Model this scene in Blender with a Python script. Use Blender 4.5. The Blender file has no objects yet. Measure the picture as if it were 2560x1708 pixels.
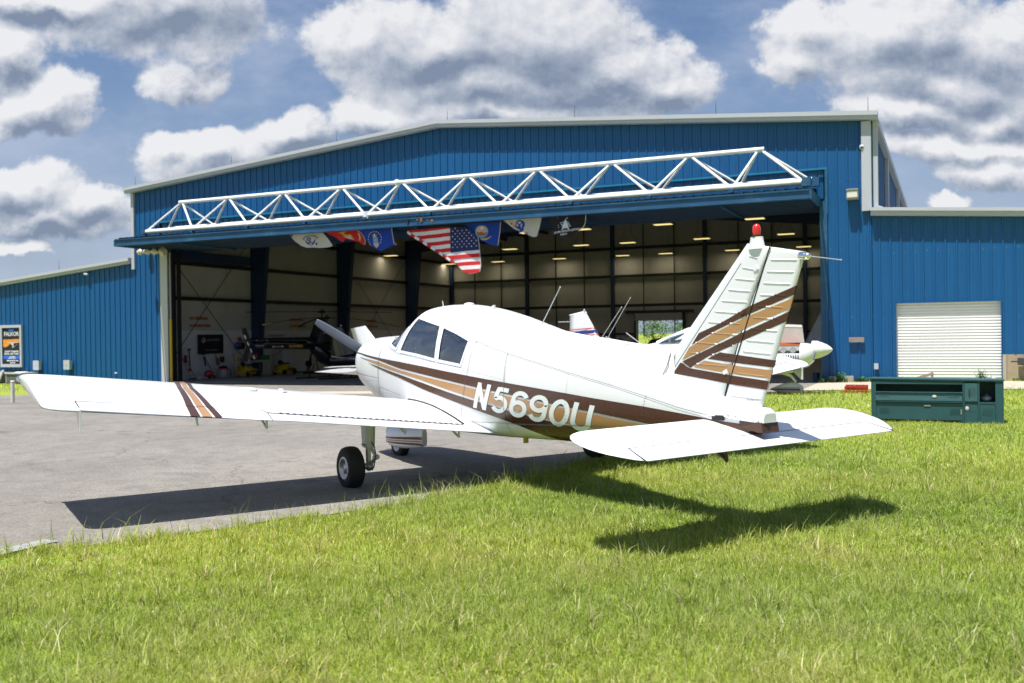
import bpy, bmesh, math, random
import numpy as np
from mathutils import Vector, Matrix
R = math.radians
random.seed(7)
np.random.seed(7)
sc = bpy.context.scene
col = sc.collection

# ------------------------------------------------------------------ camera
CAMP = np.array([11.9929, -5.6320, 1.5508])
YAW, PITCH, ROLL = 2.56076, -0.00638, -0.01365
cd = np.array([math.cos(YAW)*math.cos(PITCH), math.sin(YAW)*math.cos(PITCH), math.sin(PITCH)])
cr = np.cross(cd, [0, 0, 1.]); cr /= np.linalg.norm(cr)
cu = np.cross(cr, cd)
r2 = math.cos(ROLL)*cr + math.sin(ROLL)*cu
u2 = -math.sin(ROLL)*cr + math.cos(ROLL)*cu
cam = bpy.data.cameras.new('camera')
cam.sensor_width = 36
cam.lens = 2396.0/2560*36
cam.clip_start = 0.1
cam.clip_end = 6000
cam.dof.use_dof = True
cam.dof.focus_distance = 9.0
cam.dof.aperture_fstop = 2.6
camo = bpy.data.objects.new('camera', cam)
col.objects.link(camo)
camo.matrix_world = Matrix(((r2[0], u2[0], -cd[0], CAMP[0]), (r2[1], u2[1], -cd[1], CAMP[1]), (r2[2], u2[2], -cd[2], CAMP[2]), (0, 0, 0, 1)))
sc.camera = camo

# ------------------------------------------------------------------ sun, sky, exposure
SUNV = Vector((0.10, -0.32, 1.0)).normalized()
sun = bpy.data.lights.new('sun', 'SUN')
sun.energy = 4.6
sun.angle = R(0.53)
sun.color = (1.0, 0.965, 0.90)
suno = bpy.data.objects.new('sun', sun)
col.objects.link(suno)
suno.rotation_euler = SUNV.to_track_quat('Z', 'Y').to_euler()
suno.location = (0, 0, 60)
sc.view_settings.view_transform = 'Standard'
sc.view_settings.look = 'None'
sc.view_settings.gamma = 1
sc.view_settings.use_curve_mapping = False
sc.view_settings.exposure = 0.85
sc.render.engine = 'CYCLES'
sc.cycles.use_denoising = True
sc.cycles.max_bounces = 10
sc.cycles.diffuse_bounces = 6
sc.cycles.transparent_max_bounces = 16
sc.cycles.sample_clamp_indirect = 8
sc.cycles.caustics_reflective = False
sc.cycles.caustics_refractive = False

W = bpy.data.worlds.new('World')
sc.world = W
W.use_nodes = True
nt = W.node_tree
nt.nodes.clear()


class NT:
    """tiny node-building helper"""
    def __init__(s, tree): s.t = tree
    def n(s, kind, **kw):
        x = s.t.nodes.new(kind)
        for k, v in kw.items(): setattr(x, k, v)
        return x
    def l(s, a, b): s.t.links.new(a, b)
    def put(s, node, i, v):
        if hasattr(v, 'is_output') or isinstance(v, bpy.types.NodeSocket): s.l(v, node.inputs[i])
        elif v is not None: node.inputs[i].default_value = v
    def m(s, op, a, b=None, c=None, clamp=False):
        x = s.n('ShaderNodeMath', operation=op); x.use_clamp = clamp
        s.put(x, 0, a); s.put(x, 1, b)
        if c is not None: s.put(x, 2, c)
        return x.outputs[0]
    def vm(s, op, a, b=None, out=0, sc_=None):
        x = s.n('ShaderNodeVectorMath', operation=op)
        s.put(x, 0, a); s.put(x, 1, b)
        if sc_ is not None: s.put(x, 'Scale', sc_)
        return x.outputs[out]
    def mix(s, f, a, b):
        x = s.n('ShaderNodeMix', data_type='RGBA'); x.clamp_factor = True
        s.put(x, 0, f); s.put(x, 6, a); s.put(x, 7, b)
        return x.outputs[2]
    def noise(s, vec, scale, detail=4, rough=.5, dist=0, out='Fac'):
        x = s.n('ShaderNodeTexNoise'); s.put(x, 'Vector', vec)
        x.inputs['Scale'].default_value = scale; x.inputs['Detail'].default_value = detail
        x.inputs['Roughness'].default_value = rough; x.inputs['Distortion'].default_value = dist
        return x.outputs[out]
    def ss(s, v, a, b):
        x = s.n('ShaderNodeMapRange', interpolation_type='SMOOTHSTEP'); x.clamp = True
        s.put(x, 0, v); s.put(x, 1, a); s.put(x, 2, b); x.inputs[3].default_value = 0; x.inputs[4].default_value = 1
        return x.outputs[0]


w = NT(nt)
tc = w.n('ShaderNodeTexCoord')
F3 = (math.cos(YAW), math.sin(YAW), 0.0)
R3 = (math.sin(YAW), -math.cos(YAW), 0.0)
gen = tc.outputs['Generated']
df = w.m('MAXIMUM', w.vm('DOT_PRODUCT', gen, F3, out=1), 0.22)
sx = w.n('ShaderNodeSeparateXYZ'); w.l(gen, sx.inputs[0])
elev = sx.outputs[2]
az = w.m('DIVIDE', w.vm('DOT_PRODUCT', gen, R3, out=1), df)
ev = w.m('DIVIDE', elev, df)
cmb = w.n('ShaderNodeCombineXYZ'); w.l(az, cmb.inputs[0]); w.l(ev, cmb.inputs[1])
P0 = cmb.outputs[0]
# cloud lobes: azimuth and height (tangents from the horizon), radii
def lb(x, y, rx, ry):
    X = x*1.0894; Y = y*1.0894
    return ((X-1280)/2396.0, (839-0.0137*(X-1280)-Y)/2396.0, rx*1.0894/2396, ry*1.0894/2396)
LOBES = [lb(*q) for q in [
    (860, 90, 160, 95), (1020, 110, 250, 130), (1240, 90, 240, 170), (1420, 165, 190, 90), (1545, 190, 105, 60), (1130, 210, 290, 75),
    (1850, 75, 120, 95), (1830, 150, 110, 70), (2060, 90, 230, 130), (2300, 130, 200, 110), (2150, 190, 260, 70),
    (2080, 255, 170, 45), (2300, 260, 170, 60), (2280, 390, 130, 55), (2170, 470, 60, 28), (2230, 330, 240, 40),
    (390, 45, 230, 95), (130, 5, 170, 35), (430, 180, 110, 50), (15, 120, 95, 95), (140, 230, 100, 72), (30, 260, 100, 55), (60, -10, 120, 30),
    (500, 345, 200, 60), (690, 310, 85, 60), (860, 260, 120, 50), (1150, 262, 330, 40), (400, 330, 80, 40),
    (60, 440, 130, 60), (190, 470, 150, 50), (110, 500, 200, 40), (60, 565, 70, 18),
]]
cgp = bpy.data.node_groups.new('cloud_field', 'ShaderNodeTree')
cgp.interface.new_socket('P', in_out='INPUT', socket_type='NodeSocketVector')
cgp.interface.new_socket('D', in_out='OUTPUT', socket_type='NodeSocketFloat')
g = NT(cgp)
gi = g.n('NodeGroupInput'); go = g.n('NodeGroupOutput')
warp = g.noise(gi.outputs[0], 9, 5, .6, out='Color')
wv = g.vm('MULTIPLY', g.vm('SUBTRACT', warp, (.5, .5, .5)), (.095, .075, 0))
PW = g.vm('ADD', gi.outputs[0], wv)
dist = None
for (a, e, rx, ry) in LOBES:
    q = g.vm('MULTIPLY', g.vm('SUBTRACT', PW, (a, e, 0)), (1/rx, 1/ry, 0))
    L = g.vm('LENGTH', q, out=1)
    if dist is None: dist = L
    else:
        x = g.n('ShaderNodeMath', operation='SMOOTH_MIN'); g.l(dist, x.inputs[0]); g.l(L, x.inputs[1]); x.inputs[2].default_value = .3
        dist = x.outputs[0]
nz = g.noise(g.vm('MULTIPLY', gi.outputs[0], (1, 1.12, 1)), 9, 9, .62)
nz2 = g.noise(g.vm('MULTIPLY', gi.outputs[0], (1, 1.6, 1)), 3.6, 5, .55)
D_ = g.m('ADD', g.m('SUBTRACT', 1.13, dist), g.m('MULTIPLY', g.m('SUBTRACT', nz, .5), 1.25))
nz3 = g.noise(gi.outputs[0], 38, 6, .62)
D_ = g.m('ADD', g.m('ADD', D_, g.m('MULTIPLY', g.m('SUBTRACT', nz2, .5), .6)), g.m('MULTIPLY', g.m('SUBTRACT', nz3, .5), .42))
g.l(D_, go.inputs[0])
def field(p):
    x = w.n('ShaderNodeGroup'); x.node_tree = cgp; w.l(p, x.inputs[0]); return x.outputs[0]
D0 = field(P0)
D1 = field(w.vm('ADD', P0, (-0.005, 0.013, 0)))
mask = w.m('MULTIPLY', w.ss(D0, -0.06, 0.26), .97)
warp0 = w.vm('MULTIPLY', w.vm('SUBTRACT', w.noise(P0, 7, 6, .62, out='Color'), (.5, .5, .5)), (.16, .10, 0))
PD = w.vm('ADD', P0, warp0)
dark = None
for q in [(1190, 185, 250, 75), (1330, 225, 190, 45), (1010, 170, 110, 38), (2210, 165, 210, 60), (2270, 300, 190, 42), (2080, 200, 120, 35), (400, 15, 190, 55), (540, 40, 60, 60), (110, 275, 120, 30), (110, 492, 170, 28), (40, 170, 70, 28), (500, 170, 60, 25), (60, 5, 110, 25), (720, 350, 90, 18)]:
    a_, e_, rx, ry = lb(*q)
    L = w.vm('LENGTH', w.vm('MULTIPLY', w.vm('SUBTRACT', PD, (a_, e_, 0)), (1/rx, 1/ry, 0)), out=1)
    if dark is None: dark = L
    else:
        x = w.n('ShaderNodeMath', operation='SMOOTH_MIN'); w.l(dark, x.inputs[0]); w.l(L, x.inputs[1]); x.inputs[2].default_value = .4; dark = x.outputs[0]
dk = w.ss(dark, 1.75, .15)
cn_ = w.noise(w.vm('MULTIPLY', P0, (1, 1.3, 1)), 13, 7, .60)
cn2 = w.noise(w.vm('MULTIPLY', P0, (1, 1.5, 1)), 4.5, 4, .5)
thin = w.m('MULTIPLY', w.ss(w.noise(w.vm('MULTIPLY', P0, (1, 1.9, 1)), 4.2, 6, .6), .38, .74), .72)
lit = w.m('ADD', w.m('MULTIPLY', w.m('SUBTRACT', D0, D1), .95), .74)
lit = w.m('ADD', lit, w.m('MULTIPLY', w.m('SUBTRACT', cn_, .5), .60))
lit = w.m('ADD', lit, w.m('MULTIPLY', w.m('SUBTRACT', cn2, .5), .55))
lit = w.m('SUBTRACT', lit, w.m('MULTIPLY', dk, .50), clamp=True)
ramp = w.n('ShaderNodeValToRGB')
w.l(lit, ramp.inputs[0])
els = ramp.color_ramp.elements
els[0].position = 0.05; els[0].color = (.125, .155, .215, 1)
els[1].position = 0.98; els[1].color = (.49, .49, .50, 1)
e_ = els.new(.35); e_.color = (.215, .245, .300, 1)
e_ = els.new(.66); e_.color = (.350, .365, .400, 1)
skyn = w.n('ShaderNodeTexSky', sky_type='NISHITA')
skyn.sun_disc = False
skyn.sun_elevation = math.asin(SUNV.z)
skyn.sun_rotation = math.atan2(SUNV.x, SUNV.y)
skyn.air_density = 1.25; skyn.dust_density = 1.6; skyn.ozone_density = 2.0
skyc = w.vm('MULTIPLY', skyn.outputs[0], (.043, .048, .058))
hz = w.ss(elev, 0.30, -0.02)
skyc = w.mix(w.m('MULTIPLY', hz, .7), skyc, (.25, .295, .40, 1))
skyc = w.mix(thin, skyc, (.27, .31, .40, 1))
outc = w.mix(w.m('MULTIPLY', mask, .97), skyc, ramp.outputs[0])
bg = w.n('ShaderNodeBackground'); w.l(outc, bg.inputs[0]); bg.inputs[1].default_value = 1.0
wo = w.n('ShaderNodeOutputWorld'); w.l(bg.outputs[0], wo.inputs[0])
W.cycles.sampling_method = 'MANUAL'
W.cycles.sample_map_resolution = 512

# ------------------------------------------------------------------ helpers
def tag(o, label=None, cat=None, group=None, kind=None):
    if label: o['label'] = label
    if cat: o['category'] = cat
    if group: o['group'] = group
    if kind: o['kind'] = kind
    return o
def empty(name, loc=(0, 0, 0), rot=(0, 0, 0), label=None, cat=None, group=None):
    o = bpy.data.objects.new(name, None); col.objects.link(o)
    o.location = loc; o.rotation_euler = rot; o.empty_display_size = .2
    return tag(o, label, cat, group)
def copy_tree(o, parent=None):
    c = o.copy(); col.objects.link(c); c.parent = parent
    for ch in list(o.children): copy_tree(ch, c)
    return c

class MB:
    def __init__(s): s.v = []; s.f = []; s.m = []; s.s = []
    def add(s, V, F, mat=0, smooth=False):
        b = len(s.v); s.v += [tuple(map(float, p)) for p in V]
        for f in F: s.f.append([b+i for i in f]); s.m.append(mat); s.s.append(smooth)
        return s
    def box(s, c, size, rot=None, mat=0):
        x, y, z = [k/2 for k in size]
        V = [Vector(p) for p in ((-x,-y,-z),(x,-y,-z),(x,y,-z),(-x,y,-z),(-x,-y,z),(x,-y,z),(x,y,z),(-x,y,z))]
        if rot is not None:
            M = rot if isinstance(rot, Matrix) else Matrix.Rotation(rot, 3, 'Z'); V = [M @ p for p in V]
        return s.add([p+Vector(c) for p in V], [(0,3,2,1),(4,5,6,7),(0,1,5,4),(1,2,6,5),(2,3,7,6),(3,0,4,7)], mat)
    def bb(s, x0, x1, y0, y1, z0, z1, mat=0):
        return s.box(((x0+x1)/2, (y0+y1)/2, (z0+z1)/2), (abs(x1-x0), abs(y1-y0), abs(z1-z0)), mat=mat)
    def tube(s, pts, r, n=10, mat=0, caps=True):
        pts = [Vector(p) for p in pts]; k = len(pts)
        rr = r if hasattr(r, '__len__') else [r]*k
        rings = []; up = None
        for i, p in enumerate(pts):
            t = (pts[min(i+1, k-1)]-pts[max(i-1, 0)]).normalized()
            if up is None: up = t.orthogonal().normalized()
            a = (up - t*up.dot(t))
            a = a.normalized() if a.length > 1e-5 else t.orthogonal().normalized()
            up = a; b = t.cross(a)
            rings.append([p+(a*math.cos(2*math.pi*j/n)+b*math.sin(2*math.pi*j/n))*rr[i] for j in range(n)])
        return s.loft(rings, mat, True, caps)
    def loft(s, rings, mat=0, smooth=True, caps=True, closed=True):
        n = len(rings[0]); V = [p for r_ in rings for p in r_]; F = []
        for i in range(len(rings)-1):
            for j in range(n if closed else n-1):
                a = i*n+j; b = i*n+(j+1) % n
                F.append((a, b, b+n, a+n))
        s.add(V, F, mat, smooth)
        if caps:
            s.add(rings[0], [tuple(range(n))[::-1]], mat); s.add(rings[-1], [tuple(range(n))], mat)
        return s
    def prism(s, poly, a, b, axis=1, mat=0):
        """2-D polygon extruded from a to b along an axis (0 x, 1 y, 2 z)"""
        def P(p, t):
            return {0: (t, p[0], p[1]), 1: (p[0], t, p[1]), 2: (p[0], p[1], t)}[axis]
        n = len(poly)
        V = [P(p, a) for p in poly]+[P(p, b) for p in poly]
        return s.add(V, [tuple(range(n)), tuple(range(2*n-1, n-1, -1))]+[(i, i+n, (i+1) % n+n, (i+1) % n) for i in range(n)], mat)
    def ell(s, c, r, n=16, m=10, mat=0, z0=-1, z1=1):
        rings = []
        for i in range(m+1):
            ph = -math.pi/2+math.pi*i/m
            rings.append([(c[0]+r[0]*math.cos(ph)*math.cos(2*math.pi*j/n), c[1]+r[1]*math.cos(ph)*math.sin(2*math.pi*j/n), c[2]+r[2]*math.sin(ph)) for j in range(n)])
        return s.loft(rings, mat, True, False)
    def split(s, name, mats, parent=None, **kw):
        """one object for each connected piece"""
        par = list(range(len(s.v)))
        def fd(a):
            while par[a] != a: par[a] = par[par[a]]; a = par[a]
            return a
        key = {}
        for i, p in enumerate(s.v):
            k = (round(p[0], 4), round(p[1], 4), round(p[2], 4))
            if k in key: par[fd(i)] = fd(key[k])
            else: key[k] = i
        for f in s.f:
            for q in f[1:]: par[fd(q)] = fd(f[0])
        groups = {}
        for i, f in enumerate(s.f): groups.setdefault(fd(f[0]), []).append(i)
        out = []
        for ids in groups.values():
            used = sorted({q for i in ids for q in s.f[i]}); mp = {a: b for b, a in enumerate(used)}
            m = MB(); m.v = [s.v[a] for a in used]; m.f = [[mp[q] for q in s.f[i]] for i in ids]; m.m = [s.m[i] for i in ids]; m.s = [s.s[i] for i in ids]
            out.append(m.build(name, mats, parent, **kw))
        return out
    def build(s, name, mats, parent=None, label=None, cat=None, group=None, kind=None, weld=False, recalc=True):
        me = bpy.data.meshes.new(name)
        me.from_pydata(s.v, [], s.f)
        if not isinstance(mats, (list, tuple)): mats = [mats]
        for m_ in mats: me.materials.append(m_)
        me.polygons.foreach_set('material_index', s.m)
        me.polygons.foreach_set('use_smooth', s.s)
        if recalc or weld:
            bm = bmesh.new(); bm.from_mesh(me)
            if weld: bmesh.ops.remove_doubles(bm, verts=bm.verts, dist=1e-5)
            bmesh.ops.recalc_face_normals(bm, faces=bm.faces)
            bm.to_mesh(me); bm.free()
        me.update()
        o = bpy.data.objects.new(name, me); col.objects.link(o)
        if parent is not None: o.parent = parent
        return tag(o, label, cat, group, kind)

def mat(name, c, rough=.5, metal=0, var=.12, scale=6, bump=0, bscale=40, spec=.5, coat=0, c2=None, dirt=0, dirtc=(.12,.10,.08), dscale=1.5, detail=4, coords='Object', emis=None, estr=0, stretch=(1,1,1), alpha=None):
    m_ = bpy.data.materials.new(name); m_.use_nodes = True
    t = NT(m_.node_tree); b = m_.node_tree.nodes['Principled BSDF']
    co = t.n('ShaderNodeTexCoord').outputs[coords]
    vec = t.vm('MULTIPLY', co, stretch)
    nz = t.noise(vec, scale, detail, .55)
    ca = tuple(max(0, k*(1-var)) for k in c[:3])+(1,)
    cb = tuple(min(1, k*(1+var)) for k in (c2 or c)[:3])+(1,)
    base = t.mix(nz, ca, cb)
    if dirt:
        dm = t.m('MULTIPLY', t.ss(t.noise(vec, dscale, 8, .68), .48, .78), dirt)
        base = t.mix(dm, base, tuple(dirtc)+(1,))
    t.l(base, b.inputs['Base Color'])
    rn = t.m('ADD', rough-.06, t.m('MULTIPLY', t.noise(vec, scale*2.3, 4, .6), .12), clamp=True)
    t.l(rn, b.inputs['Roughness'])
    b.inputs['Metallic'].default_value = metal
    b.inputs['Specular IOR Level'].default_value = spec
    b.inputs['Coat Weight'].default_value = coat
    b.inputs['Coat Roughness'].default_value = .06
    if bump:
        bn = t.n('ShaderNodeBump'); bn.inputs['Strength'].default_value = bump; bn.inputs['Distance'].default_value = .01
        t.l(t.noise(vec, bscale, 6, .6), bn.inputs['Height']); t.l(bn.outputs[0], b.inputs['Normal'])
    if emis:
        b.inputs['Emission Color'].default_value = tuple(emis)+(1,); b.inputs['Emission Strength'].default_value = estr
    return m_

def text_mesh(txt, size, bold=0.0, extrude=0.0, align='CENTER', shear=0, spacing=1.0):
    """flat lettering in the local XY plane as (verts, faces)"""
    cu_ = bpy.data.curves.new('t', 'FONT'); cu_.body = txt; cu_.size = size; cu_.offset = bold; cu_.extrude = extrude
    cu_.align_x = align; cu_.align_y = 'CENTER'; cu_.shear = shear; cu_.space_character = spacing; cu_.resolution_u = 3
    o = bpy.data.objects.new('t', cu_); col.objects.link(o)
    dg = bpy.context.evaluated_depsgraph_get(); dg.update()
    me = bpy.data.meshes.new_from_object(o.evaluated_get(dg))
    V = [tuple(v.co) for v in me.vertices]; F = [tuple(p.vertices) for p in me.polygons]
    bpy.data.objects.remove(o); bpy.data.curves.remove(cu_); bpy.data.meshes.remove(me)
    return V, F
def add_text(mb, txt, size, fn, matid=0, **kw):
    V, F = text_mesh(txt, size, **kw); mb.add([fn(x, y) for x, y, z in V], F, matid)

# hangar frame: u along the door wall to the right, v into the building, w up
HO = np.array([-32.168, 3.622, 0.0]); HU = np.array([.84594, .53328, 0.0]); HV = np.array([-.53328, .84594, 0.0])
HA = math.atan2(HU[1], HU[0])
def H(u, v, w_=0): return tuple(HO+HU*u+HV*v+np.array([0, 0, w_]))
def sst(a, b, x):
    t = min(1, max(0, (x-a)/(b-a))); return t*t*(3-2*t)
def gz_uv(u, v):
    far = np.interp(u, [-10, 12, 29, 32], [-.36, -.31, -.06, .03])
    return sst(-22, -5, v)*far
def gz(x, y):
    q = np.array([x, y])-HO[:2]; return gz_uv(q@HU[:2], q@HV[:2])
EV = [-60, -35, -28, -26.4, -25.9, -25, -23.9, -22.3, -21.4, -19.8, -9.3, -6.6, -2.9, 0]
EU = [17.3, 22.6, 25.3, 26.2, 26.62, 27.2, 27.72, 28.15, 28.35, 28.45, 27.75, 27.95, 28.75, 29.0]
def edge_u(v):
    return np.interp(v, EV, EU) + .10*math.sin(v*3.1)*.5 + .05*math.sin(v*7.7+1) + .03*math.sin(v*19+2)
# ------------------------------------------------------------------ materials
def m_asphalt():
    m_ = bpy.data.materials.new('asphalt'); m_.use_nodes = True
    t = NT(m_.node_tree); b = m_.node_tree.nodes['Principled BSDF']
    co = t.n('ShaderNodeTexCoord').outputs['Object']
    big = t.noise(co, .35, 5, .6); mid = t.noise(co, 3, 6, .65); fine = t.noise(co, 48, 4, .85)
    vor = t.n('ShaderNodeTexVoronoi'); t.l(co, vor.inputs['Vector']); vor.inputs['Scale'].default_value = 90
    c = t.mix(t.ss(big, .3, .7), (.178, .166, .152, 1), (.238, .224, .206, 1))
    c = t.mix(t.m('MULTIPLY', t.ss(mid, .42, .7), .55), c, (.125, .115, .105, 1))
    stone = t.ss(fine, .35, .65)
    c = t.mix(t.m('ADD', t.m('MULTIPLY', stone, .62), .10), t.vm('MULTIPLY', c, (.50, .50, .50)), t.vm('MULTIPLY', c, (1.5, 1.48, 1.43)))
    c = t.mix(t.ss(vor.outputs['Distance'], .12, .0), c, (.42, .40, .36, 1))
    # oil and repair stains along the parking line
    st = t.noise(t.vm('MULTIPLY', co, (.55, 1.6, 1)), .9, 7, .7)
    c = t.mix(t.m('MULTIPLY', t.ss(st, .57, .70), .60), c, (.07, .066, .062, 1))
    # fine cracks
    cr_ = t.n('ShaderNodeTexVoronoi', feature='DISTANCE_TO_EDGE'); t.l(t.vm('ADD', co, t.vm('MULTIPLY', t.noise(co, 1.2, 4, .6, out='Color'), (1.2, 1.2, 0))), cr_.inputs['Vector']); cr_.inputs['Scale'].default_value = .22
    c = t.mix(t.m('MULTIPLY', t.ss(cr_.outputs['Distance'], .004, .0), .6), c, (.05, .047, .043, 1))
    t.l(c, b.inputs['Base Color']); b.inputs['Roughness'].default_value = .88
    bn = t.n('ShaderNodeBump'); bn.inputs['Strength'].default_value = .55; bn.inputs['Distance'].default_value = .006
    t.l(fine, bn.inputs['Height']); t.l(bn.outputs[0], b.inputs['Normal'])
    return m_
def m_turf():
    m_ = bpy.data.materials.new('turf_soil'); m_.use_nodes = True
    t = NT(m_.node_tree); b = m_.node_tree.nodes['Principled BSDF']
    co = t.n('ShaderNodeTexCoord').outputs['Object']
    n1 = t.noise(co, .6, 5, .6); n2 = t.noise(co, 14, 6, .7)
    c = t.mix(t.ss(n1, .35, .65), (.22, .29, .035, 1), (.27, .32, .06, 1))
    c = t.mix(t.m('MULTIPLY', t.ss(n2, .45, .65), .8), c, (.11, .15, .025, 1))
    c = t.mix(t.m('MULTIPLY', t.ss(t.noise(co, 3.5, 6, .7), .6, .75), .6), c, (.16, .13, .06, 1))
    t.l(c, b.inputs['Base Color']); b.inputs['Roughness'].default_value = .95
    b.inputs['Specular IOR Level'].default_value = .1
    return m_
def m_grass():
    m_ = bpy.data.materials.new('grass_blade'); m_.use_nodes = True
    t = NT(m_.node_tree); nd = m_.node_tree.nodes; b = nd['Principled BSDF']
    at = t.n('ShaderNodeAttribute', attribute_name='tint')
    t.l(at.outputs['Color'], b.inputs['Base Color'])
    b.inputs['Roughness'].default_value = .45; b.inputs['Specular IOR Level'].default_value = .35
    tr = t.n('ShaderNodeBsdfTranslucent'); t.l(t.vm('MULTIPLY', at.outputs['Color'], (1.15, 1.25, .7)), tr.inputs[0])
    mx = t.n('ShaderNodeMixShader'); mx.inputs[0].default_value = .45
    t.l(b.outputs[0], mx.inputs[1]); t.l(tr.outputs[0], mx.inputs[2])
    t.l(mx.outputs[0], nd['Material Output'].inputs[0])
    return m_
MA = {}
MA['asphalt'] = m_asphalt(); MA['turf'] = m_turf(); MA['grass'] = m_grass()
MA['blue'] = mat('blue_siding', (.0006, .078, .225), .42, 0, .14, 2.2, bump=.08, bscale=5, dirt=.35, dirtc=(.006, .095, .23), dscale=1.1, stretch=(1, 1, .16))
MA['bluetrim'] = mat('teal_trim', (.006, .16, .30), .4, 0, .08)
MA['beam'] = mat('weathered_blue_paint', (.008, .07, .16), .55, 0, .2, 2.5, dirt=.55, dirtc=(.07, .20, .33), dscale=1.1, stretch=(1, 1, 2.5))
MA['navy'] = mat('navy_steel', (.008, .028, .085), .5, 0, .15)
MA['black'] = mat('black_steel', (.006, .0065, .008), .55, 0, .2)
MA['white'] = mat('white_trim', (.42, .44, .485), .45, 0, .04, dirt=.15, dirtc=(.36, .38, .38))
MA['whitepaint'] = mat('white_truss_paint', (.76, .78, .79), .35, 0, .05, dirt=.45, dirtc=(.45, .42, .38), dscale=3)
MA['roof'] = mat('galvanised_roof', (.5, .52, .53), .35, .6, .1)
MA['insul'] = mat('faded_insulation', (.50, .49, .455), .9, 0, .12, 1.3, bump=.5, bscale=2.2, dirt=.35, dirtc=(.30, .285, .25), dscale=.8)
MA['liner'] = mat('white_liner', (.66, .67, .70), .6, 0, .06, 2, dirt=.25, dirtc=(.36, .36, .38), dscale=.7)
MA['floor'] = mat('sealed_concrete', (.34, .34, .33), .35, 0, .2, 1.2, dirt=.4, dirtc=(.20, .20, .19), dscale=.9)
MA['sand'] = mat('sandy_concrete', (.40, .35, .28), .9, 0, .12, 5, bump=.3, bscale=60, dirt=.3, dirtc=(.25, .22, .17))
MA['shutter'] = mat('cream_shutter', (.64, .63, .55), .45, 0, .03)
MA['shutter2'] = mat('bright_shutter', (.72, .73, .72), .4, 0, .03)
MA['grey'] = mat('grey_metal', (.35, .36, .36), .5, .2, .1, dirt=.2)
MA['wood'] = mat('weathered_wood', (.26, .21, .17), .85, 0, .25, 3, bump=.4, bscale=30, stretch=(1, 8, 8))
MA['block'] = mat('concrete_block', (.36, .29, .20), .95, 0, .2, 6, bump=.5, bscale=40, dirt=.6, dirtc=(.13, .10, .06), dscale=2)
MA['rust'] = mat('rust', (.20, .10, .05), .9, 0, .4, 9)
MA['plane'] = mat('aircraft_white', (.70, .715, .735), .24, 0, .012, 3, spec=.5, coat=.35, bump=.05, bscale=5, dirt=.30, dirtc=(.55, .56, .56), dscale=1.6)
MA['brown'] = mat('brown_paint', (.064, .025, .012), .28, 0, .05, spec=.35, coat=.2)
MA['tan'] = mat('tan_paint', (.37, .20, .082), .25, 0, .04, coat=.4)
MA['seam'] = mat('panel_seam', (.13, .14, .16), .7, 0, .1)
MA['gap'] = mat('dark_gap', (.012, .012, .014), .8, 0, .1)
MA['letter'] = mat('letter_white', (.70, .74, .76), .35, 0, .02)
MA['tyre'] = mat('tyre_rubber', (.012, .012, .012), .75, 0, .3, 12, bump=.3, bscale=60, dirt=.3, dirtc=(.05, .045, .04), dscale=4)
MA['alu'] = mat('aluminium', (.55, .54, .52), .38, .85, .1, dirt=.25, dirtc=(.2, .13, .08), dscale=8)
MA['prop'] = mat('grey_propeller', (.13, .15, .19), .38, .25, .10, 25)
MA['red'] = mat('red_plastic', (.62, .02, .015), .25, 0, .08, coat=.4)
MA['strut'] = mat('olive_white_leg', (.58, .61, .57), .4, 0, .05, dirt=.25, dirtc=(.3, .3, .25), dscale=4)
MA['dark'] = mat('dark_interior', (.045, .045, .048), .8, 0, .2)
MA['beige'] = mat('beige_upholstery', (.66, .58, .46), .8, 0, .08, 8)
MA['chrome'] = mat('chrome', (.8, .8, .8), .12, 1, .03)
MA['lgreen'] = mat('teal_locker_paint', (.018, .072, .085), .5, 0, .12, 4, dirt=.3, dirtc=(.03, .10, .11), dscale=2, bump=.08, bscale=6)
MA['lgreen2'] = mat('pale_teal_paint', (.038, .105, .122), .5, 0, .12, 4, dirt=.3, dirtc=(.07, .13, .14), dscale=3)
MA['redmetal'] = mat('red_scrap', (.36, .03, .012), .5, 0, .3, 9, dirt=.4, dirtc=(.15, .03, .02))
MA['yellow'] = mat('yellow_paint', (.52, .36, .01), .45, 0, .1, dirt=.3, dirtc=(.12, .09, .02), dscale=4)
MA['orange'] = mat('orange_paint', (.62, .13, .03), .5, 0, .1)
MA['blk'] = mat('gloss_black', (.006, .006, .008), .18, 0, .1, coat=.5)
MA['skin'] = mat('dull_white', (.5, .5, .5), .5, 0, .05)
MA['navyp'] = mat('navy_paint', (.02, .035, .16), .3, 0, .05, coat=.3)
MA['redp'] = mat('red_paint', (.50, .03, .04), .3, 0, .05, coat=.3)
MA['lamp'] = mat('lamp_glow', (.8, .75, .5), .5, emis=(1.0, .80, .34), estr=.60)
MA['lamphood'] = mat('lamp_hood', (.30, .27, .16), .5, 0, .1)

def m_glass(name, tint=(.35, .38, .42), alpha=.55):
    m_ = bpy.data.materials.new(name); m_.use_nodes = True
    t = NT(m_.node_tree); nd = m_.node_tree.nodes
    gl = t.n('ShaderNodeBsdfGlossy'); gl.inputs['Roughness'].default_value = .02
    tr = t.n('ShaderNodeBsdfTransparent'); tr.inputs[0].default_value = tint+(1,)
    lw = t.n('ShaderNodeFresnel'); lw.inputs['IOR'].default_value = 1.52
    mx = t.n('ShaderNodeMixShader'); t.l(t.m('ADD', t.m('MULTIPLY', lw.outputs[0], 2.0), .16, clamp=True), mx.inputs[0])
    t.l(tr.outputs[0], mx.inputs[1]); t.l(gl.outputs[0], mx.inputs[2]); t.l(mx.outputs[0], nd['Material Output'].inputs[0])
    return m_
MA['glass'] = m_glass('tinted_acrylic', (.94, .94, .93))
MA['glassg'] = m_glass('green_acrylic', (.10, .28, .26))

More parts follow.
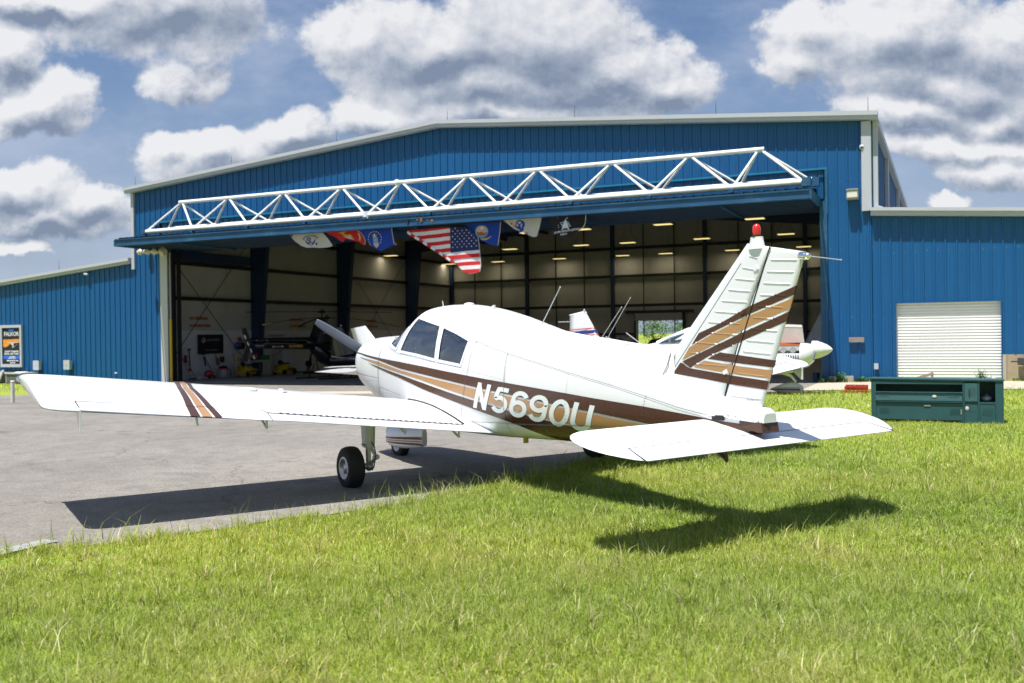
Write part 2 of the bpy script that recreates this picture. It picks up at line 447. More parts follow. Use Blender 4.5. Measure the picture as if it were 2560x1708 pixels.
# ------------------------------------------------------------------ ground
def sheet(name, us, vs, off, mt, cond=None, kind='structure', zf=None):
    us = np.array(us); vs = np.array(vs); nu, nv = len(us), len(vs)
    V = []
    for v in vs:
        for u in us:
            x, y, _ = H(u, v); V.append((x, y, (gz_uv(u, v) if zf is None else zf(u, v))+off))
    F = []
    for j in range(nv-1):
        for i in range(nu-1):
            if cond is None or cond((us[i]+us[i+1])/2, (vs[j]+vs[j+1])/2): F.append((j*nu+i, j*nu+i+1, (j+1)*nu+i+1, (j+1)*nu+i))
    me = bpy.data.meshes.new(name); me.from_pydata(V, [], F); me.materials.append(mt)
    o = bpy.data.objects.new(name, me); col.objects.link(o); tag(o, kind=kind)
    return o
fine_u = list(np.arange(-30, 50, 1.0)); fine_v = list(np.arange(-40, 40, 1.0))
def grow(lst):
    a = [lst[0]-d for d in (3000, 1500, 700, 350, 180, 90, 40, 18, 8)]; b = [lst[-1]+d for d in (8, 18, 40, 90, 180, 350, 700, 1500, 3000)]
    return a+lst+b
def zground(u, v):
    z = gz_uv(u, v)
    if -.4 < u < 30.6 and v > .2: z -= .25            # slab sits in the ground
    return z
sheet('ground', grow(fine_u), grow(fine_v), 0, MA['turf'], zf=zground)
# apron: columns parameterised across, right edge follows the ragged turf line
AV = list(np.arange(-34, -18, .12))+list(np.arange(-18, 0.01, .3))
V = []; F = []; nA = 40
for v in AV:
    e = edge_u(v)
    lo = -60
    for i in range(nA):
        s_ = i/(nA-1); u = lo+(e-lo)*(1-(1-s_)**2.2) if i < nA-1 else e
        x, y, _ = H(u, v); V.append((x, y, gz_uv(u, v)+.012))
for j in range(len(AV)-1):
    for i in range(nA-1):
        k = j*nA+i; uc = 0
        p = V[k]; q = np.array(p[:2])-HO[:2]; uu = q@HU[:2]
        if uu < .7 and AV[j] > -11.3: continue
        F.append((k, k+1, k+nA+1, k+nA))
me = bpy.data.meshes.new('apron'); me.from_pydata(V, [], F); me.materials.append(MA['asphalt'])
for p in me.polygons: p.use_smooth = True
tag(bpy.data.objects.new('apron', me), kind='structure'); col.objects.link(bpy.data.objects['apron'])
# pale concrete band in front of the door and the sandy strip by the right jamb
sheet('concrete_path', list(np.arange(7.5, 28.4, 1)), [-5.6, -5.0, -4.2], .018, MA['sand'])
sheet('pavement', [28.75, 29.5, 30.5, 31.5, 32.5, 34, 36, 40], [-4.6, -3.6, -2.6, -1.6, -.6], .022, MA['sand'])
sheet('kerb', [26.04, 26.2], [-27.6, -27.2, -26.8, -26.4, -26.15], .024, MA['grey']).name = 'kerb'
sheet('hangar_floor', [.05, 10, 20, 30.15], [0, 10, 20, 29.0], 0, MA['floor'], zf=lambda u, v: -.29+.2*np.interp(u, [12, 29], [0, 1]))
sheet('door_sill', list(np.arange(1.4, 29.2, .9)), [-.35, -.05], .016, MA['dark'])
def fl(u): return -.29+.2*float(np.interp(u, [12, 29], [0, 1]))

# ------------------------------------------------------------------ hangar
hg = empty('hangar', tuple(HO), (0, 0, HA), 'large blue ribbed metal aircraft hangar with white trim and its wide door folded up', 'hangar')
def prof(u0, u1, pitch=.305):
    """ribbed sheet profile: list of (u, depth towards the viewer)"""
    out = []; k = math.floor(u0/pitch)
    while k*pitch < u1+.001:
        b = k*pitch
        for du, dv in ((0, 0), (.010, -.030), (.050, -.034), (.062, 0), (.135, 0), (.140, -.006), (.165, -.006), (.170, 0), (.225, 0), (.230, -.006), (.255, -.006), (.260, 0)):
            u = b+du
            if u0 <= u <= u1: out.append((u, dv))
        k += 1
    return [(u0, 0)]+out+[(u1, 0)]
def ribbed(name, u0, u1, zb, zt, v0=0, parent=hg, mt='blue', along='u', label=None):
    p = prof(u0, u1); mb = MB(); V = []; F = []
    for u, dv in p:
        a, b = zb(u), zt(u)
        if along == 'u': V += [(u, v0+dv, a), (u, v0+dv, b)]
        else: V += [(v0-dv, u, a), (v0-dv, u, b)]
    for i in range(len(p)-1): F.append((2*i, 2*i+2, 2*i+3, 2*i+1))
    mb.add(V, F); return mb.build(name, MA[mt], parent, label, recalc=False)
RU = 15.3; RZ = 9.33; EZ = 8.02; HW = 30.3
def rl(u): return EZ+(RZ-EZ)*(1-abs(u-RU)/RU)
D0u, D1u, DH = 1.5, 28.95, 6.6
ribbed('front_wall', 0, D0u, lambda u: gz_uv(u, 0)-.1, rl)
ribbed('front_wall', D0u, D1u, lambda u: DH, rl)
ribbed('front_wall', D1u, HW, lambda u: .06, rl)
ribbed('door_upper_leaf', D0u+.05, D1u-.05, lambda u: 5.7, lambda u: DH+.02, v0=.05)
# side walls, back wall (with an opening), roof
mb = MB(); mb.bb(-.02, .16, .02, 29.3, -.5, EZ-.05); mb.build('side_wall', MA['insul'], hg)
ribbed('side_wall', .02, 29.3, lambda v: -.2, lambda v: EZ-.02, v0=HW+.02, along='v')
mb = MB(); mb.bb(HW-.14, HW-.02, .3, 29.3, -.5, EZ-.05); mb.build('side_wall', MA['insul'], hg)
mb = MB()
mb.prism([(.16, -.5), (13.93, -.5), (13.93, 2.38), (17.0, 2.38), (17.0, -.5), (HW-.14, -.5), (HW-.14, EZ-.1), (RU, RZ-.1), (.16, EZ-.1)], 29.05, 29.25, 1)
mb.build('back_wall', MA['insul'], hg)
mb = MB(); mb.bb(.16, .20, .3, 29.0, -.45, 1.98); mb.build('wall_liner', MA['liner'], hg)
mb = MB(); mb.bb(.2, 13.6, 28.95, 29.05, -.45, 1.35); mb.bb(17.3, HW-.2, 28.95, 29.05, -.45, 1.35); mb.split('wall_liner', MA['liner'], hg)
mb = MB()
ov = .18
mb.prism([(-ov, EZ-.02), (RU, RZ+.0), (HW+ov, EZ-.02), (HW+ov, EZ+.10), (RU, RZ+.12), (-ov, EZ+.10)], -.10, 29.6, 1)
mb.build('roof', MA['roof'], hg)
# rake trim along the gable
mb = MB()
for (u0, z0, u1, z1) in ((-ov-.05, EZ, RU, RZ), (RU, RZ, HW+ov+.05, EZ)):
    mb.prism([(u0, z0-.06), (u1, z1-.06), (u1, z1+.06), (u0, z0+.06)], -.30, -.05, 1)
    mb.prism([(u0, z0+.06), (u1, z1+.06), (u1, z1+.19), (u0, z0+.19)], -.34, -.02, 1)
mb.build('rake_trim', MA['white'], hg)
mb = MB(); mb.bb(-.06, .10, -.10, .02, gz_uv(0, 0)+5.0, EZ-.05); mb.build('corner_trim', MA['white'], hg)
mb = MB(); mb.bb(HW-.26, HW+.02, -.14, .02, 5.22, EZ-.06); mb.build('corner_trim', MA['white'], hg)
mb = MB(); mb.bb(HW+.06, HW+.20, .05, .2, 5.35, EZ-.2); mb.box((HW+.2, .1, 5.32), (.24, .14, .12), Matrix.Rotation(R(20), 3, 'Y')); mb.build('downspout', MA['white'], hg)
mb = MB(); mb.bb(HW+.06, HW+.24, .0, 29.4, EZ-.20, EZ+.0)
mb.build('gutter', MA['white'], hg)
for v in (6.2, 14.5, 23):
    mb = MB(); mb.bb(HW+.06, HW+.18, v, v+.45, 5.2, EZ-.20); mb.build('downspout', MA['white'], hg)
# door opening trim
mb = MB(); mb.bb(D0u-.25, D1u+.08, -.075, -.04, DH+.0, DH+.06); mb.bb(D1u+.02, D1u+.08, -.075, -.04, 5.2, DH); mb.build('header_trim', MA['bluetrim'], hg)
mb = MB(); mb.bb(D1u-.16, D1u-.0, -.06, .3, .0, 5.62); mb.bb(D1u+.0, D1u+.06, -.08, -.045, .05, DH); mb.split('door_jamb', MA['beam'], hg)
mb = MB(); mb.bb(D0u+.02, D0u+.42, -.05, .02, -.4, 5.42); mb.build('door_jamb', MA['skin'], hg, label='pale grey jamb beside the left wall')
mb = MB(); mb.bb(D0u+.46, D0u+.62, -.0, .25, -.4, 5.45); mb.bb(D0u+.66, D0u+.72, .25, .45, -.4, 5.45); mb.split('door_track', MA['black'], hg)
mb = MB(); mb.tube([(D0u+.64, -.10, -.3), (D0u+.64, -.10, 2.45)], .055, 8); mb.build('guard_pipe', MA['yellow'], hg, label='yellow pipe guard')
mb = MB(); mb.tube([(D0u+.64, -.10, 2.47), (D0u+.64, -.10, 5.3)], .03, 8); mb.build('guide_rail', MA['grey'], hg)
# folded door: fascia beam, slab underneath, ribbed top sheet, truss
cn = MB(); cn.bb(1.33, 28.72, -2.0, 1.35, 5.50, 5.66)
cn.build('hangar_door', MA['navy'], hg)
dr = hg.children[-1] if False else [o for o in hg.children if o.name.startswith('hangar_door')][0]
mb = MB(); mb.bb(1.30, 28.75, -2.26, -2.02, 5.44, 5.70); mb.bb(1.30, 28.75, -2.30, -2.26, 5.67, 5.71); mb.bb(1.30, 28.75, -2.30, -2.26, 5.435, 5.465)
mb.build('fascia_beam', MA['beam'], dr)
mb = MB(); mb.bb(28.76, 28.82, -2.26, .1, 5.43, 5.72); mb.bb(1.22, 1.28, -2.26, -.1, 5.43, 5.70)
mb.split('end_plate', MA['beam'], dr)
mb = MB(); mb.bb(15.2, 15.24, -2.31, -2.262, 5.45, 5.66); mb.build('beam_joint', MA['gap'], dr)
mb = MB(); random.seed(3)
for k in range(5):
    cx, cz, s_ = 15.6+random.random()*.7, 5.50+random.random()*.14, .02+random.random()*.035
    mb.prism([(cx+s_*math.cos(a)*1.6, cz+s_*math.sin(a)) for a in np.arange(0, 6.28, .9)], -2.305, -2.301, 1)
mb.split('rust_patch', MA['rust'], dr)
mb = MB()
for k in range(7):
    v = -1.7+k*.48; mb.bb(1.4, 28.65, v, v+.05, 5.42, 5.497)
mb.split('purlin', MA['navy'], dr)
mb = MB()
for u in np.arange(4.5, 28, 5.4): mb.bb(u, u+.07, -1.98, 1.3, 5.38, 5.425)
mb.split('rafter', MA['beam'], dr)
# ribbed sheet on the folded door, seen end-on above the beam
mb = MB(); V = []; F = []
pr_ = prof(1.3, 28.7)
for u, dv in pr_:
    V += [(u, -2.28, 5.715-dv*1.6), (u, .12, 6.02-dv)]
for i in range(len(pr_)-1): F.append((2*i, 2*i+2, 2*i+3, 2*i+1))
mb.add(V, F); mb.bb(1.3, 28.7, -2.27, -2.1, 5.702, 5.716); mb.build('ribbed_sheet', MA['black'], dr, recalc=False)
tb = [2.24, 4.77, 7.55, 10.3, 13.0, 15.7, 18.4, 21.05, 23.75, 26.35, 28.53]
tt = [3.6, 6.05, 8.8, 11.52, 14.15, 16.9, 19.6, 22.27, 24.9, 27.12]
VF, VR, VT, WB, WR, WT = -1.5, -.3, -.9, 6.04, 6.28, 7.24
mb = MB()
mb.tube([(2.24, VF, WB), (28.45, VF, WB)], .092, 14); mb.tube([(2.3, VR, WR), (28.6, VR, WR)], .075, 12)
mb.tube([(3.5, VT, WT), (27.25, VT, WT)], .075, 14)
for i, t_ in enumerate(tt):
    for (vv, ww) in ((VF, WB), (VR, WR)):
        mb.tube([(t_-.07, VT, WT-.05), (tb[i]+.09, vv, ww+.06)], .042, 8)
        mb.tube([(t_+.07, VT, WT-.05), (tb[i+1]-.09, vv, ww+.06)], .042, 8)
mb.tube([(13.0, VF, WB-.13), (13.0, VF, WB+.13)], .13, 10); mb.tube([(13.93, VT, WT), (14.05, VT, WT)], .12, 10)
mb.build('door_truss', MA['whitepaint'], dr)
mb = MB()
for u in tb[1:-1]: mb.bb(u-.07, u+.07, VF-.16, VF-.02, WB-.18, WB-.08)
mb.bb(28.46, 28.72, VF-.12, VF+.12, WB-.14, WB+.12); mb.bb(28.62, 28.82, VR-.1, VR+.1, WR-.22, WR+.05)
mb.bb(2.0, 2.26, VF-.1, VF+.1, WB-.1, WB+.1)
for u in tb: mb.bb(u-.03, u+.03, VF-.03, VF+.03, 5.75, WB-.06)
mb.split('truss_bracket', MA['beam'], dr)
# interior frames: tapered columns and rafters, girts, braces
def frame(v):
    mb = MB()
    for s_ in (0, 1):
        f = (lambda u: u) if s_ == 0 else (lambda u: HW-u)
        mb.prism([(f(.22), -.35), (f(.62), -.35), (f(1.32), EZ-.9), (f(1.32), EZ-.2), (f(.22), EZ-.25)], v-.13, v+.13, 1)
    return mb
for v in (7.55, 15.1, 22.8):
    frame(v).split('column', MA['navy'], hg)
    mb = MB(); mb.prism([(1.33, EZ-1.0), (RU, RZ-.85), (HW-1.33, EZ-1.0), (HW-1.33, EZ-.25), (RU, RZ-.15), (1.33, EZ-.25)], v-.10, v+.10, 1)
    mb.build('rafter', MA['navy'], hg)
for u in (.35, 6.18, 12.33, 18.45, 24.55, 29.9):
    mb = MB(); mb.bb(u-.11, u+.11, 28.72, 28.94, -.4, rl(u)-.2); mb.build('column', MA['navy'], hg)
for w_ in (1.35, 3.38, 5.0, 6.6):
    for (a, b) in ((.6, 7.4), (7.7, 14.95), (15.25, 22.65), (22.95, 28.7)):
        mb = MB(); mb.bb(.21, .42, a, b, w_-.0+.0, w_+.16) if w_ > 2 else None
        if w_ > 2: mb.build('girt', MA['black'], hg)
for w_ in (1.55, 3.40, 5.33, 7.15):
    mb = MB()
    if w_ < 2.2: mb.bb(.4, 13.9, 28.80, 28.93, w_-.06, w_+.06); mb.bb(17.0, 29.9, 28.80, 28.93, w_-.06, w_+.06)
    else: mb.bb(.4, 29.9, 28.80, 28.93, w_-.09, w_+.09)
    mb.split('girt', MA['black'], hg)
mb = MB()
for u in np.arange(2.2, 29.5, 2.04): mb.bb(u-.03, u+.03, 28.78, 28.85, 1.4, rl(u)-.4)
mb.split('insulation_strap', MA['black'], hg)
mb = MB(); mb.bb(13.8, 13.93, 28.7, 28.93, -.3, 2.95); mb.bb(17.0, 17.13, 28.7, 28.93, -.3, 2.95); mb.bb(13.2, 17.7, 28.72, 28.93, 2.88, 3.05); mb.build('door_frame', MA['black'], hg)
mb = MB(); mb.bb(13.9, 17.0, 28.55, 28.9, 2.40, 2.86); mb.build('roll_up_door', MA['grey'], hg, label='rolled up door over the back opening')
for (a, b) in ((.7, 7.3), (15.4, 22.5)):
    mb = MB(); mb.tube([(.30, a+1.4, .9), (.30, b-.2, 6.3)], .014, 5); mb.tube([(.30, b-.5, .5), (.30, a+1.6, 4.9)], .014, 5)
    mb.split('brace_rod', MA['black'], hg)
mb = MB(); mb.bb(.44, .8, 1.2, 6.7, 5.18, 5.62); mb.build('duct', MA['navy'], hg)
# purlins below the roof
for k in range(9):
    u = 1.5+k*1.55
    mb = MB()
    for uu in (u, HW-u): mb.bb(uu-.04, uu+.04, .2, 29.0, rl(uu)-.32, rl(uu)-.12)
    mb.split('roof_purlin', MA['black'], hg)
mb = MB(); mb.prism([(0, EZ-.06), (RU, RZ-.02-.04), (HW, EZ-.06), (HW, EZ-.10), (RU, RZ-.10), (0, EZ-.10)], .1, 29.2, 1); mb.build('roof_insulation', MA['insul'], hg)
# left lean-to
def ll(u): return 5.02+u*.083
ribbed('front_wall', -17, -.02, lambda u: gz_uv(u, 0)-.1, lambda u: ll(u), label='lower left wing wall')
mb = MB(); mb.prism([(-17, ll(-17)-.10), (-.12, ll(0)-.10), (-.12, ll(0)+.02), (-17, ll(-17)+.02)], -.16, -.04, 1); mb.prism([(-17, ll(-17)+.02), (-.12, ll(0)+.02), (-.12, ll(0)+.15), (-17, ll(-17)+.15)], -.24, 0, 1)
mb.build('rake_trim', MA['white'], hg)
mb = MB(); mb.prism([(-17, ll(-17)), (-.1, ll(0)), (-.1, ll(0)+.1), (-17, ll(-17)+.1)], .02, 22, 1); mb.build('roof', MA['roof'], hg)
mb = MB(); mb.bb(-17, -.2, .1, .2, -.4, 4-.8); mb.build('wall_backing', MA['dark'], hg)
# right lean-to with roll-up door
RD0, RD1, RDT = 30.98, 33.82, 2.36
def lr(u): return 5.10-(u-HW)*.068
ribbed('front_wall', HW+.02, RD0, lambda u: .06, lr, label='lower right wing wall')
ribbed('front_wall', RD0, RD1, lambda u: RDT, lr)
ribbed('front_wall', RD1, 46, lambda u: .80, lr)
mb = MB(); mb.prism([(HW+.0, lr(HW)-.04), (46, lr(46)-.04), (46, lr(46)+.10), (HW+.0, lr(HW)+.10)], -.22, -.05, 1); mb.prism([(HW, lr(HW)+.10), (46, lr(46)+.10), (46, lr(46)+.20), (HW, lr(HW)+.20)], -.30, 0, 1)
mb.build('rake_trim', MA['white'], hg)
mb = MB(); mb.prism([(HW+.3, lr(HW)), (46, lr(46)), (46, lr(46)+.12), (HW+.3, lr(HW)+.12)], .02, 29, 1); mb.build('roof', MA['roof'], hg)
mb = MB(); N_ = 26; V = []; F = []
for k in range(N_*4+1):
    z = .05+(RDT-.05)*k/(N_*4); ph = (k % 4)/4*2*math.pi
    V += [(RD0, .09-.008*math.cos(ph), z), (RD1, .09-.008*math.cos(ph), z)]
for k in range(N_*4): F.append((2*k, 2*k+1, 2*k+3, 2*k+2))
mb.add(V, F, 0, True); sh = mb.build('roll_up_door', MA['shutter2'], hg, label='closed white roll up door', recalc=False)
mb = MB(); mb.bb(RD0-.03, RD0+.0, -.045, .1, .05, RDT+.03); mb.bb(RD1, RD1+.03, -.045, .1, .05, RDT+.03); mb.bb(RD0, RD1, -.045, .1, RDT, RDT+.03); mb.build('door_frame', MA['blue'], hg)
mb = MB(); mb.bb(RD1+.14, 46, -.02, .2, -.1, .80); mb.build('block_wall', MA['block'], hg)
mb = MB(); mb.bb(RD1+.03, RD1+.13, -.05, .2, -.1, .78); mb.build('door_post', MA['sand'], hg)
mb = MB(); mb.bb(HW+.1, RD0-.1, .1, .2, -.1, 5); mb.bb(HW+.1, 46, .2, .3, 2.5, 4.2); mb.split('wall_backing', MA['dark'], hg)
mb = MB(); mb.bb(29.0, 29.30, -.07, .05, -.08, .14); mb.bb(29.42, 29.74, -.07, .05, -.08, .15); mb.split('footing_block', MA['sand'], hg)
# screw heads on the siding
mb = MB()
for u in np.arange(16.2, 46, .305):
    for w_ in ((1.95, 4.1, 6.2, 7.3) if u < HW else (1.9, 3.9)):
        if u < D1u and w_ < DH: continue
        if RD0-.1 < u < RD1+.1 and w_ < RDT+.1: continue
        if u > HW and w_ > lr(u)-.5: continue
        zz = w_+.02*math.sin(u*3)
        mb.bb(u+.09, u+.105, -.012, -.001, zz, zz+.015)
mb.build('screw_head', MA['white'], hg)
S=np.array([
[0.22,.31,1.43,.98,1.22,2.0,2.0],
[0.25,.385,1.495,.90,1.21,2.2,2.1],
[0.33,.43,1.525,.83,1.20,2.3,2.2],
[0.55,.47,1.540,.74,1.18,2.5,2.2],
[0.90,.52,1.550,.62,1.17,2.7,2.4],
[1.30,.55,1.565,.52,1.16,2.8,2.8],
[1.45,.56,1.580,.49,1.15,2.7,3.2],
[1.60,.567,1.665,.48,1.15,2.5,3.5],
[1.80,.572,1.800,.47,1.14,2.4,3.6],
[2.02,.575,1.885,.46,1.13,2.4,3.8],
[2.30,.577,1.90,.46,1.12,2.3,3.8],
[2.60,.572,1.892,.46,1.11,2.3,3.8],
[3.00,.555,1.850,.465,1.09,2.3,3.6],
[3.50,.52,1.760,.47,1.06,2.3,3.4],
[4.00,.46,1.642,.485,1.03,2.3,3.3],
[4.60,.38,1.505,.51,.99,2.3,3.2],
[5.20,.29,1.380,.545,.95,2.3,3.0],
[5.80,.205,1.235,.575,.91,2.2,2.8],
[6.30,.15,1.095,.595,.87,2.2,2.6],
[6.55,.12,1.02,.62,.86,2.3,2.5],
[6.80,.085,.965,.70,.85,2.6,2.6],
[6.90,.065,.93,.80,.86,2.4,2.4]])
def interp(x):
    x=np.asarray(x,float)
    out=np.empty(x.shape+(6,))
    xs=S[:,0];n=len(xs)
    for k in range(6):
        y=S[:,k+1]
        # monotone-ish cubic (pchip)
        h=np.diff(xs);dl=np.diff(y)/h
        m=np.zeros(n)
        for i in range(1,n-1):
            if dl[i-1]*dl[i]>0:
                w1=2*h[i]+h[i-1];w2=h[i]+2*h[i-1];m[i]=(w1+w2)/(w1/dl[i-1]+w2/dl[i])
        m[0]=dl[0];m[-1]=dl[-1]
        i=np.clip(np.searchsorted(xs,x)-1,0,n-2)
        t=np.clip((x-xs[i])/h[i],0,1)
        out[...,k]=(2*t**3-3*t**2+1)*y[i]+(t**3-2*t**2+t)*h[i]*m[i]+(-2*t**3+3*t**2)*y[i+1]+(t**3-t**2)*h[i]*m[i+1]
    return out
def surf(x,th):
    hw,zt,zb,zm,nu,nl=np.moveaxis(interp(x),-1,0)
    c,s=np.cos(th),np.sin(th)
    n=np.where(s>=0,nu,nl)
    y=hw*np.sign(c)*np.abs(c)**(2/n)
    z=np.where(s>=0,zm+(zt-zm)*np.abs(s)**(2/n),zm-(zm-zb)*np.abs(s)**(2/n))
    return np.stack([x+0*y,y,z],-1)
def halfw(x,z):
    hw,zt,zb,zm,nu,nl=np.moveaxis(interp(x),-1,0)
    t=np.where(z>=zm,(z-zm)/(zt-zm),(zm-z)/(zm-zb));n=np.where(z>=zm,nu,nl)
    t=np.clip(t,0,1)
    return hw*(1-t**n)**(1/n)
# ------------------------------------------------------------------ the parked aeroplane (plane frame: x aft, y starboard, z up)
TILT = 0.01037
ap = empty('light_airplane', (0, 0, 1.6*math.sin(TILT)), (TILT, 0, 0),
           'white low wing aeroplane with brown and tan stripes marked N5690U, nearest the camera', 'airplane')
XE = 6.90
def th_of_z(x, z):
    """section angle (port side) at height z"""
    hw, zt, zb, zm, nu, nl = interp(np.array([x]))[0]
    if z >= zm:
        t = min(1, (z-zm)/(zt-zm)); return math.pi-math.asin(min(1, t**(nu/2)))
    t = min(1, (zm-z)/(zm-zb)); return math.pi+math.asin(min(1, t**(nl/2)))
def fpt(x, th, off=0):
    p = surf(np.array([x]), np.array([th]))[0]
    if off:
        a = surf(np.array([min(x+.01, XE)]), np.array([th]))[0]-surf(np.array([max(x-.01, .22)]), np.array([th]))[0]
        b = surf(np.array([x]), np.array([th+.01]))[0]-surf(np.array([x]), np.array([th-.01]))[0]
        n = np.cross(b, a); L = np.linalg.norm(n)
        if L > 1e-12:
            n /= L
            zm = interp(np.array([x]))[0][3]
            if n @ np.array([0, p[1], (p[2]-zm)]) < 0: n = -n
            p = p+n*off
    return p
def fz(x, z, off=0): return fpt(x, th_of_z(x, z), off)
def mir(p): return (p[0], -p[1], p[2])
def inpoly(x, z, poly):
    c = False; n = len(poly); j = n-1
    for i in range(n):
        if (poly[i][1] > z) != (poly[j][1] > z) and x < (poly[j][0]-poly[i][0])*(z-poly[i][1])/(poly[j][1]-poly[i][1])+poly[i][0]: c = not c
        j = i
    return c
W1 = [(1.887, 1.371), (1.946, 1.489), (2.010, 1.642), (2.06, 1.762), (2.68, 1.662), (2.722, 1.55), (2.742, 1.42), (2.748, 1.281), (2.35, 1.330)]
W2 = [(2.803, 1.276), (2.80, 1.40), (2.782, 1.53), (2.75, 1.648), (3.066, 1.573), (3.33, 1.495), (3.31, 1.40), (3.285, 1.31), (3.253, 1.23), (3.03, 1.253)]
WS = [(1.41, 1.50), (1.52, 1.445), (1.772, 1.394), (1.855, 1.537), (1.942, 1.655), (1.99, 1.78), (1.995, 1.9), (1.5, 1.9), (1.36, 1.6)]
nx, nth = 460, 200
xs = np.concatenate([.22+.13*np.linspace(0, 1, 14)**1.8, np.linspace(.37, 1.3, 50), np.linspace(1.31, 3.42, 190), np.linspace(3.44, XE, 160)])
ths = np.linspace(0, 2*np.pi, nth+1)[:-1]
XX, TT = np.meshgrid(xs, ths, indexing='ij')
PP = surf(XX, TT)
skin, g1, g2, g3 = MB(), MB(), MB(), MB()
nxx = len(xs)
bucket = {0: [], 1: [], 2: [], 3: []}
for i in range(nxx-1):
    for j in range(nth):
        jn = (j+1) % nth
        c = (PP[i, j]+PP[i+1, jn])/2
        k = 0
        if 1.3 < c[0] < 3.4 and c[2] > 1.2:
            if inpoly(c[0], c[2], W1): k = 1
            elif inpoly(c[0], c[2], W2): k = 2
            elif inpoly(c[0], c[2], WS) and abs(c[1]) > .015: k = 3
        bucket[k].append((i*nth+j, i*nth+jn, (i+1)*nth+jn, (i+1)*nth+j, c[1] < 0))
PV = PP.reshape(-1, 3)
def sub(faces, inset=0.0):
    used = sorted({i for f in faces for i in f[:4]}); mp = {a: b for b, a in enumerate(used)}
    V = [PV[a] for a in used]
    if inset: V = [(p[0], p[1]*(1-inset), p[2]-(p[2]-1.1)*inset) for p in V]
    mb = MB(); mb.add(V, [[mp[i] for i in f[:4]] for f in faces], 0, True); return mb
fb = sub(bucket[0])
fb.add([PV[j] for j in range(nth)], [tuple(range(nth))]); fb.add([PV[(nxx-1)*nth+j] for j in range(nth)], [tuple(range(nth))[::-1]])
fus = fb.build('fuselage', MA['plane'], ap, weld=True)
inner = sub([f for f in bucket[0] if 1.35 < PV[f[0]][0] < 3.6], .035); inner.build('cabin_lining', mat('cabin_lining', (.70, .68, .63), .9), ap)
for k, nm in ((1, 'side_window'), (2, 'side_window'), (3, 'windshield')):
    for side in (True, False): sub([f for f in bucket[k] if f[4] == side], .006).build(nm, MA['glass'], ap)

def outline_strip(mb, poly, wd, off, n=14, closed=True, side=-1):
    """border strip following a polygon on the fuselage side"""
    pts = []
    m_ = len(poly)
    for i in range(m_ if closed else m_-1):
        a, b = poly[i], poly[(i+1) % m_]
        for k in range(n): pts.append((a[0]+(b[0]-a[0])*k/n, a[1]+(b[1]-a[1])*k/n))
    if not closed: pts.append(poly[-1])
    k = len(pts); A = []; B = []
    for i in range(k):
        p = pts[(i-1) % k] if closed else pts[max(i-1, 0)]; q = pts[(i+1) % k] if closed else pts[min(i+1, k-1)]
        t = np.array(q)-np.array(p); t = t/np.linalg.norm(t); nn = np.array([-t[1], t[0]])*wd/2
        for s_, L_ in ((1, A), (-1, B)):
            x, z = pts[i][0]+nn[0]*s_, pts[i][1]+nn[1]*s_
            L_.append(fz(x, z, off))
    V = []; F = []
    for i in range(k): V += [A[i], B[i]]
    if side > 0: V = [mir(p) for p in V]
    for i in range(k if closed else k-1): F.append((2*i, 2*((i+1) % k), 2*((i+1) % k)+1, 2*i+1))
    mb.add(V, F, 0, True)
for side in (-1, 1):
    mb = MB(); outline_strip(mb, W1, .030, .005, side=side); outline_strip(mb, W2, .030, .005, side=side)
    mb.build('window_frame', MA['plane'], ap)
    mb = MB(); outline_strip(mb, WS[:5], .032, .005, closed=False, side=side); mb.build('windshield_frame', MA['plane'], ap)
    mb = MB()
    outline_strip(mb, [(p[0]+(2.35-p[0])*.035, p[1]+(1.5-p[1])*.06) for p in W1], .007, .0045, side=side); outline_strip(mb, [(p[0]+(3.03-p[0])*.045, p[1]+(1.44-p[1])*.07) for p in W2], .007, .0045, side=side)
    mb.build('window_seal', MA['seam'], ap)
# painted stripes: (name, material, top edge, bottom edge)
SA_T = [(.24, 1.352), (.55, 1.338), (.835, 1.319), (1.284, 1.287), (1.922, 1.247), (2.481, 1.206), (3.352, 1.129), (3.988, 1.072), (4.803, 1.000), (5.201, .962), (5.781, .915), (6.20, .877), (6.6, .838), (6.95, .815)]
SA_B = [(.24, 1.338), (.55, 1.323), (.835, 1.298), (1.274, 1.262), (1.924, 1.171), (2.481, 1.118), (3.02, 1.064), (3.51, 1.011), (4.073, .953), (4.582, .897), (4.89, .864), (5.181, .836), (5.782, .773), (6.2, .73), (6.5, .69)]
ST_T = [(.55, 1.290), (.9, 1.268), (1.278, 1.241), (1.924, 1.151), (2.479, 1.097), (3.018, 1.045), (3.493, .994), (4.071, .935), (4.582, .880), (4.89, .848), (5.18, .82), (5.687, .763), (6.1, .717), (6.4, .68)]
ST_B = [(.55, 1.287), (.983, 1.240), (1.28, 1.201), (1.922, 1.121), (2.477, 1.049), (3.014, .966), (3.45, .898), (3.748, .856), (3.997, .82), (4.589, .738), (4.886, .703), (5.4, .66), (6.0, .63), (6.4, .62)]
SC_T = [(.94, 1.222), (1.278, 1.180), (1.92, 1.098), (2.475, 1.021), (3.012, .939), (3.448, .876), (3.746, .838), (3.978, .800), (4.583, .722), (4.816, .694), (5.4, .645), (6.0, .60)]
SC_B = [(.94, 1.220), (1.278, 1.160), (1.864, 1.069), (2.471, .953), (2.802, .897), (3.252, .820), (3.916, .697), (4.139, .648), (4.40, .578), (4.62, .515), (4.8, .40), (6.0, .40)]
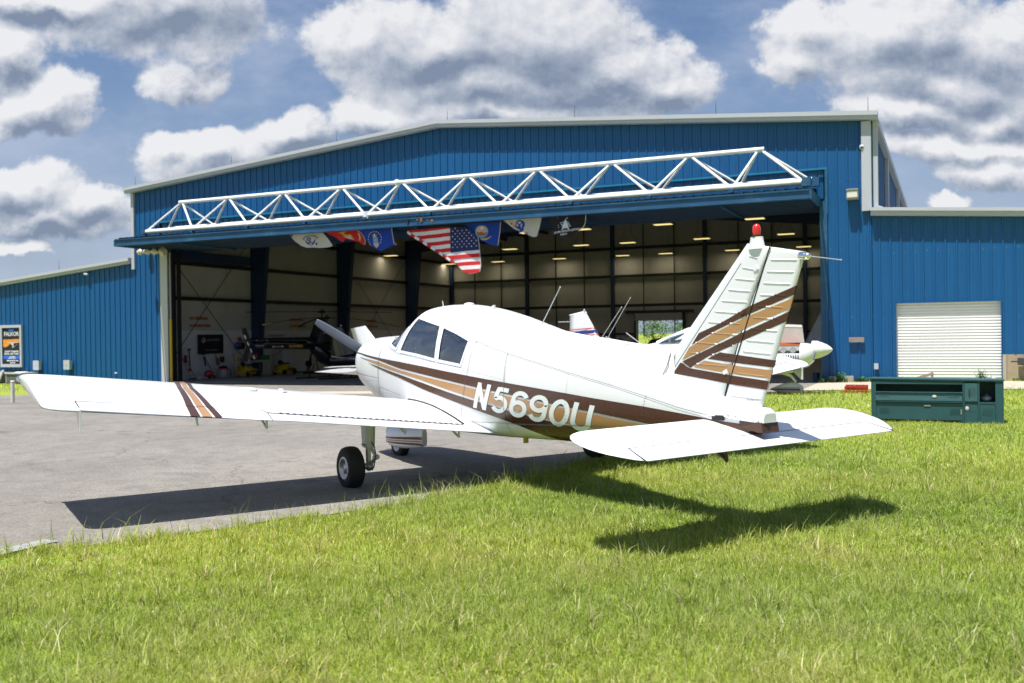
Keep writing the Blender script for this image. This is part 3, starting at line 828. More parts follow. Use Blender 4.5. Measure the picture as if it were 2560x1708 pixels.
def band(mb, T, B, off, x0, x1, side, rows=12, dx=.035, ):
    n = int((x1-x0)/dx)+1; V = []; F = []
    xT, zT = zip(*T); xB, zB = zip(*B)
    for i in range(n+1):
        x = x0+(x1-x0)*i/n
        a, b = float(np.interp(x, xT, zT)), float(np.interp(x, xB, zB))
        ta, tb_ = th_of_z(x, a), th_of_z(x, b)
        for k in range(rows+1):
            p = fpt(x, ta+(tb_-ta)*k/rows, off)
            V.append(p if side < 0 else mir(p))
    for i in range(n):
        for k in range(rows): F.append((i*(rows+1)+k, (i+1)*(rows+1)+k, (i+1)*(rows+1)+k+1, i*(rows+1)+k+1))
    mb.add(V, F, 0, True)
for side in (-1, 1):
    mb = MB(); band(mb, SA_T, SA_B, .0038, .24, 6.5, side); band(mb, SC_T, SC_B, .0038, .94, 6.0, side, rows=18)
    band(mb, [(6.0, .88)]+SA_T[-3:], [(5.9, .2), (6.95, .2)], .0034, 6.42, 6.89, side, rows=18)
    mb.build('brown_stripe', MA['brown'], ap)
    mb = MB(); band(mb, ST_T, ST_B, .0038, .55, 6.4, side); mb.build('tan_stripe', MA['tan'], ap)
# registration letters as brush strokes laid on the skin
def arc(cx, cy, rx, ry, a0, a1, n=14): return [(cx+rx*math.cos(R(a0+(a1-a0)*i/n)), cy+ry*math.sin(R(a0+(a1-a0)*i/n))) for i in range(n+1)]
LT = .0245
GL = {
 'N': [[(.026, 0), (.026, .30)], [(.022, .285), (.148, .015)], [(.150, 0), (.150, .30)]],
 '5': [[(.175, .274), (.055, .274), (.040, .165)]+arc(.098, .103, .076, .077, 130, -150, 20)],
 '6': [arc(.105, .205, .076, .070, 25, 165, 12)+[(.026, .14)]+arc(.103, .098, .078, .073, 180, 540, 26)],
 '9': [arc(.103, .202, .078, .073, 0, 360, 26)+[(.181, .16)]+arc(.103, .100, .078, .075, 0, -155, 14)],
 '0': [arc(.105, .15, .080, .125, 0, 360, 36)],
 'U': [[(.026, .30), (.026, .10)]+arc(.103, .10, .077, .074, 180, 360, 18)+[(.18, .30)]],
}
def stroke(mb, pts, wd, f, off):
    P = [pts[0]]
    for q in pts[1:]:
        p = P[-1]; L = math.hypot(q[0]-p[0], q[1]-p[1])
        if L < 1e-6: continue
        n = max(1, int(L/.02))
        for k in range(1, n+1): P.append((p[0]+(q[0]-p[0])*k/n, p[1]+(q[1]-p[1])*k/n))
    closed = math.hypot(P[0][0]-P[-1][0], P[0][1]-P[-1][1]) < 1e-5
    if closed: P = P[:-1]
    k = len(P); V = []; F = []
    for i in range(k):
        a = P[(i-1) % k] if closed else P[max(i-1, 0)]; b = P[(i+1) % k] if closed else P[min(i+1, k-1)]
        t = np.array(b)-np.array(a); t /= np.linalg.norm(t)
        nn = np.array([-t[1], t[0]])*wd
        V += [f(P[i][0]+nn[0], P[i][1]+nn[1], off), f(P[i][0]-nn[0], P[i][1]-nn[1], off)]
    for i in range(k if closed else k-1):
        j = (i+1) % k; F.append((2*i, 2*j, 2*j+1, 2*i+1))
    mb.add(V, F, 0, True)
SP = [0, .272, .545, .815, 1.095, 1.372]
for side in (-1, 1):
    mb = MB()
    for gch, s0 in zip('N5690U' if side < 0 else 'N5690U', SP):
        if side > 0: s0 = s0
        def f(x, y, off, s0=s0):
            if side < 0: X = 3.462+(s0+x*1.22)*1.01+.41*y*.92
            else: X = 3.462+(1.64-(s0+x*1.22))*1.01-.41*y*.92
            Z = .800-.098*(X-3.462)+y*.92*(1-.02*(X-3.46))
            p = fz(X, Z, off); return p if side < 0 else mir(p)
        for q, st in enumerate(GL[gch]): stroke(mb, st, LT, f, .0064+.0006*q)
    mb.build('registration_letters', MA['letter'], ap)
# panel seams
def seam(mb, pts, wd=.0045, off=.0082, n=20, side=-1): outline_strip(mb, pts, wd, off, n=n, closed=False, side=side)
for side in (-1, 1):
    mb = MB()
    seam(mb, [(3.438, 1.484), (3.979, 1.360), (4.875, 1.182), (5.425, 1.080), (6.155, .925), (6.45, .88)], side=side)
    seam(mb, [(3.30, .640), (3.95, .665), (4.5, .685), (5.3, .715)], .004, side=side)
    for pts in ([(1.30, 1.49), (1.305, 1.40), (1.285, 1.27), (1.27, 1.115), (1.26, .829)], [(3.468, 1.62), (3.45, 1.484), (3.42, 1.347), (3.385, 1.187), (3.33, 1.004), (3.26, .80), (3.20, .66)],
                [(3.985, 1.60), (3.985, 1.362), (3.985, 1.19), (3.975, .987), (3.96, .75), (3.95, .56)]):
        seam(mb, pts, .0045 if pts[0][0] > 2 else .010, side=side)
    seam(mb, [(1.40, 1.44), (1.75, 1.37), (1.87, 1.345), (2.6, 1.27), (3.3, 1.20)], .0035, side=side)
    seam(mb, [(.35, 1.08), (.8, 1.06), (1.27, 1.04)], .005, side=side)
    seam(mb, [(1.28, .93), (1.6, .90), (1.9, .86)], .004, side=side)
    mb.build('panel_seam', MA['seam'], ap)
mb = MB()
for side in (-1, 1):
    for x0 in (3.975, 4.0): pass
    for (a, b, n) in (((3.44, 1.47), (3.40, 1.16), 12), ((3.995, 1.34), (3.995, 1.08), 10), ((4.1, 1.345), (5.4, 1.095), 46), ((5.8, 1.01), (5.75, .9), 5), ((3.40, 1.18), (3.98, 1.10), 24), ((3.96, .655), (5.0, .70), 40), ((4.87, 1.17), (4.82, .72), 14), ((5.80, 1.0), (5.75, .8), 6)):
        for k in range(n):
            x = a[0]+(b[0]-a[0])*k/(n-1); z = a[1]+(b[1]-a[1])*k/(n-1); p = fz(x, z, .0075)
            if side > 0: p = mir(p)
            mb.ell(p, (.004, .0025, .004), 6, 4)
mb.build('rivet_row', MA['seam'], ap)
mb = MB()
for (x, z, h) in ((.42, 1.10, .14), (1.18, 1.0, .18)):
    for k in range(2): seam(mb, [(x+.02*k, z), (x+.02*k, z-h)], .006, .009)
mb.build('cowl_latch', MA['grey'], ap)
mb = MB()
for s_ in (-1, 1): mb.ell((.205, s_*.2, 1.25), (.03, .10, .055), 16, 8)
mb.build('cooling_inlet', MA['dark'], ap)
# cabin fittings
mb = MB(); mb.bb(1.9, 3.3, -.38, .38, .62, .66); mb.build('cabin_floor', MA['dark'], ap)
mb = MB(); mb.bb(1.72, 1.80, -.5, .5, 1.0, 1.37); mb.box((1.62, 0, 1.38), (.3, .95, .03)); mb.build('instrument_panel', MA['dark'], ap)
for sx_, yy in ((2.62, -.25), (2.62, .25), (3.28, -.24), (3.28, .24)):
    mb = MB(); bk = Matrix.Rotation(R(14), 3, 'Y')
    if sx_ < 3:
        mb.box((sx_-.28, yy, .92), (.5, .42, .14)); mb.loft([[(sx_-.05+dx+.25*(z-.95), yy+s_*(.20 if z < 1.3 else .17 if z < 1.39 else .10), z) for (dx, s_) in ((-.05, -1), (-.05, 1), (.05, 1), (.05, -1))] for z in (.95, 1.1, 1.25, 1.36, 1.41)], 0, True)
    else:
        mb.box((sx_-.25, yy, .90), (.45, .46, .14)); mb.loft([[(sx_-.05+dx+.2*(z-.95), yy+s_*(.225 if z < 1.3 else .19), z) for (dx, s_) in ((-.05, -1), (-.05, 1), (.05, 1), (.05, -1))] for z in (.95, 1.1, 1.30, 1.39, 1.44)], 0, True)
    mb.build('seat', MA['beige'], ap)
mb = MB(); mb.tube([(1.98, -.40, 1.36), (1.98, -.30, 1.36)], .014, 6); mb.tube([(1.98, -.35, 1.25), (1.98, -.35, 1.46), (1.98, -.31, 1.50)], .016, 6); mb.tube([(1.78, -.33, 1.3), (1.98, -.33, 1.3)], .012, 6); mb.build('control_yoke', MA['white'], ap)
mb = MB(); mb.tube([(1.93, -.47, 1.37), (1.99, -.455, 1.49), (2.04, -.44, 1.53), (2.10, -.45, 1.49), (2.12, -.47, 1.35)], .008, 6); mb.build('vent_window_latch', MA['beige'], ap)
mb = MB(); mb.bb(1.50, 1.60, -.33, -.20, 1.47, 1.475); mb.box((1.55, -.43, 1.50), (.05, .01, .07)); mb.build('glareshield_card', MA['white'], ap)

# wings
def waf(t):
    th = .15*5*(.2969*math.sqrt(max(t, 0))-.126*t-.3516*t*t+.2843*t**3-.1036*t**4); return th, .02*4*t*(1-t)
XLE, CH = 2.04, 1.65
def wz(x, y, up=1, k=1.0, xl=None, ch=None):
    xl = XLE if xl is None else xl; ch = CH if ch is None else ch
    t = min(1, max(0, (x-xl)/ch)); th, ca = waf(t)
    zc = .769-.127*(x-XLE)+.1277*(abs(y)-.593)
    kk = k*(.62 if up > 0 else 1.15)
    return zc+(ca+up*th*kk)*CH-(.028*max(0, (abs(y)-3.2)/1.3) if up > 0 else 0) if up else zc+ca*CH
TS = [0, .004, .01, .02, .032, .045, .06, .08, .103, .13, .16, .19, .225, .26, .30, .34, .385, .43, .475, .52, .565, .61, .655, .70, .74, .78, .82, .86, .895, .93, .965, 1]
def wing(side):
    mb = MB(); rings = []
    for (y, xl, xt, k) in ((.30, 2.0, 3.69, 1), (.593, XLE, 3.69, 1), (1.2, XLE, 3.69, 1), (2.6, XLE, 3.69, 1), (4.2, XLE, 3.69, 1), (4.36, 2.04, 3.688, 1), (4.46, 2.045, 3.675, .98), (4.52, 2.055, 3.65, .93), (4.555, 2.07, 3.61, .84), (4.575, 2.09, 3.56, .70), (4.58, 2.12, 3.50, .3)):
        ch = xt-xl
        r_ = [(xl+ch*t, side*y, wz(xl+ch*t, y, 1, k, xl, ch)) for t in TS]+[(xl+ch*t, side*y, wz(xl+ch*t, y, -1, k*.85, xl, ch)) for t in TS[-2:0:-1]]
        rings.append(r_)
    mb.loft(rings); o = mb.build('wing', MA['plane'], ap)
    def wl(pts, wd, mt, nm, off=.0055, n=30, dash=0):
        mb = MB(); 
        for a, b in zip(pts[:-1], pts[1:]):
            for k in range(n):
                if dash and k % 2: continue
                x0, y0 = a[0]+(b[0]-a[0])*k/n, a[1]+(b[1]-a[1])*k/n; x1, y1 = a[0]+(b[0]-a[0])*(k+1)/n, a[1]+(b[1]-a[1])*(k+1)/n
                t = np.array([x1-x0, y1-y0]); t /= np.linalg.norm(t); nn = np.array([-t[1], t[0]])*wd/2
                Q = [(x0+nn[0], y0+nn[1]), (x1+nn[0], y1+nn[1]), (x1-nn[0], y1-nn[1]), (x0-nn[0], y0-nn[1])]
                mb.add([(x, side*y, wz(x, y)+off) for x, y in Q], [(0, 1, 2, 3)])
        mb.build(nm, mt, o)
    wl([(3.686, 4.30), (3.44, 4.31), (3.44, 2.74), (3.50, 2.715)], .009, MA['gap'], 'aileron_gap')
    wl([(3.50, 2.715), (3.498, 1.7), (3.488, .655)], .014, MA['gap'], 'flap_gap')
    wl([(3.497, 2.6), (3.486, .68)], .030, MA['gap'], 'flap_gap', .0068, 60, 1)
    wl([(3.686, 2.73), (3.50, 2.715)], .006, MA['gap'], 'flap_gap')
    wl([(2.50, 4.24), (3.40, 4.30)], .003, MA['seam'], 'tip_seam')
    mb = MB()
    pts = [(2.35, .70), (2.45, .665), (2.629, .640), (2.803, .625), (3.066, .63), (3.273, .635), (3.466, .642)]
    mb.tube([(x, side*y, wz(x, y)+.004) for x, y in pts], .011, 8); mb.build('root_seal', MA['gap'], o)
    # stripes round the wing
    E0 = [(2.04, 3.19, 3.05), (2.77, 3.325, 3.175), (3.15, 3.376, 3.185), (3.40, 3.413, 3.188), (3.686, 3.445, 3.175)]
    for (nm, f0, f1, mt) in (('brown_stripe', 0, .30, 'brown'), ('tan_stripe', .385, .68, 'tan'), ('brown_stripe', .77, 1, 'brown')):
        mb = MB(); V = []; F = []; n = 40
        for i in range(n+1):
            x = 2.05+(3.686-2.05)*i/n
            L_ = float(np.interp(x, [e[0] for e in E0], [e[1] for e in E0])); R_ = float(np.interp(x, [e[0] for e in E0], [e[2] for e in E0]))
            for ff in (f0, f1):
                y = L_+(R_-L_)*ff; V.append((x, side*y, wz(x, y)+.0040))
        for i in range(n): F.append((2*i, 2*i+2, 2*i+3, 2*i+1))
        mb.add(V, F, 0, True); mb.build(nm, MA[mt], o)
    mb = MB(); mb.ell((2.62, side*2.62, wz(2.62, 2.62)-.004), (.10, .11, .028), 18, 10); mb.build('inspection_blister', MA['plane'], o)
    mb = MB(); mb.tube([(2.6, side*2.26, wz(2.6, 2.26)-.003), (2.6, side*2.26, wz(2.6, 2.26)+.004)], .06, 18); mb.tube([(2.6, side*2.26, wz(2.6, 2.26)+.004), (2.6, side*2.26, wz(2.6, 2.26)+.035)], [.03, .024], 14); mb.build('fuel_cap', MA['plane'], o)
    mb = MB(); mb.ell((2.10, side*4.565, 1.245), (.055, .035, .032), 14, 10); mb.build('navigation_light', MA['chrome'], o)
    mb = MB(); z0 = wz(3.6, 4.3, -1)
    mb.prism([(3.42, z0+.03), (3.70, z0+.0), (3.70, z0-.165), (3.67, z0-.165)], side*4.305, side*4.317, 1); mb.build('tip_plate', MA['plane'], o)
    for (y, dz) in ((3.37, .085), (2.76, .075), (1.38, .055), (.78, .06)):
        mb = MB(); z0 = wz(3.6, y, -1)
        if y > 3: mb.prism([(3.52, z0+.02), (3.58, z0+.02), (3.625, z0-dz), (3.605, z0-dz)], side*y-.006, side*y+.006, 1)
        else:
            for a, b in (((3.40, z0+.03), (3.61, z0-dz)), ((3.60, z0+.02), (3.615, z0-dz)), ((3.40, z0+.03), (3.6, z0+.01))):
                mb.tube([(a[0], side*y, a[1]), (b[0], side*y, b[1])], .011, 6)
        mb.build('hinge_bracket', MA['strut'], o)
    return o
wing(-1); wing(1)
# fin and rudder
def lerp(a, b, t): return (a[0]+(b[0]-a[0])*t, a[1]+(b[1]-a[1])*t)
LE0, LE1, HG0, HG1, TE0, TE1 = (5.722, 1.16), (6.765, 2.195), (6.53, 1.006), (7.030, 2.185), (6.905, .953), (7.335, 2.085)
def ft(c, s): 
    c = min(1, max(0, c)); return (.62*math.sqrt(c)-.25*c-.58*c*c+.26*c**3-.03*c)*(.115-.045*s)+.002
def fin_pt(s, c, side, k=1.0):
    a, b = lerp(LE0, LE1, s), lerp(TE0, TE1, s)
    p = lerp(a, b, c); return (p[0], side*ft(c, s)*k, p[1])
hf = [(HG0[0]-LE0[0])/(TE0[0]-LE0[0]), (HG1[0]-LE1[0])/(TE1[0]-LE1[0])]
def chc(s): return hf[0]+(hf[1]-hf[0])*s
CF = [0, .02, .06, .12, .22, .36, .52, .7, .86, 1]
def surf_part(nm, c0, c1, s0=0):
    mb = MB(); rings = []
    for (s, k) in [(i/14, 1) for i in range(15)]+[(1.006, .93), (1.016, .78), (1.022, .5), (1.025, .15)]:
        a, b = c0(s), c1(s)
        cs = [a+(b-a)*t for t in CF]
        rings.append([fin_pt(s, c, -1, k) for c in cs]+[fin_pt(s, c, 1, k) for c in cs[::-1]])
    mb.loft(rings); return mb.build(nm, MA['plane'], ap)
finO = surf_part('fin', lambda s: 0, lambda s: chc(s)-.006)
rudO = surf_part('rudder', lambda s: chc(s)+.008, lambda s: 1)
mb = MB(); mb.loft([[fin_pt(s, c, sd, .8) for (c, sd) in ((chc(s)-.02, -1), (chc(s)+.02, -1), (chc(s)+.02, 1), (chc(s)-.02, 1))] for s in (0, .5, 1)]); mb.build('rudder_gap', MA['gap'], finO)
def fin_inv(x, z):
    s = (z-1.1)/1.1; c = .5
    for _ in range(12):
        a, b = lerp(LE0, LE1, s), lerp(TE0, TE1, s); c = (x-a[0])/(b[0]-a[0]); zz = a[1]+(b[1]-a[1])*c; s += (z-zz)/1.1
    return s, c
def fin_dec(mb, T, B, side, off=.0018, n=24, rows=3):
    """band between two polylines given in (x, z), laid on the fin and rudder side"""
    def at(L_, t):
        x0, x1 = L_[0][0], L_[-1][0]; x = x0+(x1-x0)*t; return x, float(np.interp(x, [p[0] for p in L_], [p[1] for p in L_]))
    V = []; F = []
    for i in range(n+1):
        a, b = at(T, i/n), at(B, i/n)
        for k in range(rows+1):
            x, z = lerp(a, b, k/rows); s, c = fin_inv(x, z); V.append((x, side*(ft(c, s)+off), z))
    for i in range(n):
        for k in range(rows): F.append((i*(rows+1)+k, (i+1)*(rows+1)+k, (i+1)*(rows+1)+k+1, i*(rows+1)+k+1))
    mb.add(V, F, 0, True)
def hx(z): return HG0[0]+(HG1[0]-HG0[0])*(z-HG0[1])/(HG1[1]-HG0[1])
FB = [
 ('brown', [(6.262, 1.532), (6.504, 1.608), (6.841, 1.744), (7.262, 1.872)], [(6.178, 1.437), (6.469, 1.556), (6.829, 1.680), (7.235, 1.805)]),
 ('tan', [(6.150, 1.415), (6.411, 1.520), (6.786, 1.655), (7.228, 1.782)], [(6.062, 1.310), (6.315, 1.394), (6.774, 1.568), (7.200, 1.707)]),
 ('brown', [(6.062, 1.297), (6.362, 1.400), (6.773, 1.544), (7.192, 1.684)], [(6.160, 1.246), (6.383, 1.350), (6.587, 1.417), (6.772, 1.481), (7.165, 1.612)]),
 ('brown', [(6.365, 1.326), (6.50, 1.378), (6.52, 1.374), (6.71, 1.354), (7.05, 1.319)], [(6.365, 1.323), (6.682, 1.293), (7.03, 1.265)]),
 ('tan', [(6.215, 1.262), (6.325, 1.308), (6.692, 1.269), (7.020, 1.242)], [(6.205, 1.252), (6.625, 1.208), (6.995, 1.179)]),
 ('brown', [(5.955, 1.200), (6.045, 1.292), (6.150, 1.243), (6.581, 1.198), (6.985, 1.160)], [(5.950, 1.195), (6.355, 1.155), (6.612, 1.123), (6.960, 1.093)]),
]
for side in (-1, 1):
    for (mt, T, B) in FB:
        # split at the hinge so each band sits on its own surface
        mb = MB(); fin_dec(mb, T, B, side, n=36); mb.build(mt+'_stripe', MA[mt], finO)
    mb = MB(); mb.tube([(hx(z)+.002, side*(ft(chc((z-1.1)/1.1), (z-1.1)/1.1)+.002), z) for z in np.linspace(1.03, 2.19, 12)], .0045, 6); mb.build('hinge_line', MA['gap'], finO)
BANDP = [(mt, T+B[::-1]) for mt, T, B in FB]
def bead(mb, a, b, side):
    N_ = 40; pts = []; rr = []
    for i in range(N_+1):
        x, z = lerp(a, b, i/N_); s, c = fin_inv(x, z); pts.append((x, side*(ft(c, s)-.0035), z)); rr.append(.0085*min(1, .15+min(i, N_-i)/4))
    for i in range(N_):
        xm, zm = (pts[i][0]+pts[i+1][0])/2, (pts[i][2]+pts[i+1][2])/2; mi = 0
        for mt, P_ in BANDP:
            if inpoly(xm, zm, P_): mi = 1 if mt == 'brown' else 2
        mb.tube(pts[i:i+2], rr[i:i+2], 8, mi, caps=False)
for (nm_, par, sp) in (('stiffening_bead', finO, 0), ('stiffening_bead', rudO, 1)):
    for mt_, rng in (('plane', None),):
        mb = MB()
        for side in (-1, 1):
            for k in range(-5, 12):
                z = 1.695+.0835*k
                if sp == 0:
                    if k < -3 or k > 5: 
                        if k > 5: continue
                    s_, c_ = fin_inv(hx(z), z)
                    xl = 5.948+(z-1.225)*(6.76-5.948)/(2.10-1.225)+.045
                    if z > 1.18 and z < 2.14 and xl < hx(z)-.12: bead(mb, (xl, z+.012), (hx(z)-.05-.04*(k > 3), z-.014), side)
                else:
                    z2 = 1.03+.0865*(k+5)
                    xt = TE0[0]+(TE1[0]-TE0[0])*(z2-TE0[1])/(TE1[1]-TE0[1])
                    if z2 < 2.08: bead(mb, (hx(z2)+.035, z2+.012), (xt-.04, z2-.010), side)
        mb.build(nm_, [MA['plane'], MA['brown'], MA['tan']], par, weld=True)
mb = MB()
for side in (-1, 1):
    for z in (1.22, 2.02):
        x = hx(z)-.07; s, c = fin_inv(x, z); mb.box((x, side*(ft(c, s)+.002), z), (.045, .012, .03), Matrix.Rotation(R(-25), 3, 'Y'))
mb.split('hinge_cover', MA['plane'], finO)
mb = MB()
for side in (-1, 1):
    z = 1.69; x = hx(z)-.07; s, c = fin_inv(x, z); mb.box((x, side*(ft(c, s)+.003), z), (.045, .012, .03), Matrix.Rotation(R(-25), 3, 'Y'))
mb.split('hinge_cover', MA['brown'], finO)
mb = MB()
for side in (-1, 1):
    pts = [lerp((5.948, 1.225), (6.76, 2.10), t) for t in np.linspace(.0, .97, 30)]
    for a, b in zip(pts[:-1], pts[1:]):
        A = []
        for (x, z) in (a, b):
            s, c = fin_inv(x, z); A.append((x, side*(ft(c, s)+.0012), z))
        mb.tube(A, .0018, 4, caps=False)
mb.build('panel_seam', MA['seam'], finO)
# beacon, tip light, whip
mb = MB(); mb.loft([[(6.885+r_*1.15*math.cos(a), r_*.62*math.sin(a), z) for a in np.linspace(0, 2*math.pi, 21)[:-1]] for (r_, z) in ((.066, 2.17), (.058, 2.215), (.052, 2.25), (.052, 2.262))]); mb.build('beacon_mount', MA['plane'], finO)
mb = MB(); mb.tube([(6.885, 0, 2.262), (6.885, 0, 2.275)], .036, 18); b_ = mb.build('beacon_ring', MA['gap'], finO)
mb = MB(); mb.loft([[(6.885+r_*math.cos(a), r_*math.sin(a), z) for a in np.linspace(0, 2*math.pi, 25)[:-1]] for (r_, z) in ((.027, 2.275), (.031, 2.295), (.032, 2.315), (.030, 2.337), (.024, 2.353), (.013, 2.361), (.003, 2.363))]); mb.build('beacon', MA['red'], finO)
mb = MB(); mb.tube([(7.30, 0, 2.088), (7.345, 0, 2.082)], .030, 14); mb.ell((7.36, 0, 2.081), (.03, .026, .026), 12, 8); mb.build('tail_light', MA['chrome'], rudO)
mb = MB(); mb.tube([(7.37, 0, 2.080), (7.655, 0, 2.030)], .0035, 6); mb.tube([(7.65, 0, 2.031), (7.66, 0, 2.03)], .006, 6); mb.build('static_wick', MA['grey'], rudO)
mb = MB()
V_, F_ = text_mesh('DO NOT PUSH', .022)
mb.add([(6.835+x, -(ft(.9, .1)+.004), 1.01+y) for x, y, z in V_], F_); mb.build('small_lettering', MA['seam'], rudO)

# dorsal fillet
mb = MB(); rings = []
for x, ztop, zb_, hw_ in ((4.30, 1.585, 1.50, .05), (4.75, 1.525, 1.42, .09), (5.05, 1.497, 1.34, .10), (5.35, 1.462, 1.28, .095), (5.65, 1.432, 1.21, .085), (5.90, 1.402, 1.13, .07), (5.97, 1.38, 1.12, .03)):
    zb2 = float(interp(np.array([x]))[0][1])
    rings.append([(x, -hw_*1.25, zb2-.05), (x, -hw_*.75, zb2*.75+ztop*.25), (x, -.030, ztop-.045), (x, -.014, ztop-.008), (x, 0, ztop), (x, .014, ztop-.008), (x, .030, ztop-.045), (x, hw_*.75, zb2*.75+ztop*.25), (x, hw_*1.25, zb2-.05)])
mb.loft(rings, closed=False, caps=False); mb.build('dorsal_fillet', MA['plane'], ap)
mb = MB()
for pts in ([(5.935, -.032, 1.372), (5.915, -.062, 1.25), (5.893, -.098, 1.172)], [(5.80, -.105, 1.185), (5.893, -.100, 1.172)]): mb.tube(pts, .0035, 5)
mb.build('panel_seam', MA['gap'], ap)

# tail fairing
mb = MB(); rings = []
for (x, hw_, zt, zb_) in ((6.44, .135, 1.045, .875), (6.52, .132, 1.018, .875), (6.60, .124, 1.000, .880), (6.66, .118, .992, .868), (6.75, .110, .980, .858), (6.88, .098, .966, .850), (6.95, .088, .952, .846), (6.975, .080, .935, .845), (6.985, .070, .915, .845)):
    r_ = []
    for a in np.linspace(0, math.pi, 15): r_.append((x, -hw_*math.copysign(abs(math.cos(a))**.5, math.cos(a)), zb_+(zt-zb_)*abs(math.sin(a))**.62))
    rings.append(r_)
mb.loft(rings, closed=False, caps=False); mb.add(rings[-1], [tuple(range(15))]); mb.build('tail_fairing', MA['plane'], ap)
mb = MB()
for x in (6.665, 6.735, 6.82, 6.90, 6.945):
    for s_ in (-1, 1): mb.ell((x, s_*float(np.interp(x, [6.6, 6.95], [.126, .088])), float(np.interp(x, [6.6, 6.95], [.898, .860]))), (.009, .004, .009), 8, 5)
for z in (.93, .96, .99): mb.ell((6.475, -.137+.012*(z-.93)/.03, z), (.005, .003, .005), 6, 4)
mb.build('fairing_screw', MA['alu'], ap)
mb = MB(); mb.prism([(6.60, .835), (6.62, .872), (6.66, .866), (6.975, .848), (6.990, .775), (6.95, .77)], -.092, .092, 1); mb.build('tail_end', MA['brown'], ap)
mb = MB(); mb.bb(6.984, 6.987, -.035, -.005, .785, .83); mb.bb(6.50, 6.62, -.1305, .1305, .845, .884); mb.build('stabilator_slot', MA['gap'], ap)
mb = MB()
for a, b in (((6.39, .60), (6.53, .505)), ((6.53, .505), (6.52, .61)), ((6.45, .60), (6.53, .50))): mb.tube([(a[0], 0, a[1]), (b[0], 0, b[1])], .012, 6)
mb.prism([(6.38, .62), (6.50, .62), (6.44, .575)], -.008, .008, 1); mb.build('tail_skid', MA['brown'], ap)

# stabilator
mb = MB(); rings = []
ST = [(0, 6.40, 7.104, 1), (.6, 6.40, 7.104, 1), (1.15, 6.40, 7.104, 1), (1.33, 6.403, 7.104, 1), (1.40, 6.414, 7.06, .93), (1.46, 6.438, 6.99, .82), (1.51, 6.47, 6.92, .68), (1.55, 6.52, 6.85, .50), (1.575, 6.575, 6.78, .32), (1.585, 6.63, 6.72, .12)]
def stz(x): return .862-.215*(x-6.404)-.024
def sring(y, xl, xt, k):
    ch = xt-xl
    up_ = [(xl+ch*t, y, stz(xl+ch*t)+k*.36*.704*waf(t)[0]*.95) for t in TS]
    lo_ = [(xl+ch*t, y, stz(xl+ch*t)-k*.36*.704*waf(t)[0]*.95) for t in TS[-2:0:-1]]
    return up_+lo_
rings = [sring(-y, a, b, k) for (y, a, b, k) in ST[::-1]]+[sring(y, a, b, k) for (y, a, b, k) in ST[1:]]
mb.loft(rings); stab = mb.build('stabilator', MA['plane'], ap)
def st_up(x): return stz(x)+.36*.704*waf((x-6.4)/.704)[0]*.95
mb = MB()
for (a, b) in (((6.865, -1.30), (6.865, 1.30)),):
    n = 60
    for k in range(n):
        y0, y1 = a[1]+(b[1]-a[1])*k/n, a[1]+(b[1]-a[1])*(k+1)/n
        wd = .0032 if k % 2 else .0044
        mb.add([(6.865-wd, y0, st_up(6.865)+.002), (6.865-wd, y1, st_up(6.865)+.002), (6.865+wd, y1, st_up(6.865)+.002), (6.865+wd, y0, st_up(6.865)+.002)], [(0, 1, 2, 3)])
for s_ in (-1, 1):
    for k in range(8):
        x0, x1 = 6.865+.233*k/8, 6.865+.233*(k+1)/8; yy = 1.30+.04*k/8; y2 = 1.30+.04*(k+1)/8
        mb.add([(x0, s_*yy, st_up(x0)+.002), (x1, s_*y2, st_up(x1)+.002), (x1, s_*(y2+.009+.0012*k), st_up(x1)+.002), (x0, s_*(yy+.009+.0012*k), st_up(x0)+.002)], [(0, 1, 2, 3)])
    for x0, x1 in ((6.98, 7.09),): mb.add([(x0, s_*.78, st_up(x0)+.002), (x1, s_*.78, st_up(x1)+.002), (x1, s_*.783, st_up(x1)+.002), (x0, s_*.783, st_up(x0)+.002)], [(0, 1, 2, 3)])
mb.build('tab_gap', MA['gap'], stab)
# propeller
mb = MB(); hubc = np.array([.12, 0, 1.215]); dirv = np.array([0, -.882, .545]); BL = np.linalg.norm(dirv); dirv /= BL; perp = np.array([0, -dirv[2], dirv[1]]); perp = -perp
for sgn in (1, -1):
    rings = []
    for (t, wdt, th_, tw) in ((.08, .04, .04, 60), (.16, .05, .030, 46), (.28, .058, .020, 34), (.45, .062, .014, 24), (.62, .060, .010, 18), (.78, .056, .008, 14), (.9, .050, .006, 12), (.975, .042, .005, 10), (.995, .036, .004, 10), (1.0, .030, .003, 10)):
        c = hubc+dirv*sgn*BL*t; q = []
        for (a, b) in ((-1, 0), (-.6, .8), (0, 1), (.6, .7), (1, 0), (.6, -.4), (0, -.5), (-.6, -.4)):
            chv = perp*sgn*math.cos(R(tw*.55))+np.array([1, 0, 0])*math.sin(R(tw*.55)); nv = np.cross(chv, dirv*sgn)
            q.append(tuple(c+chv*a*wdt*1.05+nv*b*th_))
        rings.append(q)
    mb.loft(rings)
mb.build('propeller', MA['prop'], ap)
mb = MB(); mb.tube([(.03, 0, 1.215), (.24, 0, 1.215)], .085, 20); mb.tube([(.0, 0, 1.215), (.03, 0, 1.215)], [.03, .06], 16); mb.build('propeller_hub', MA['alu'], ap)
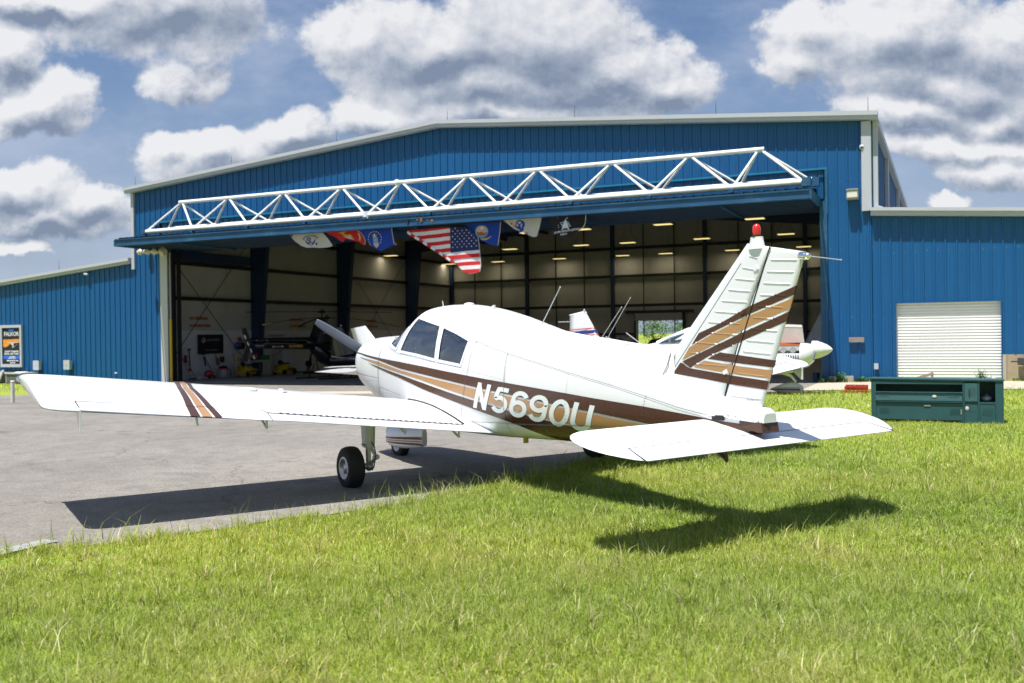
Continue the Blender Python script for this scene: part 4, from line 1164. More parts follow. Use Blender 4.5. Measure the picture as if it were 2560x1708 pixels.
# aerials and roof bits
for pts, r_ in (([(4.035, -.055, 1.575), (4.09, -.05, 1.665), (4.394, -.05, 2.0)], .005), ([(5.045, -.125, 1.365), (5.058, -.122, 1.40), (5.115, -.12, 1.503), (5.406, -.12, 1.773)], .0032), ([(4.88, .12, 1.43), (4.931, .12, 1.527), (5.245, .12, 1.862)], .0032)):
    mb = MB(); mb.tube(pts, r_, 6); mb.ell(pts[-1], (r_*1.7,)*3, 8, 6); mb.tube([pts[0], (pts[0][0]+.004, pts[0][1], pts[0][2]+.02)], r_*3, 8); mb.build('aerial', MA['white'], ap)
mb = MB(); mb.tube([(2.05, -.05, 1.88), (2.028, -.05, 1.955)], [.008, .006], 6); mb.build('aerial', MA['white'], ap)
mb = MB(); mb.ell((2.64, -.05, 1.893), (.085, .05, .022), 18, 10); mb.build('roof_dome', MA['plane'], ap)
mb = MB(); mb.prism([(3.10, 1.835), (3.18, 1.825), (3.185, 1.868), (3.15, 1.862)], -.06, -.04, 1); mb.build('roof_vent', MA['plane'], ap)
mb = MB(); mb.tube([(3.66, 0, .50), (3.66, 0, .405)], .028, 12); mb.build('belly_drain', MA['yellow'], ap)

# undercarriage
def wheel(cx, cy, cz, r_, w_, hub=True, par=None):
    n = 36; mb = MB(); pr2 = [(-.5, .56), (-.5, .74), (-.47, .86), (-.38, .955), (-.22, .99), (-.05, 1), (.05, 1), (.22, .99), (.38, .955), (.47, .86), (.5, .74), (.5, .56)]
    rings = [[(cx+r_*q*math.cos(2*math.pi*j/n), cy+w_*a, cz+r_*q*math.sin(2*math.pi*j/n)) for j in range(n)] for a, q in pr2]
    mb.loft(rings, caps=False)
    for a in (-.12, 0, .12):
        mb.loft([[(cx+(r_*q)*math.cos(2*math.pi*j/n), cy+w_*(a+da), cz+(r_*q)*math.sin(2*math.pi*j/n)) for j in range(n)] for da, q in ((-.012, 1.0), (0, 1.004), (.012, 1.0))], caps=False)
    wo_ = mb.build('wheel', MA['tyre'], par)
    mb = MB()
    rings = [[(cx+r_*q*math.cos(2*math.pi*j/n), cy+w_*a, cz+r_*q*math.sin(2*math.pi*j/n)) for j in range(n)] for a, q in ((-.46, .56), (-.50, .52), (-.49, .42), (-.36, .38), (-.34, .20), (-.42, .16), (-.42, .02))]
    mb.loft(rings, caps=False)
    rings = [[(cx+r_*q*math.cos(2*math.pi*j/n), cy+w_*a, cz+r_*q*math.sin(2*math.pi*j/n)) for j in range(n)] for a, q in ((.46, .56), (.50, .52), (.36, .38), (.34, .02))]
    mb.loft(rings, caps=False)
    mb.build('wheel_rim', MA['alu'], wo_)
    mb = MB()
    for k in range(6):
        a = k*math.pi/3; mb.ell((cx+r_*.28*math.cos(a), cy-w_*.35, cz+r_*.28*math.sin(a)), (r_*.05, w_*.03, r_*.05), 8, 5)
    mb.split('wheel_bolt', MA['dark'], wo_)
    return wo_
for side, cz in ((-1, .205), (1, .235)):
    cy = side*1.605
    wheel(2.79, cy, cz, .222, .165, par=ap)
    leg = MB()
    y0 = side*1.40
    zt = wz(2.8, 1.4, -1)+.05
    leg.loft([[(2.79+dx*wd, y0+dy*.045, z) for (dx, dy) in ((-1, 0), (-.7, 1), (.7, 1), (1, 0), (.7, -1), (-.7, -1))] for (z, wd) in ((zt, .128), (.5+cz-.205, .098), (.40+cz-.205, .082))])
    lg = leg.build('landing_gear_leg', MA['strut'], ap)
    mb = MB(); mb.tube([(2.78, y0, .42+cz-.205), (2.78, y0, cz+.02)], .028, 12); mb.tube([(2.79, side*1.36, cz), (2.79, side*1.54, cz)], .03, 12); mb.ell((2.79, y0, cz), (.05, .045, .055), 12, 8); mb.build('oleo_strut', MA['alu'], lg)
    mb = MB(); dz = cz-.205
    mb.tube([(2.83, y0, .42+dz), (2.97, y0, .315+dz)], [.022, .016], 8); mb.tube([(2.97, y0, .315+dz), (2.82, y0, .22+dz)], [.016, .022], 8); mb.ell((2.97, y0, .315+dz), (.03, .04, .03), 10, 6)
    mb.build('torque_link', MA['strut'], lg)
    mb = MB(); mb.tube([(2.85, y0, .47+dz), (2.98, y0-.02, .42+dz), (3.01, y0-.02, .34+dz), (2.96, y0-.02, .22+dz), (2.87, y0, .17+dz), (2.80, y0, .19+dz)], .006, 6); mb.build('brake_hose', MA['gap'], lg)
    mb = MB(); mb.ell((2.735, y0-.045, .43+dz), (.012, .008, .012), 8, 6); mb.ell((2.80, y0-.047, .43+dz), (.012, .008, .012), 8, 6); mb.build('leg_bolt', MA['dark'], lg)
wheel(.72, 0, .142, .178, .13, par=ap)
mb = MB(); mb.tube([(.78, 0, .12), (.86, 0, .75)], .035, 10); mb.build('nose_gear_leg', MA['strut'], ap)
PX0, PX1 = .41, 1.40
def psec(x):
    t = (x-PX0)/(PX1-PX0)
    top = .338+.042*t; bot = .115-.03*math.sin(t*3.1)+.05*t*t
    hw_ = .128*math.sqrt(max(.0, 1-((t-.33)/.36)**2)) if t < .33 else .128*(1-.86*((t-.33)/.67)**1.6)
    return max(hw_, .035), top, bot
def pant_pt(x, a, off=0):
    hw_, tp, bt = psec(x); zc, hh = (tp+bt)/2, (tp-bt)/2
    return (x, -(hw_+off)*math.copysign(abs(math.cos(a))**.6, math.cos(a)), zc+(hh+off*.4)*math.copysign(abs(math.sin(a))**.7, math.sin(a)))
mb = MB(); rings = [[pant_pt(x, a) for a in np.linspace(0, 2*math.pi, 33)[:-1]] for x in np.linspace(PX0, PX1, 26)]
mb.loft(rings); pant = mb.build('nose_wheel_fairing', MA['plane'], ap)
for (mt, z0, z1) in (('brown', (.222, .282), (.203, .246)), ('tan', (.192, .236), (.178, .212)), ('brown', (.168, .202), (.150, .172))):
    for sd in (1, -1):
        mb = MB(); V = []; F = []; n = 18; K = 4
        for i in range(n+1):
            x = PX0+.005+(PX1-PX0-.01)*i/n; t = i/n
            for k in range(K+1):
                f_ = k/K; z = (z0[0]+(z0[1]-z0[0])*t)*(1-f_)+(z1[0]+(z1[1]-z1[0])*t)*f_
                hw_, tp, bt = psec(x); zc, hh = (tp+bt)/2, (tp-bt)/2
                sa = max(-.985, min(.985, (z-zc)/hh)); a = math.asin(math.copysign(abs(sa)**(1/.7), sa)); p = pant_pt(x, a, .003); V.append((p[0], p[1]*sd, p[2]))
        for i in range(n):
            for k in range(K): F.append((i*(K+1)+k, (i+1)*(K+1)+k, (i+1)*(K+1)+k+1, i*(K+1)+k+1))
        mb.add(V, F, 0, True); mb.build(mt+'_stripe', MA[mt], pant)
# ------------------------------------------------------------------ things on and around the hangar
DXY = np.array([math.cos(YAW), math.sin(YAW)]); RXY = np.array([math.sin(YAW), -math.cos(YAW)])
def LD(lat, dep): return CAMP[:2]+DXY*dep+RXY*lat
def heading(hl, hd): v = DXY*hd+RXY*hl; return math.atan2(v[1], v[0])
def hthing(name, u, v, w_, label, cat, group=None, rot=0): return empty(name, H(u, v, w_), (0, 0, HA+rot), label, cat, group)

# lightning rods
for u, lab in ((.29, 'thin lightning rod on the far left end of the gable'), (5.6, 'thin lightning rod second from the left on the gable'), (10.8, 'thin lightning rod halfway up the left roof slope'), (15.7, 'thin lightning rod at the roof ridge'),
               (20.7, 'thin lightning rod just right of the roof ridge'), (25.6, 'thin lightning rod above the right end of the white truss'), (30.25, 'thin lightning rod above the right gable corner')):
    mb = MB(); mb.tube([(0, 0, 0), (0, 0, .46)], [.010, .005], 6); mb.tube([(0, 0, 0), (0, 0, .03)], .03, 8)
    o = mb.build('lightning_rod', MA['black'], None, lab, 'lightning rod', 'lightning rods along the gable'); o.location = H(u, -.15, rl(min(u, HW))+.17)
mb = MB(); mb.tube([(0, 0, 0), (0, 0, .46)], [.010, .005], 6); mb.tube([(0, 0, 0), (0, 0, .03)], .03, 8)
o = mb.build('lightning_rod', MA['black'], None, 'thin lightning rod on the lower left wing roof', 'lightning rod', 'lightning rods along the gable'); o.location = H(-4.5, -.1, ll(-4.5)+.13)

# ceiling lights
rows = {12.1: (13.6, 16.4, 20.4, 24.6), 19.8: (.9, 4.9, 9.05, 13.5, 16.25, 20.4, 24.8), 28.0: (.6, 4.4, 8.9, 13.3, 16.15, 20.35, 24.6)}
rown = {12.1: 'front', 19.8: 'middle', 28.0: 'back'}
proto = None
ordn = ['first', 'second', 'third', 'fourth', 'fifth', 'sixth', 'seventh']
for v, us in rows.items():
    for k, u in enumerate(us):
        lab = 'glowing hanging ceiling light, %s from the left in the %s row' % (ordn[k], rown[v])
        if proto is None:
            t = hthing('ceiling_light', u, v, 6.6, lab, 'ceiling light', 'ceiling lights in the hangar')
            mb = MB(); mb.prism([(-.23, .02), (.23, .02), (.17, .09), (-.17, .09)], -.43, .43, 0); mb.build('lamp_hood', MA['lamphood'], t)
            for q in range(6):
                mb = MB(); yy = -.19+q*.076; mb.bb(-.41, .41, yy-.024, yy+.024, -.005, .012); mb.build('lamp_tube', MA['lamp'], t)
            mb = MB()
            for s_ in (-1, 1): mb.tube([(s_*.38, 0, .1), (s_*.2, 0, .55), (s_*.2, 0, 1.2)], .008, 4)
            mb.build('hanging_chain', MA['black'], t)
            ld_ = bpy.data.lights.new('lamp_light', 'AREA'); ld_.shape = 'RECTANGLE'; ld_.size = 1.2; ld_.size_y = .6; ld_.energy = 6; ld_.color = (1, .88, .62)
            lo = bpy.data.objects.new('lamp_light', ld_); col.objects.link(lo); lo.parent = t; lo.location = (0, 0, -.03)
            proto = t
        else:
            t = copy_tree(proto); t.location = H(u, v, 6.6); t['label'] = lab

# flags: each a cloth with its emblem, hanging just behind the fascia
FV = -1.92
def mk_flag(label, pts, cloth_mat, extras, hem=None, mats=None):
    cu_, cw_ = sum(p[0] for p in pts)/len(pts), max(p[1] for p in pts)
    t = hthing('flag', cu_, FV, cw_, label, 'flag', 'flags hung under the folded door')
    def wave(u, w_): return .035*math.sin((u-cu_)*4.2+(w_-cw_)*2)+.02*math.sin((u-cu_)*9+1)
    def cloth(poly, off, th_=.004):
        bm = bmesh.new()
        vs = [bm.verts.new((u-cu_, 0, w_-cw_)) for u, w_ in poly]; bm.faces.new(vs)
        lo = [min(p[0] for p in poly)-cu_, min(p[1] for p in poly)-cw_]; hi = [max(p[0] for p in poly)-cu_, max(p[1] for p in poly)-cw_]
        if max(hi[0]-lo[0], hi[1]-lo[1]) > .12:
            for x in np.arange(lo[0]+.04, hi[0], .055): bmesh.ops.bisect_plane(bm, geom=bm.verts[:]+bm.edges[:]+bm.faces[:], plane_co=(x, 0, 0), plane_no=(1, 0, 0))
            for z in np.arange(lo[1]+.06, hi[1], .09): bmesh.ops.bisect_plane(bm, geom=bm.verts[:]+bm.edges[:]+bm.faces[:], plane_co=(0, 0, z), plane_no=(0, 0, 1))
        bmesh.ops.triangulate(bm, faces=bm.faces)
        V = [tuple(v.co) for v in bm.verts]; F = [[v.index for v in f.verts] for f in bm.faces] if not bm.verts.index_update() else None
        bm.free()
        return [(x, wave(x+cu_, z+cw_)-off, z) for x, y, z in V], F
    mb = MB(); V, F = cloth(pts, 0); mb.add(V, F, 0, True)
    if not extras.get('nobase'): mb.build('cloth', cloth_mat, t)
    for (nm, items) in extras.items():
        if nm == 'nobase': continue
        ms = []; mb = MB()
        for q, (poly, mt) in enumerate(items):
            if mt not in ms: ms.append(mt)
            V, F = cloth(poly, (.026 if nm == 'canton' else .004)+.0022*(q % 9)); mb.add(V, F, ms.index(mt), True)
        mb.build(nm, [MA[m_] for m_ in ms], t)
    if hem:
        mb = MB(); mb.tube([(u-cu_, wave(u, w_)-.004, w_-cw_) for u, w_ in hem], .014, 6); mb.build('hoist_tape', MA['skin'], t)
    return t
def ellp(cu_, cw_, a, b, n=18, rot=0): return [(cu_+a*math.cos(t)*math.cos(rot)-b*math.sin(t)*math.sin(rot), cw_+a*math.cos(t)*math.sin(rot)+b*math.sin(t)*math.cos(rot)) for t in np.linspace(0, 2*math.pi, n+1)[:-1]]
def poly_at(c, L_, s=1.0, rot=0): return [(c[0]+s*(x*math.cos(rot)-y*math.sin(rot)), c[1]+s*(x*math.sin(rot)+y*math.cos(rot))) for x, y in L_]
MA['f_white'] = mat('flag_white', (.50, .49, .44), .9, var=.06, scale=3); MA['f_red'] = mat('flag_red', (.52, .012, .015), .85, var=.12, scale=3)
MA['f_blue'] = mat('flag_blue', (.006, .045, .33), .85, var=.15, scale=3); MA['f_navy'] = mat('flag_navy', (.012, .02, .10), .85); MA['f_black'] = mat('flag_black', (.008, .008, .012), .85)
MA['f_gold'] = mat('flag_gold', (.55, .38, .03), .8); MA['f_sky'] = mat('flag_sky', (.10, .33, .55), .8); MA['f_star'] = mat('flag_star', (.68, .68, .70), .8); MA['f_pink'] = mat('flag_pink', (.55, .38, .33), .8); MA['f_ink'] = mat('flag_ink', (.02, .03, .16), .8); MA['f_brown'] = mat('flag_brown', (.30, .12, .04), .8)
eagle = [(-.22, .10), (-.15, .02), (-.06, -.03), (-.03, .06), (0, .02), (.05, -.04), (.12, .04), (.17, .13), (.15, -.02), (.08, -.10), (0, -.12), (-.10, -.08), (-.18, 0)]
# 1 white flag, blue eagle
cg = [(9.81, 5.49), (11.33, 5.47), (11.60, 5.18), (11.78, 4.94), (11.5, 4.90), (11.2, 4.89), (10.9, 4.93), (10.69, 4.92), (10.37, 5.02), (10.07, 5.2), (9.93, 5.35)]
EC = (10.82, 5.14)
mk_flag('white flag with a dark blue eagle under a lettered arc, leftmost of the hung flags', cg, MA['f_white'], {'emblem':
    [(poly_at(EC, eagle, 1.15), 'f_ink'), (ellp(EC[0]-.08, EC[1]+.10, .085, .07), 'f_ink'), (ellp(EC[0]-.08, EC[1]+.10, .05, .04), 'f_sky'), (poly_at(EC, [(-.05, -.12), (.05, -.11), (.05, -.04), (-.04, -.05)]), 'f_pink')]
    + [(poly_at((EC[0]+.34*math.cos(a), EC[1]+.02+.21*math.sin(a)), [(-.020, -.018), (.020, -.018), (.014, .018), (-.014, .018)], 1, a-math.pi/2), 'f_ink') for a in np.linspace(.5, 2.75, 15)] + [(poly_at((EC[0]+.24, EC[1]-.10), [(-.05, .05), (.03, .06), (.06, -.01), (0, -.05)]), 'f_ink')]})
# 2 red flag
mc = [(11.42, 5.46), (12.81, 5.47), (13.0, 5.36), (13.09, 5.25), (13.19, 5.06), (13.16, 4.91), (13.05, 4.95), (12.93, 5.03), (12.6, 5.11), (12.38, 5.17), (12.28, 5.05), (12.1, 5.13), (11.94, 5.24)]
mk_flag('folded red flag with a golden anchor and globe, next to the white eagle flag', mc, MA['f_red'], {'emblem':
    [([(11.98, 5.39), (12.2, 5.42), (12.45, 5.43), (12.32, 5.38), (12.28, 5.31), (12.2, 5.38)], 'f_gold'), ([(12.22, 5.34), (12.35, 5.28), (12.5, 5.22), (12.66, 5.16), (12.70, 5.19), (12.52, 5.27), (12.36, 5.35)], 'f_gold'), (ellp(12.56, 5.25, .10, .07, rot=-.6), 'f_gold'), (ellp(12.56, 5.25, .055, .035, rot=-.6), 'f_pink'),
     ([(12.30, 5.26), (12.48, 5.19), (12.74, 5.12), (12.72, 5.14), (12.5, 5.22)], 'f_star'), ([(12.88, 5.36), (12.95, 5.36), (13.02, 5.22), (13.02, 5.06), (12.94, 5.08), (12.97, 5.2)], 'f_gold'), ([(12.92, 5.30), (12.96, 5.3), (13.0, 5.2), (12.99, 5.12), (12.96, 5.13), (12.97, 5.2)], 'f_star')]}, hem=[(12.82, 5.47), (13.02, 5.36), (13.12, 5.23), (13.2, 5.06), (13.17, 4.91)])
# 3 blue flag, ring of stars
af = [(12.92, 5.45), (13.6, 5.47), (14.32, 5.46), (14.33, 5.3), (14.35, 5.12), (14.40, 4.83), (14.1, 4.73), (13.88, 4.64), (13.7, 4.72), (13.52, 4.82), (13.40, 4.95), (13.26, 5.09), (13.1, 5.26)]
AC = (13.66, 5.06)
mk_flag('bright blue flag with white stars ringing a shield, left of the striped flag', af, MA['f_blue'], {'emblem':
    [(ellp(AC[0]-.03+.26*math.cos(a), AC[1]+.03+.27*math.sin(a), .022, .022, 5), 'f_star') for a in np.linspace(-.5, 3.9, 13)] + [(poly_at(AC, [(-.10, .10), (.10, .08), (.11, -.02), (.11, -.13), (-.06, -.12)]), 'f_sky'), (ellp(AC[0]+.02, AC[1], .04, .035), 'f_gold'), (poly_at(AC, [(-.16, .24), (-.06, .14), (-.02, .24), (.03, .14), (.09, .22), (.04, .09), (-.05, .08)]), 'f_gold'), (ellp(AC[0]-.03, AC[1]+.17, .03, .05), 'f_star'),
        (poly_at(AC, [(-.06, -.10), (.04, -.13), (.13, -.11), (.16, -.17), (.12, -.25), (.06, -.30), (0, -.25), (-.05, -.18)]), 'f_pink')]}, hem=[(14.32, 5.46), (14.34, 5.26), (14.37, 5.1), (14.40, 4.9), (14.50, 4.84)])
# 4 stars and stripes
us = [(15.03, 5.32), (15.9, 5.34), (16.74, 5.34), (17.25, 5.30), (17.45, 5.19), (17.76, 4.94), (17.80, 4.6), (17.83, 4.2), (17.85, 3.97), (17.81, 3.76), (17.65, 3.70), (17.46, 3.68), (17.23, 3.76), (16.98, 4.0), (16.71, 4.22), (16.37, 4.33), (16.0, 4.58), (15.7, 4.81), (15.4, 5.04)]
def clip(poly, a, b, c):
    """part of polygon where a*u+b*w+c >= 0"""
    out = []
    for i in range(len(poly)):
        p, q = poly[i], poly[(i+1) % len(poly)]; fp, fq = a*p[0]+b*p[1]+c, a*q[0]+b*q[1]+c
        if fp >= 0: out.append(p)
        if fp*fq < 0: t = fp/(fp-fq); out.append((p[0]+(q[0]-p[0])*t, p[1]+(q[1]-p[1])*t))
    return out
stripes = []; SL = .035; SHs = .1335
for k in range(13):
    top = 5.44-SHs*k
    P_ = clip(us, SL, -1, top-SL*17.3); P_ = clip(P_, -SL, 1, -(top-SHs)+SL*17.3)
    if len(P_) > 2: stripes.append((P_, 'f_red' if k % 2 == 0 else 'f_star'))
cant = clip(clip(us, 1, 0, -16.73), -.05, 1, -4.50+.05*17.76)
stars = []
for r_ in range(9):
    n = 6 if r_ % 2 == 0 else 5
    for q in range(n):
        uu = 16.82+(q+(0 if n == 6 else .5))*.175; ww = 5.38-r_*.094+.02*(uu-17)
        lim = float(np.interp(uu, [16.73, 17.25, 17.45, 17.76], [5.30, 5.27, 5.14, 4.92]))
        if ww < lim-.0 and uu < 17.78: stars.append((poly_at((uu, ww), [(.030*(1 if i % 2 == 0 else .42)*math.sin(i*math.pi/5), .030*(1 if i % 2 == 0 else .42)*math.cos(i*math.pi/5)) for i in range(10)]), 'f_star'))
hemL = []
for k in range(12):
    a0 = (15.05+(16.9-15.05)*k/12, 5.27-(5.27-4.10)*k/12); a1 = (15.05+(16.9-15.05)*(k+1)/12, 5.27-(5.27-4.10)*(k+1)/12)
    hemL.append(([(a0[0]-.02, a0[1]+.03), (a1[0]-.02, a1[1]+.03), (a1[0]-.06, a1[1]-.05), (a0[0]-.06, a0[1]-.05)], 'f_red' if k % 2 else 'f_star'))
tf = mk_flag('large red and white striped flag with white stars on navy', us, MA['f_white'], {'stripe': stripes, 'canton': [(cant, 'f_navy')]}, hem=[(17.77, 4.95), (17.81, 4.6), (17.84, 4.2), (17.86, 3.97), (17.82, 3.76)])
cu0 = sum(p[0] for p in us)/len(us); cw0 = max(p[1] for p in us)
def flat_part(t, nm, items, cu_, cw_, off):
    ms = []; mb = MB()
    for poly, mt in items:
        if mt not in ms: ms.append(mt)
        mb.add([(u-cu_, .035*math.sin((u-cu_)*4.2+(w_-cw_)*2)+.02*math.sin((u-cu_)*9+1)-off, w_-cw_) for u, w_ in poly], [tuple(range(len(poly)))], ms.index(mt))
    return mb.build(nm, [MA[m_] for m_ in ms], t)
flat_part(tf, 'stars', stars, cu0, cw0, .034)
flat_part(tf, 'folded_hem', hemL, cu0, cw0, .034)
# 5 blue flag with a round seal
nv = [(17.18, 5.44), (17.9, 5.44), (18.56, 5.42), (18.52, 5.1), (18.45, 4.62), (18.2, 4.66), (18.03, 4.73), (17.86, 4.82), (17.71, 4.92), (17.35, 5.25)]
NC = (17.86, 5.13)
t5 = mk_flag('blue flag with a round pale seal and yellow scroll, right of the striped flag', nv, MA['f_blue'], {'emblem':
    [(ellp(NC[0], NC[1], .24, .22), 'f_sky'), (ellp(NC[0], NC[1]+.02, .20, .18), 'f_pink'), (poly_at(NC, [(-.20, .03), (-.10, -.03), (0, .0), (.10, -.06), (.2, -.02), (.15, -.12), (.02, -.15), (-.12, -.12)]), 'f_brown'), (poly_at(NC, [(-.07, .14), (0, .06), (.10, .12), (.04, .18)]), 'f_star'),
     (poly_at((18.02, 4.92), [(-.2, -.02), (-.06, -.03), (.08, -.01), (.19, .05), (.18, .0), (.06, -.07), (-.08, -.09), (-.2, -.06)]), 'f_gold')]}, hem=[(18.56, 5.42), (18.53, 5.1), (18.46, 4.62)])
for o in [t5]: o.location = H(sum(p[0] for p in nv)/len(nv), FV+.14, max(p[1] for p in nv))
# 6 white flag, blue seal
ar = [(18.70, 5.48), (19.4, 5.49), (20.14, 5.49), (20.06, 5.15), (19.98, 4.86), (19.93, 4.82), (19.81, 4.83), (19.5, 4.98), (19.16, 5.13), (19.0, 5.24)]
mk_flag('white flag with a round blue seal and red scroll, beside the black flag', ar, MA['f_white'], {'emblem':
    [(ellp(19.37, 5.26, .17, .16), 'f_blue'), (ellp(19.36, 5.33, .06, .04), 'f_white'), (poly_at((19.37, 5.24), [(-.15, .09), (-.03, .0), (-.09, -.05)]), 'f_white'), (poly_at((19.37, 5.24), [(.03, .02), (.10, .06), (.05, -.12)]), 'f_white'), (poly_at((19.37, 5.24), [(-.02, -.16), (.12, -.05), (.14, -.16), (.04, -.24)]), 'f_blue'),
     (poly_at((19.06, 5.31), [(-.05, .04), (.04, .02), (.03, -.05), (-.02, -.02)]), 'f_red'), (poly_at((19.2, 5.19), [(-.08, .06), (.06, 0), (.07, -.03), (-.06, .02)]), 'f_red'), (poly_at((19.62, 5.0), [(-.06, .02), (.0, -.04), (.08, .04), (.03, .0), (.02, -.06), (-.04, -.05)]), 'f_red')]})
# 7 black flag with a silver delta
sf = [(20.29, 5.49), (21.0, 5.47), (21.68, 5.46), (21.66, 5.17), (21.42, 4.93), (21.18, 4.76), (20.75, 4.79), (20.55, 5.12)]
SC = (21.0, 5.17)
t7 = mk_flag('black flag with a silver arrowhead over a blue globe, rightmost of the hung flags', sf, MA['f_black'], {'emblem':
    [(ellp(SC[0], SC[1], .14, .13), 'f_sky'), (ellp(SC[0], SC[1], .185, .05, rot=-.35), 'f_star'), (ellp(SC[0], SC[1], .165, .035, rot=-.35), 'f_blue'), (poly_at(SC, [(0, .21), (.13, -.19), (.03, -.10), (0, -.13), (-.03, -.10), (-.13, -.19)]), 'f_star'), (ellp(SC[0]+.06, SC[1]+.21, .022, .022, 8), 'f_star'), (ellp(SC[0]-.24, SC[1]-.02, .014, .014, 8), 'f_star'), (ellp(SC[0]-.22, SC[1]-.09, .012, .012, 8), 'f_star')]}, hem=[(21.70, 5.46), (21.67, 5.17), (21.60, 5.05), (21.44, 4.93)])
cu7 = sum(p[0] for p in sf)/len(sf); cw7 = 5.49
mb = MB()
for txt, uc, wc, sz in (('UNITED STATES SPACE', 21.06, 4.955, .088), ('FORCE', 20.95, 4.845, .07)):
    add_text(mb, txt, sz, lambda x, y, uc=uc, wc=wc: (uc-x-cu7, -.045+.035*math.sin((uc-x-cu7)*4.2+(wc-cw7)*2)+.02*math.sin((uc-x-cu7)*9+1), wc+y+.10*(-x)-cw7), bold=.002)
mb.build('lettering', MA['f_star'], t7)

# wall sign: poster frame beside the left wing
t = hthing('poster_sign', -7.72, -.06, .38, 'white framed black poster headed FALKOR over an orange sunset aeroplane picture', 'sign')
mb = MB()
for a in ((-.72, -.60, 0, 1.98), (.60, .72, 0, 1.98)): mb.bb(a[0], a[1], -.08, .02, a[2], a[3])
mb.bb(-.60, .60, -.08, .02, 0, .14); mb.bb(-.60, .60, -.08, .02, 1.85, 1.98); mb.build('sign_frame', MA['white'], t)
mb = MB(); mb.bb(-.60, .60, -.04, 0, .14, 1.85); mb.build('poster', MA['f_black'], t)
mb = MB(); mb.add([(x, -.0435, z) for x, z in ((-.55, 1.30), (.55, 1.32), (.55, 1.20), (.2, 1.16), (-.05, 1.10), (-.30, .96), (-.48, .93), (-.55, .98))], [tuple(range(8))]); mb.build('sunset_picture', mat('poster_orange', (.75, .24, .02), .6, var=.5, scale=4), t)
mb = MB()
mb.add([(x, -.047, z) for x, z in ((-.55, 1.22), (-.05, 1.16), (.55, 1.19), (.55, 1.15), (.1, 1.12), (-.05, 1.12))], [tuple(range(6))]); mb.add([(x, -.047, z) for x, z in ((-.02, 1.12), (.18, 1.12), (.15, 1.02), (.02, 1.02))], [(0, 1, 2, 3)])
mb.add([(x, -.047, z) for x, z in ((.08, 1.02), (.16, 1.0), (.14, .9), (.06, .92))], [(0, 1, 2, 3)]); mb.add([(x, -.047, z) for x, z in ((.5, 1.12), (.52, 1.13), (.2, .95), (.18, .96))], [(0, 1, 2, 3)]); mb.build('pictured_aircraft', MA['skin'], t)
mb = MB(); mb.add([(x, -.044, z) for x, z in ((-.23, 1.80), (.23, 1.80), (.12, 1.68), (-.12, 1.68))], [(0, 1, 2, 3)]); mb.add([(x, -.044, z) for x, z in ((-.55, .54), (.57, .54), (.57, .38), (-.55, .38))], [(0, 1, 2, 3)]); mb.build('blue_banner', mat('poster_blue', (.02, .12, .55), .6), t)
mb = MB()
for txt, x0, z0, sz in (('FALKOR', .02, 1.55, .27), ('FLIGHT TRAINING', .03, .73, .115), ('RENTAL AND TOURS', .0, .62, .10), ('CALL NOW', .05, .49, .07), ('BOOK A FLIGHT', .05, .42, .065), ('falkoraviation.com', .08, .31, .105), ('555-0100', .08, .20, .09)):
    mb = MB(); add_text(mb, txt, sz, lambda x, y, x0=x0, z0=z0: (x0+x, -.0475, z0+y), bold=.004); mb.build('lettering', MA['letter'], t)

# electrical boxes
for (u, w_, sx_, sz_, lab) in ((-5.95, .47, .36, .42, 'white electrical box with a conduit, nearer the poster sign'), (-3.98, .49, .36, .41, 'white electrical box with a conduit, further right on the left wing wall')):
    t = hthing('electrical_box', u, -.045, w_, lab, 'electrical box', 'electrical boxes on the left wing wall')
    mb = MB(); mb.bb(-sx_/2, sx_/2, -.16, -.02, -sz_/2, sz_/2); mb.build('box', MA['white'], t)
    mb = MB(); mb.bb(-sx_/2-.01, sx_/2+.01, -.185, -.162, -sz_/2-.01, sz_/2+.01); mb.bb(-.04, .02, -.195, -.186, -.03, .03); mb.build('lid', MA['white'], t)
    mb = MB(); mb.tube([(.05, -.08, -sz_/2), (.05, -.08, -.75)], .025, 8); mb.build('conduit', MA['blue'], t)
t = hthing('electrical_box', 30.4, -.045, .455, 'small white outlet box on the wall left of the roll up door', 'electrical box')
mb = MB(); mb.bb(-.055, .055, -.07, -.01, -.085, .085); mb.build('box', MA['white'], t)
mb = MB(); mb.bb(-.062, .062, -.085, -.072, -.092, .092); mb.build('lid', MA['white'], t)
# wood plank on the wall, wall lamps, dome camera, pipe stubs
t = hthing('wooden_board', 29.84, -.06, 1.275, 'short weathered board screwed to the blue wall right of the hangar opening', 'board')
mb = MB(); mb.bb(-.22, .22, -.06, 0, -.075, .075); mb.build('plank', MA['wood'], t)
mb = MB()
for x in (-.15, .15): mb.ell((x, -.062, .0), (.01, .006, .01), 8, 5)
mb.build('screw', MA['black'], t)
t = hthing('wall_lamp', 29.78, -.03, 5.735, 'boxy floodlight with a pale lens high on the blue wall right of the truss', 'wall lamp')
mb = MB(); mb.prism([(-.02, .16), (-.34, .16), (-.34, .13), (-.30, .10), (-.30, -.10), (-.24, -.15), (-.02, -.15)], -.17, .17, 0); mb.build('lamp_housing', MA['grey'], t)
mb = MB(); mb.bb(-.145, .145, -.315, -.302, -.10, .09); mb.build('lens', MA['shutter'], t)
t = hthing('security_camera', 30.06, -.03, 7.18, 'small white dome camera high beside the right corner post', 'camera')
mb = MB(); mb.ell((0, -.06, 0), (.085, .09, .085), 16, 12); mb.build('dome_housing', MA['white'], t)
mb = MB(); mb.ell((0, -.115, -.01), (.042, .045, .042), 12, 8); mb.build('camera_lens', MA['blk'], t)
t = hthing('security_camera', -2.75, -.04, 4.60, 'small white bullet camera high on the lower left wing wall', 'camera')
mb = MB(); mb.tube([(-.1, -.12, -.03), (.12, -.12, -.07)], .05, 10); mb.build('camera_body', MA['white'], t)
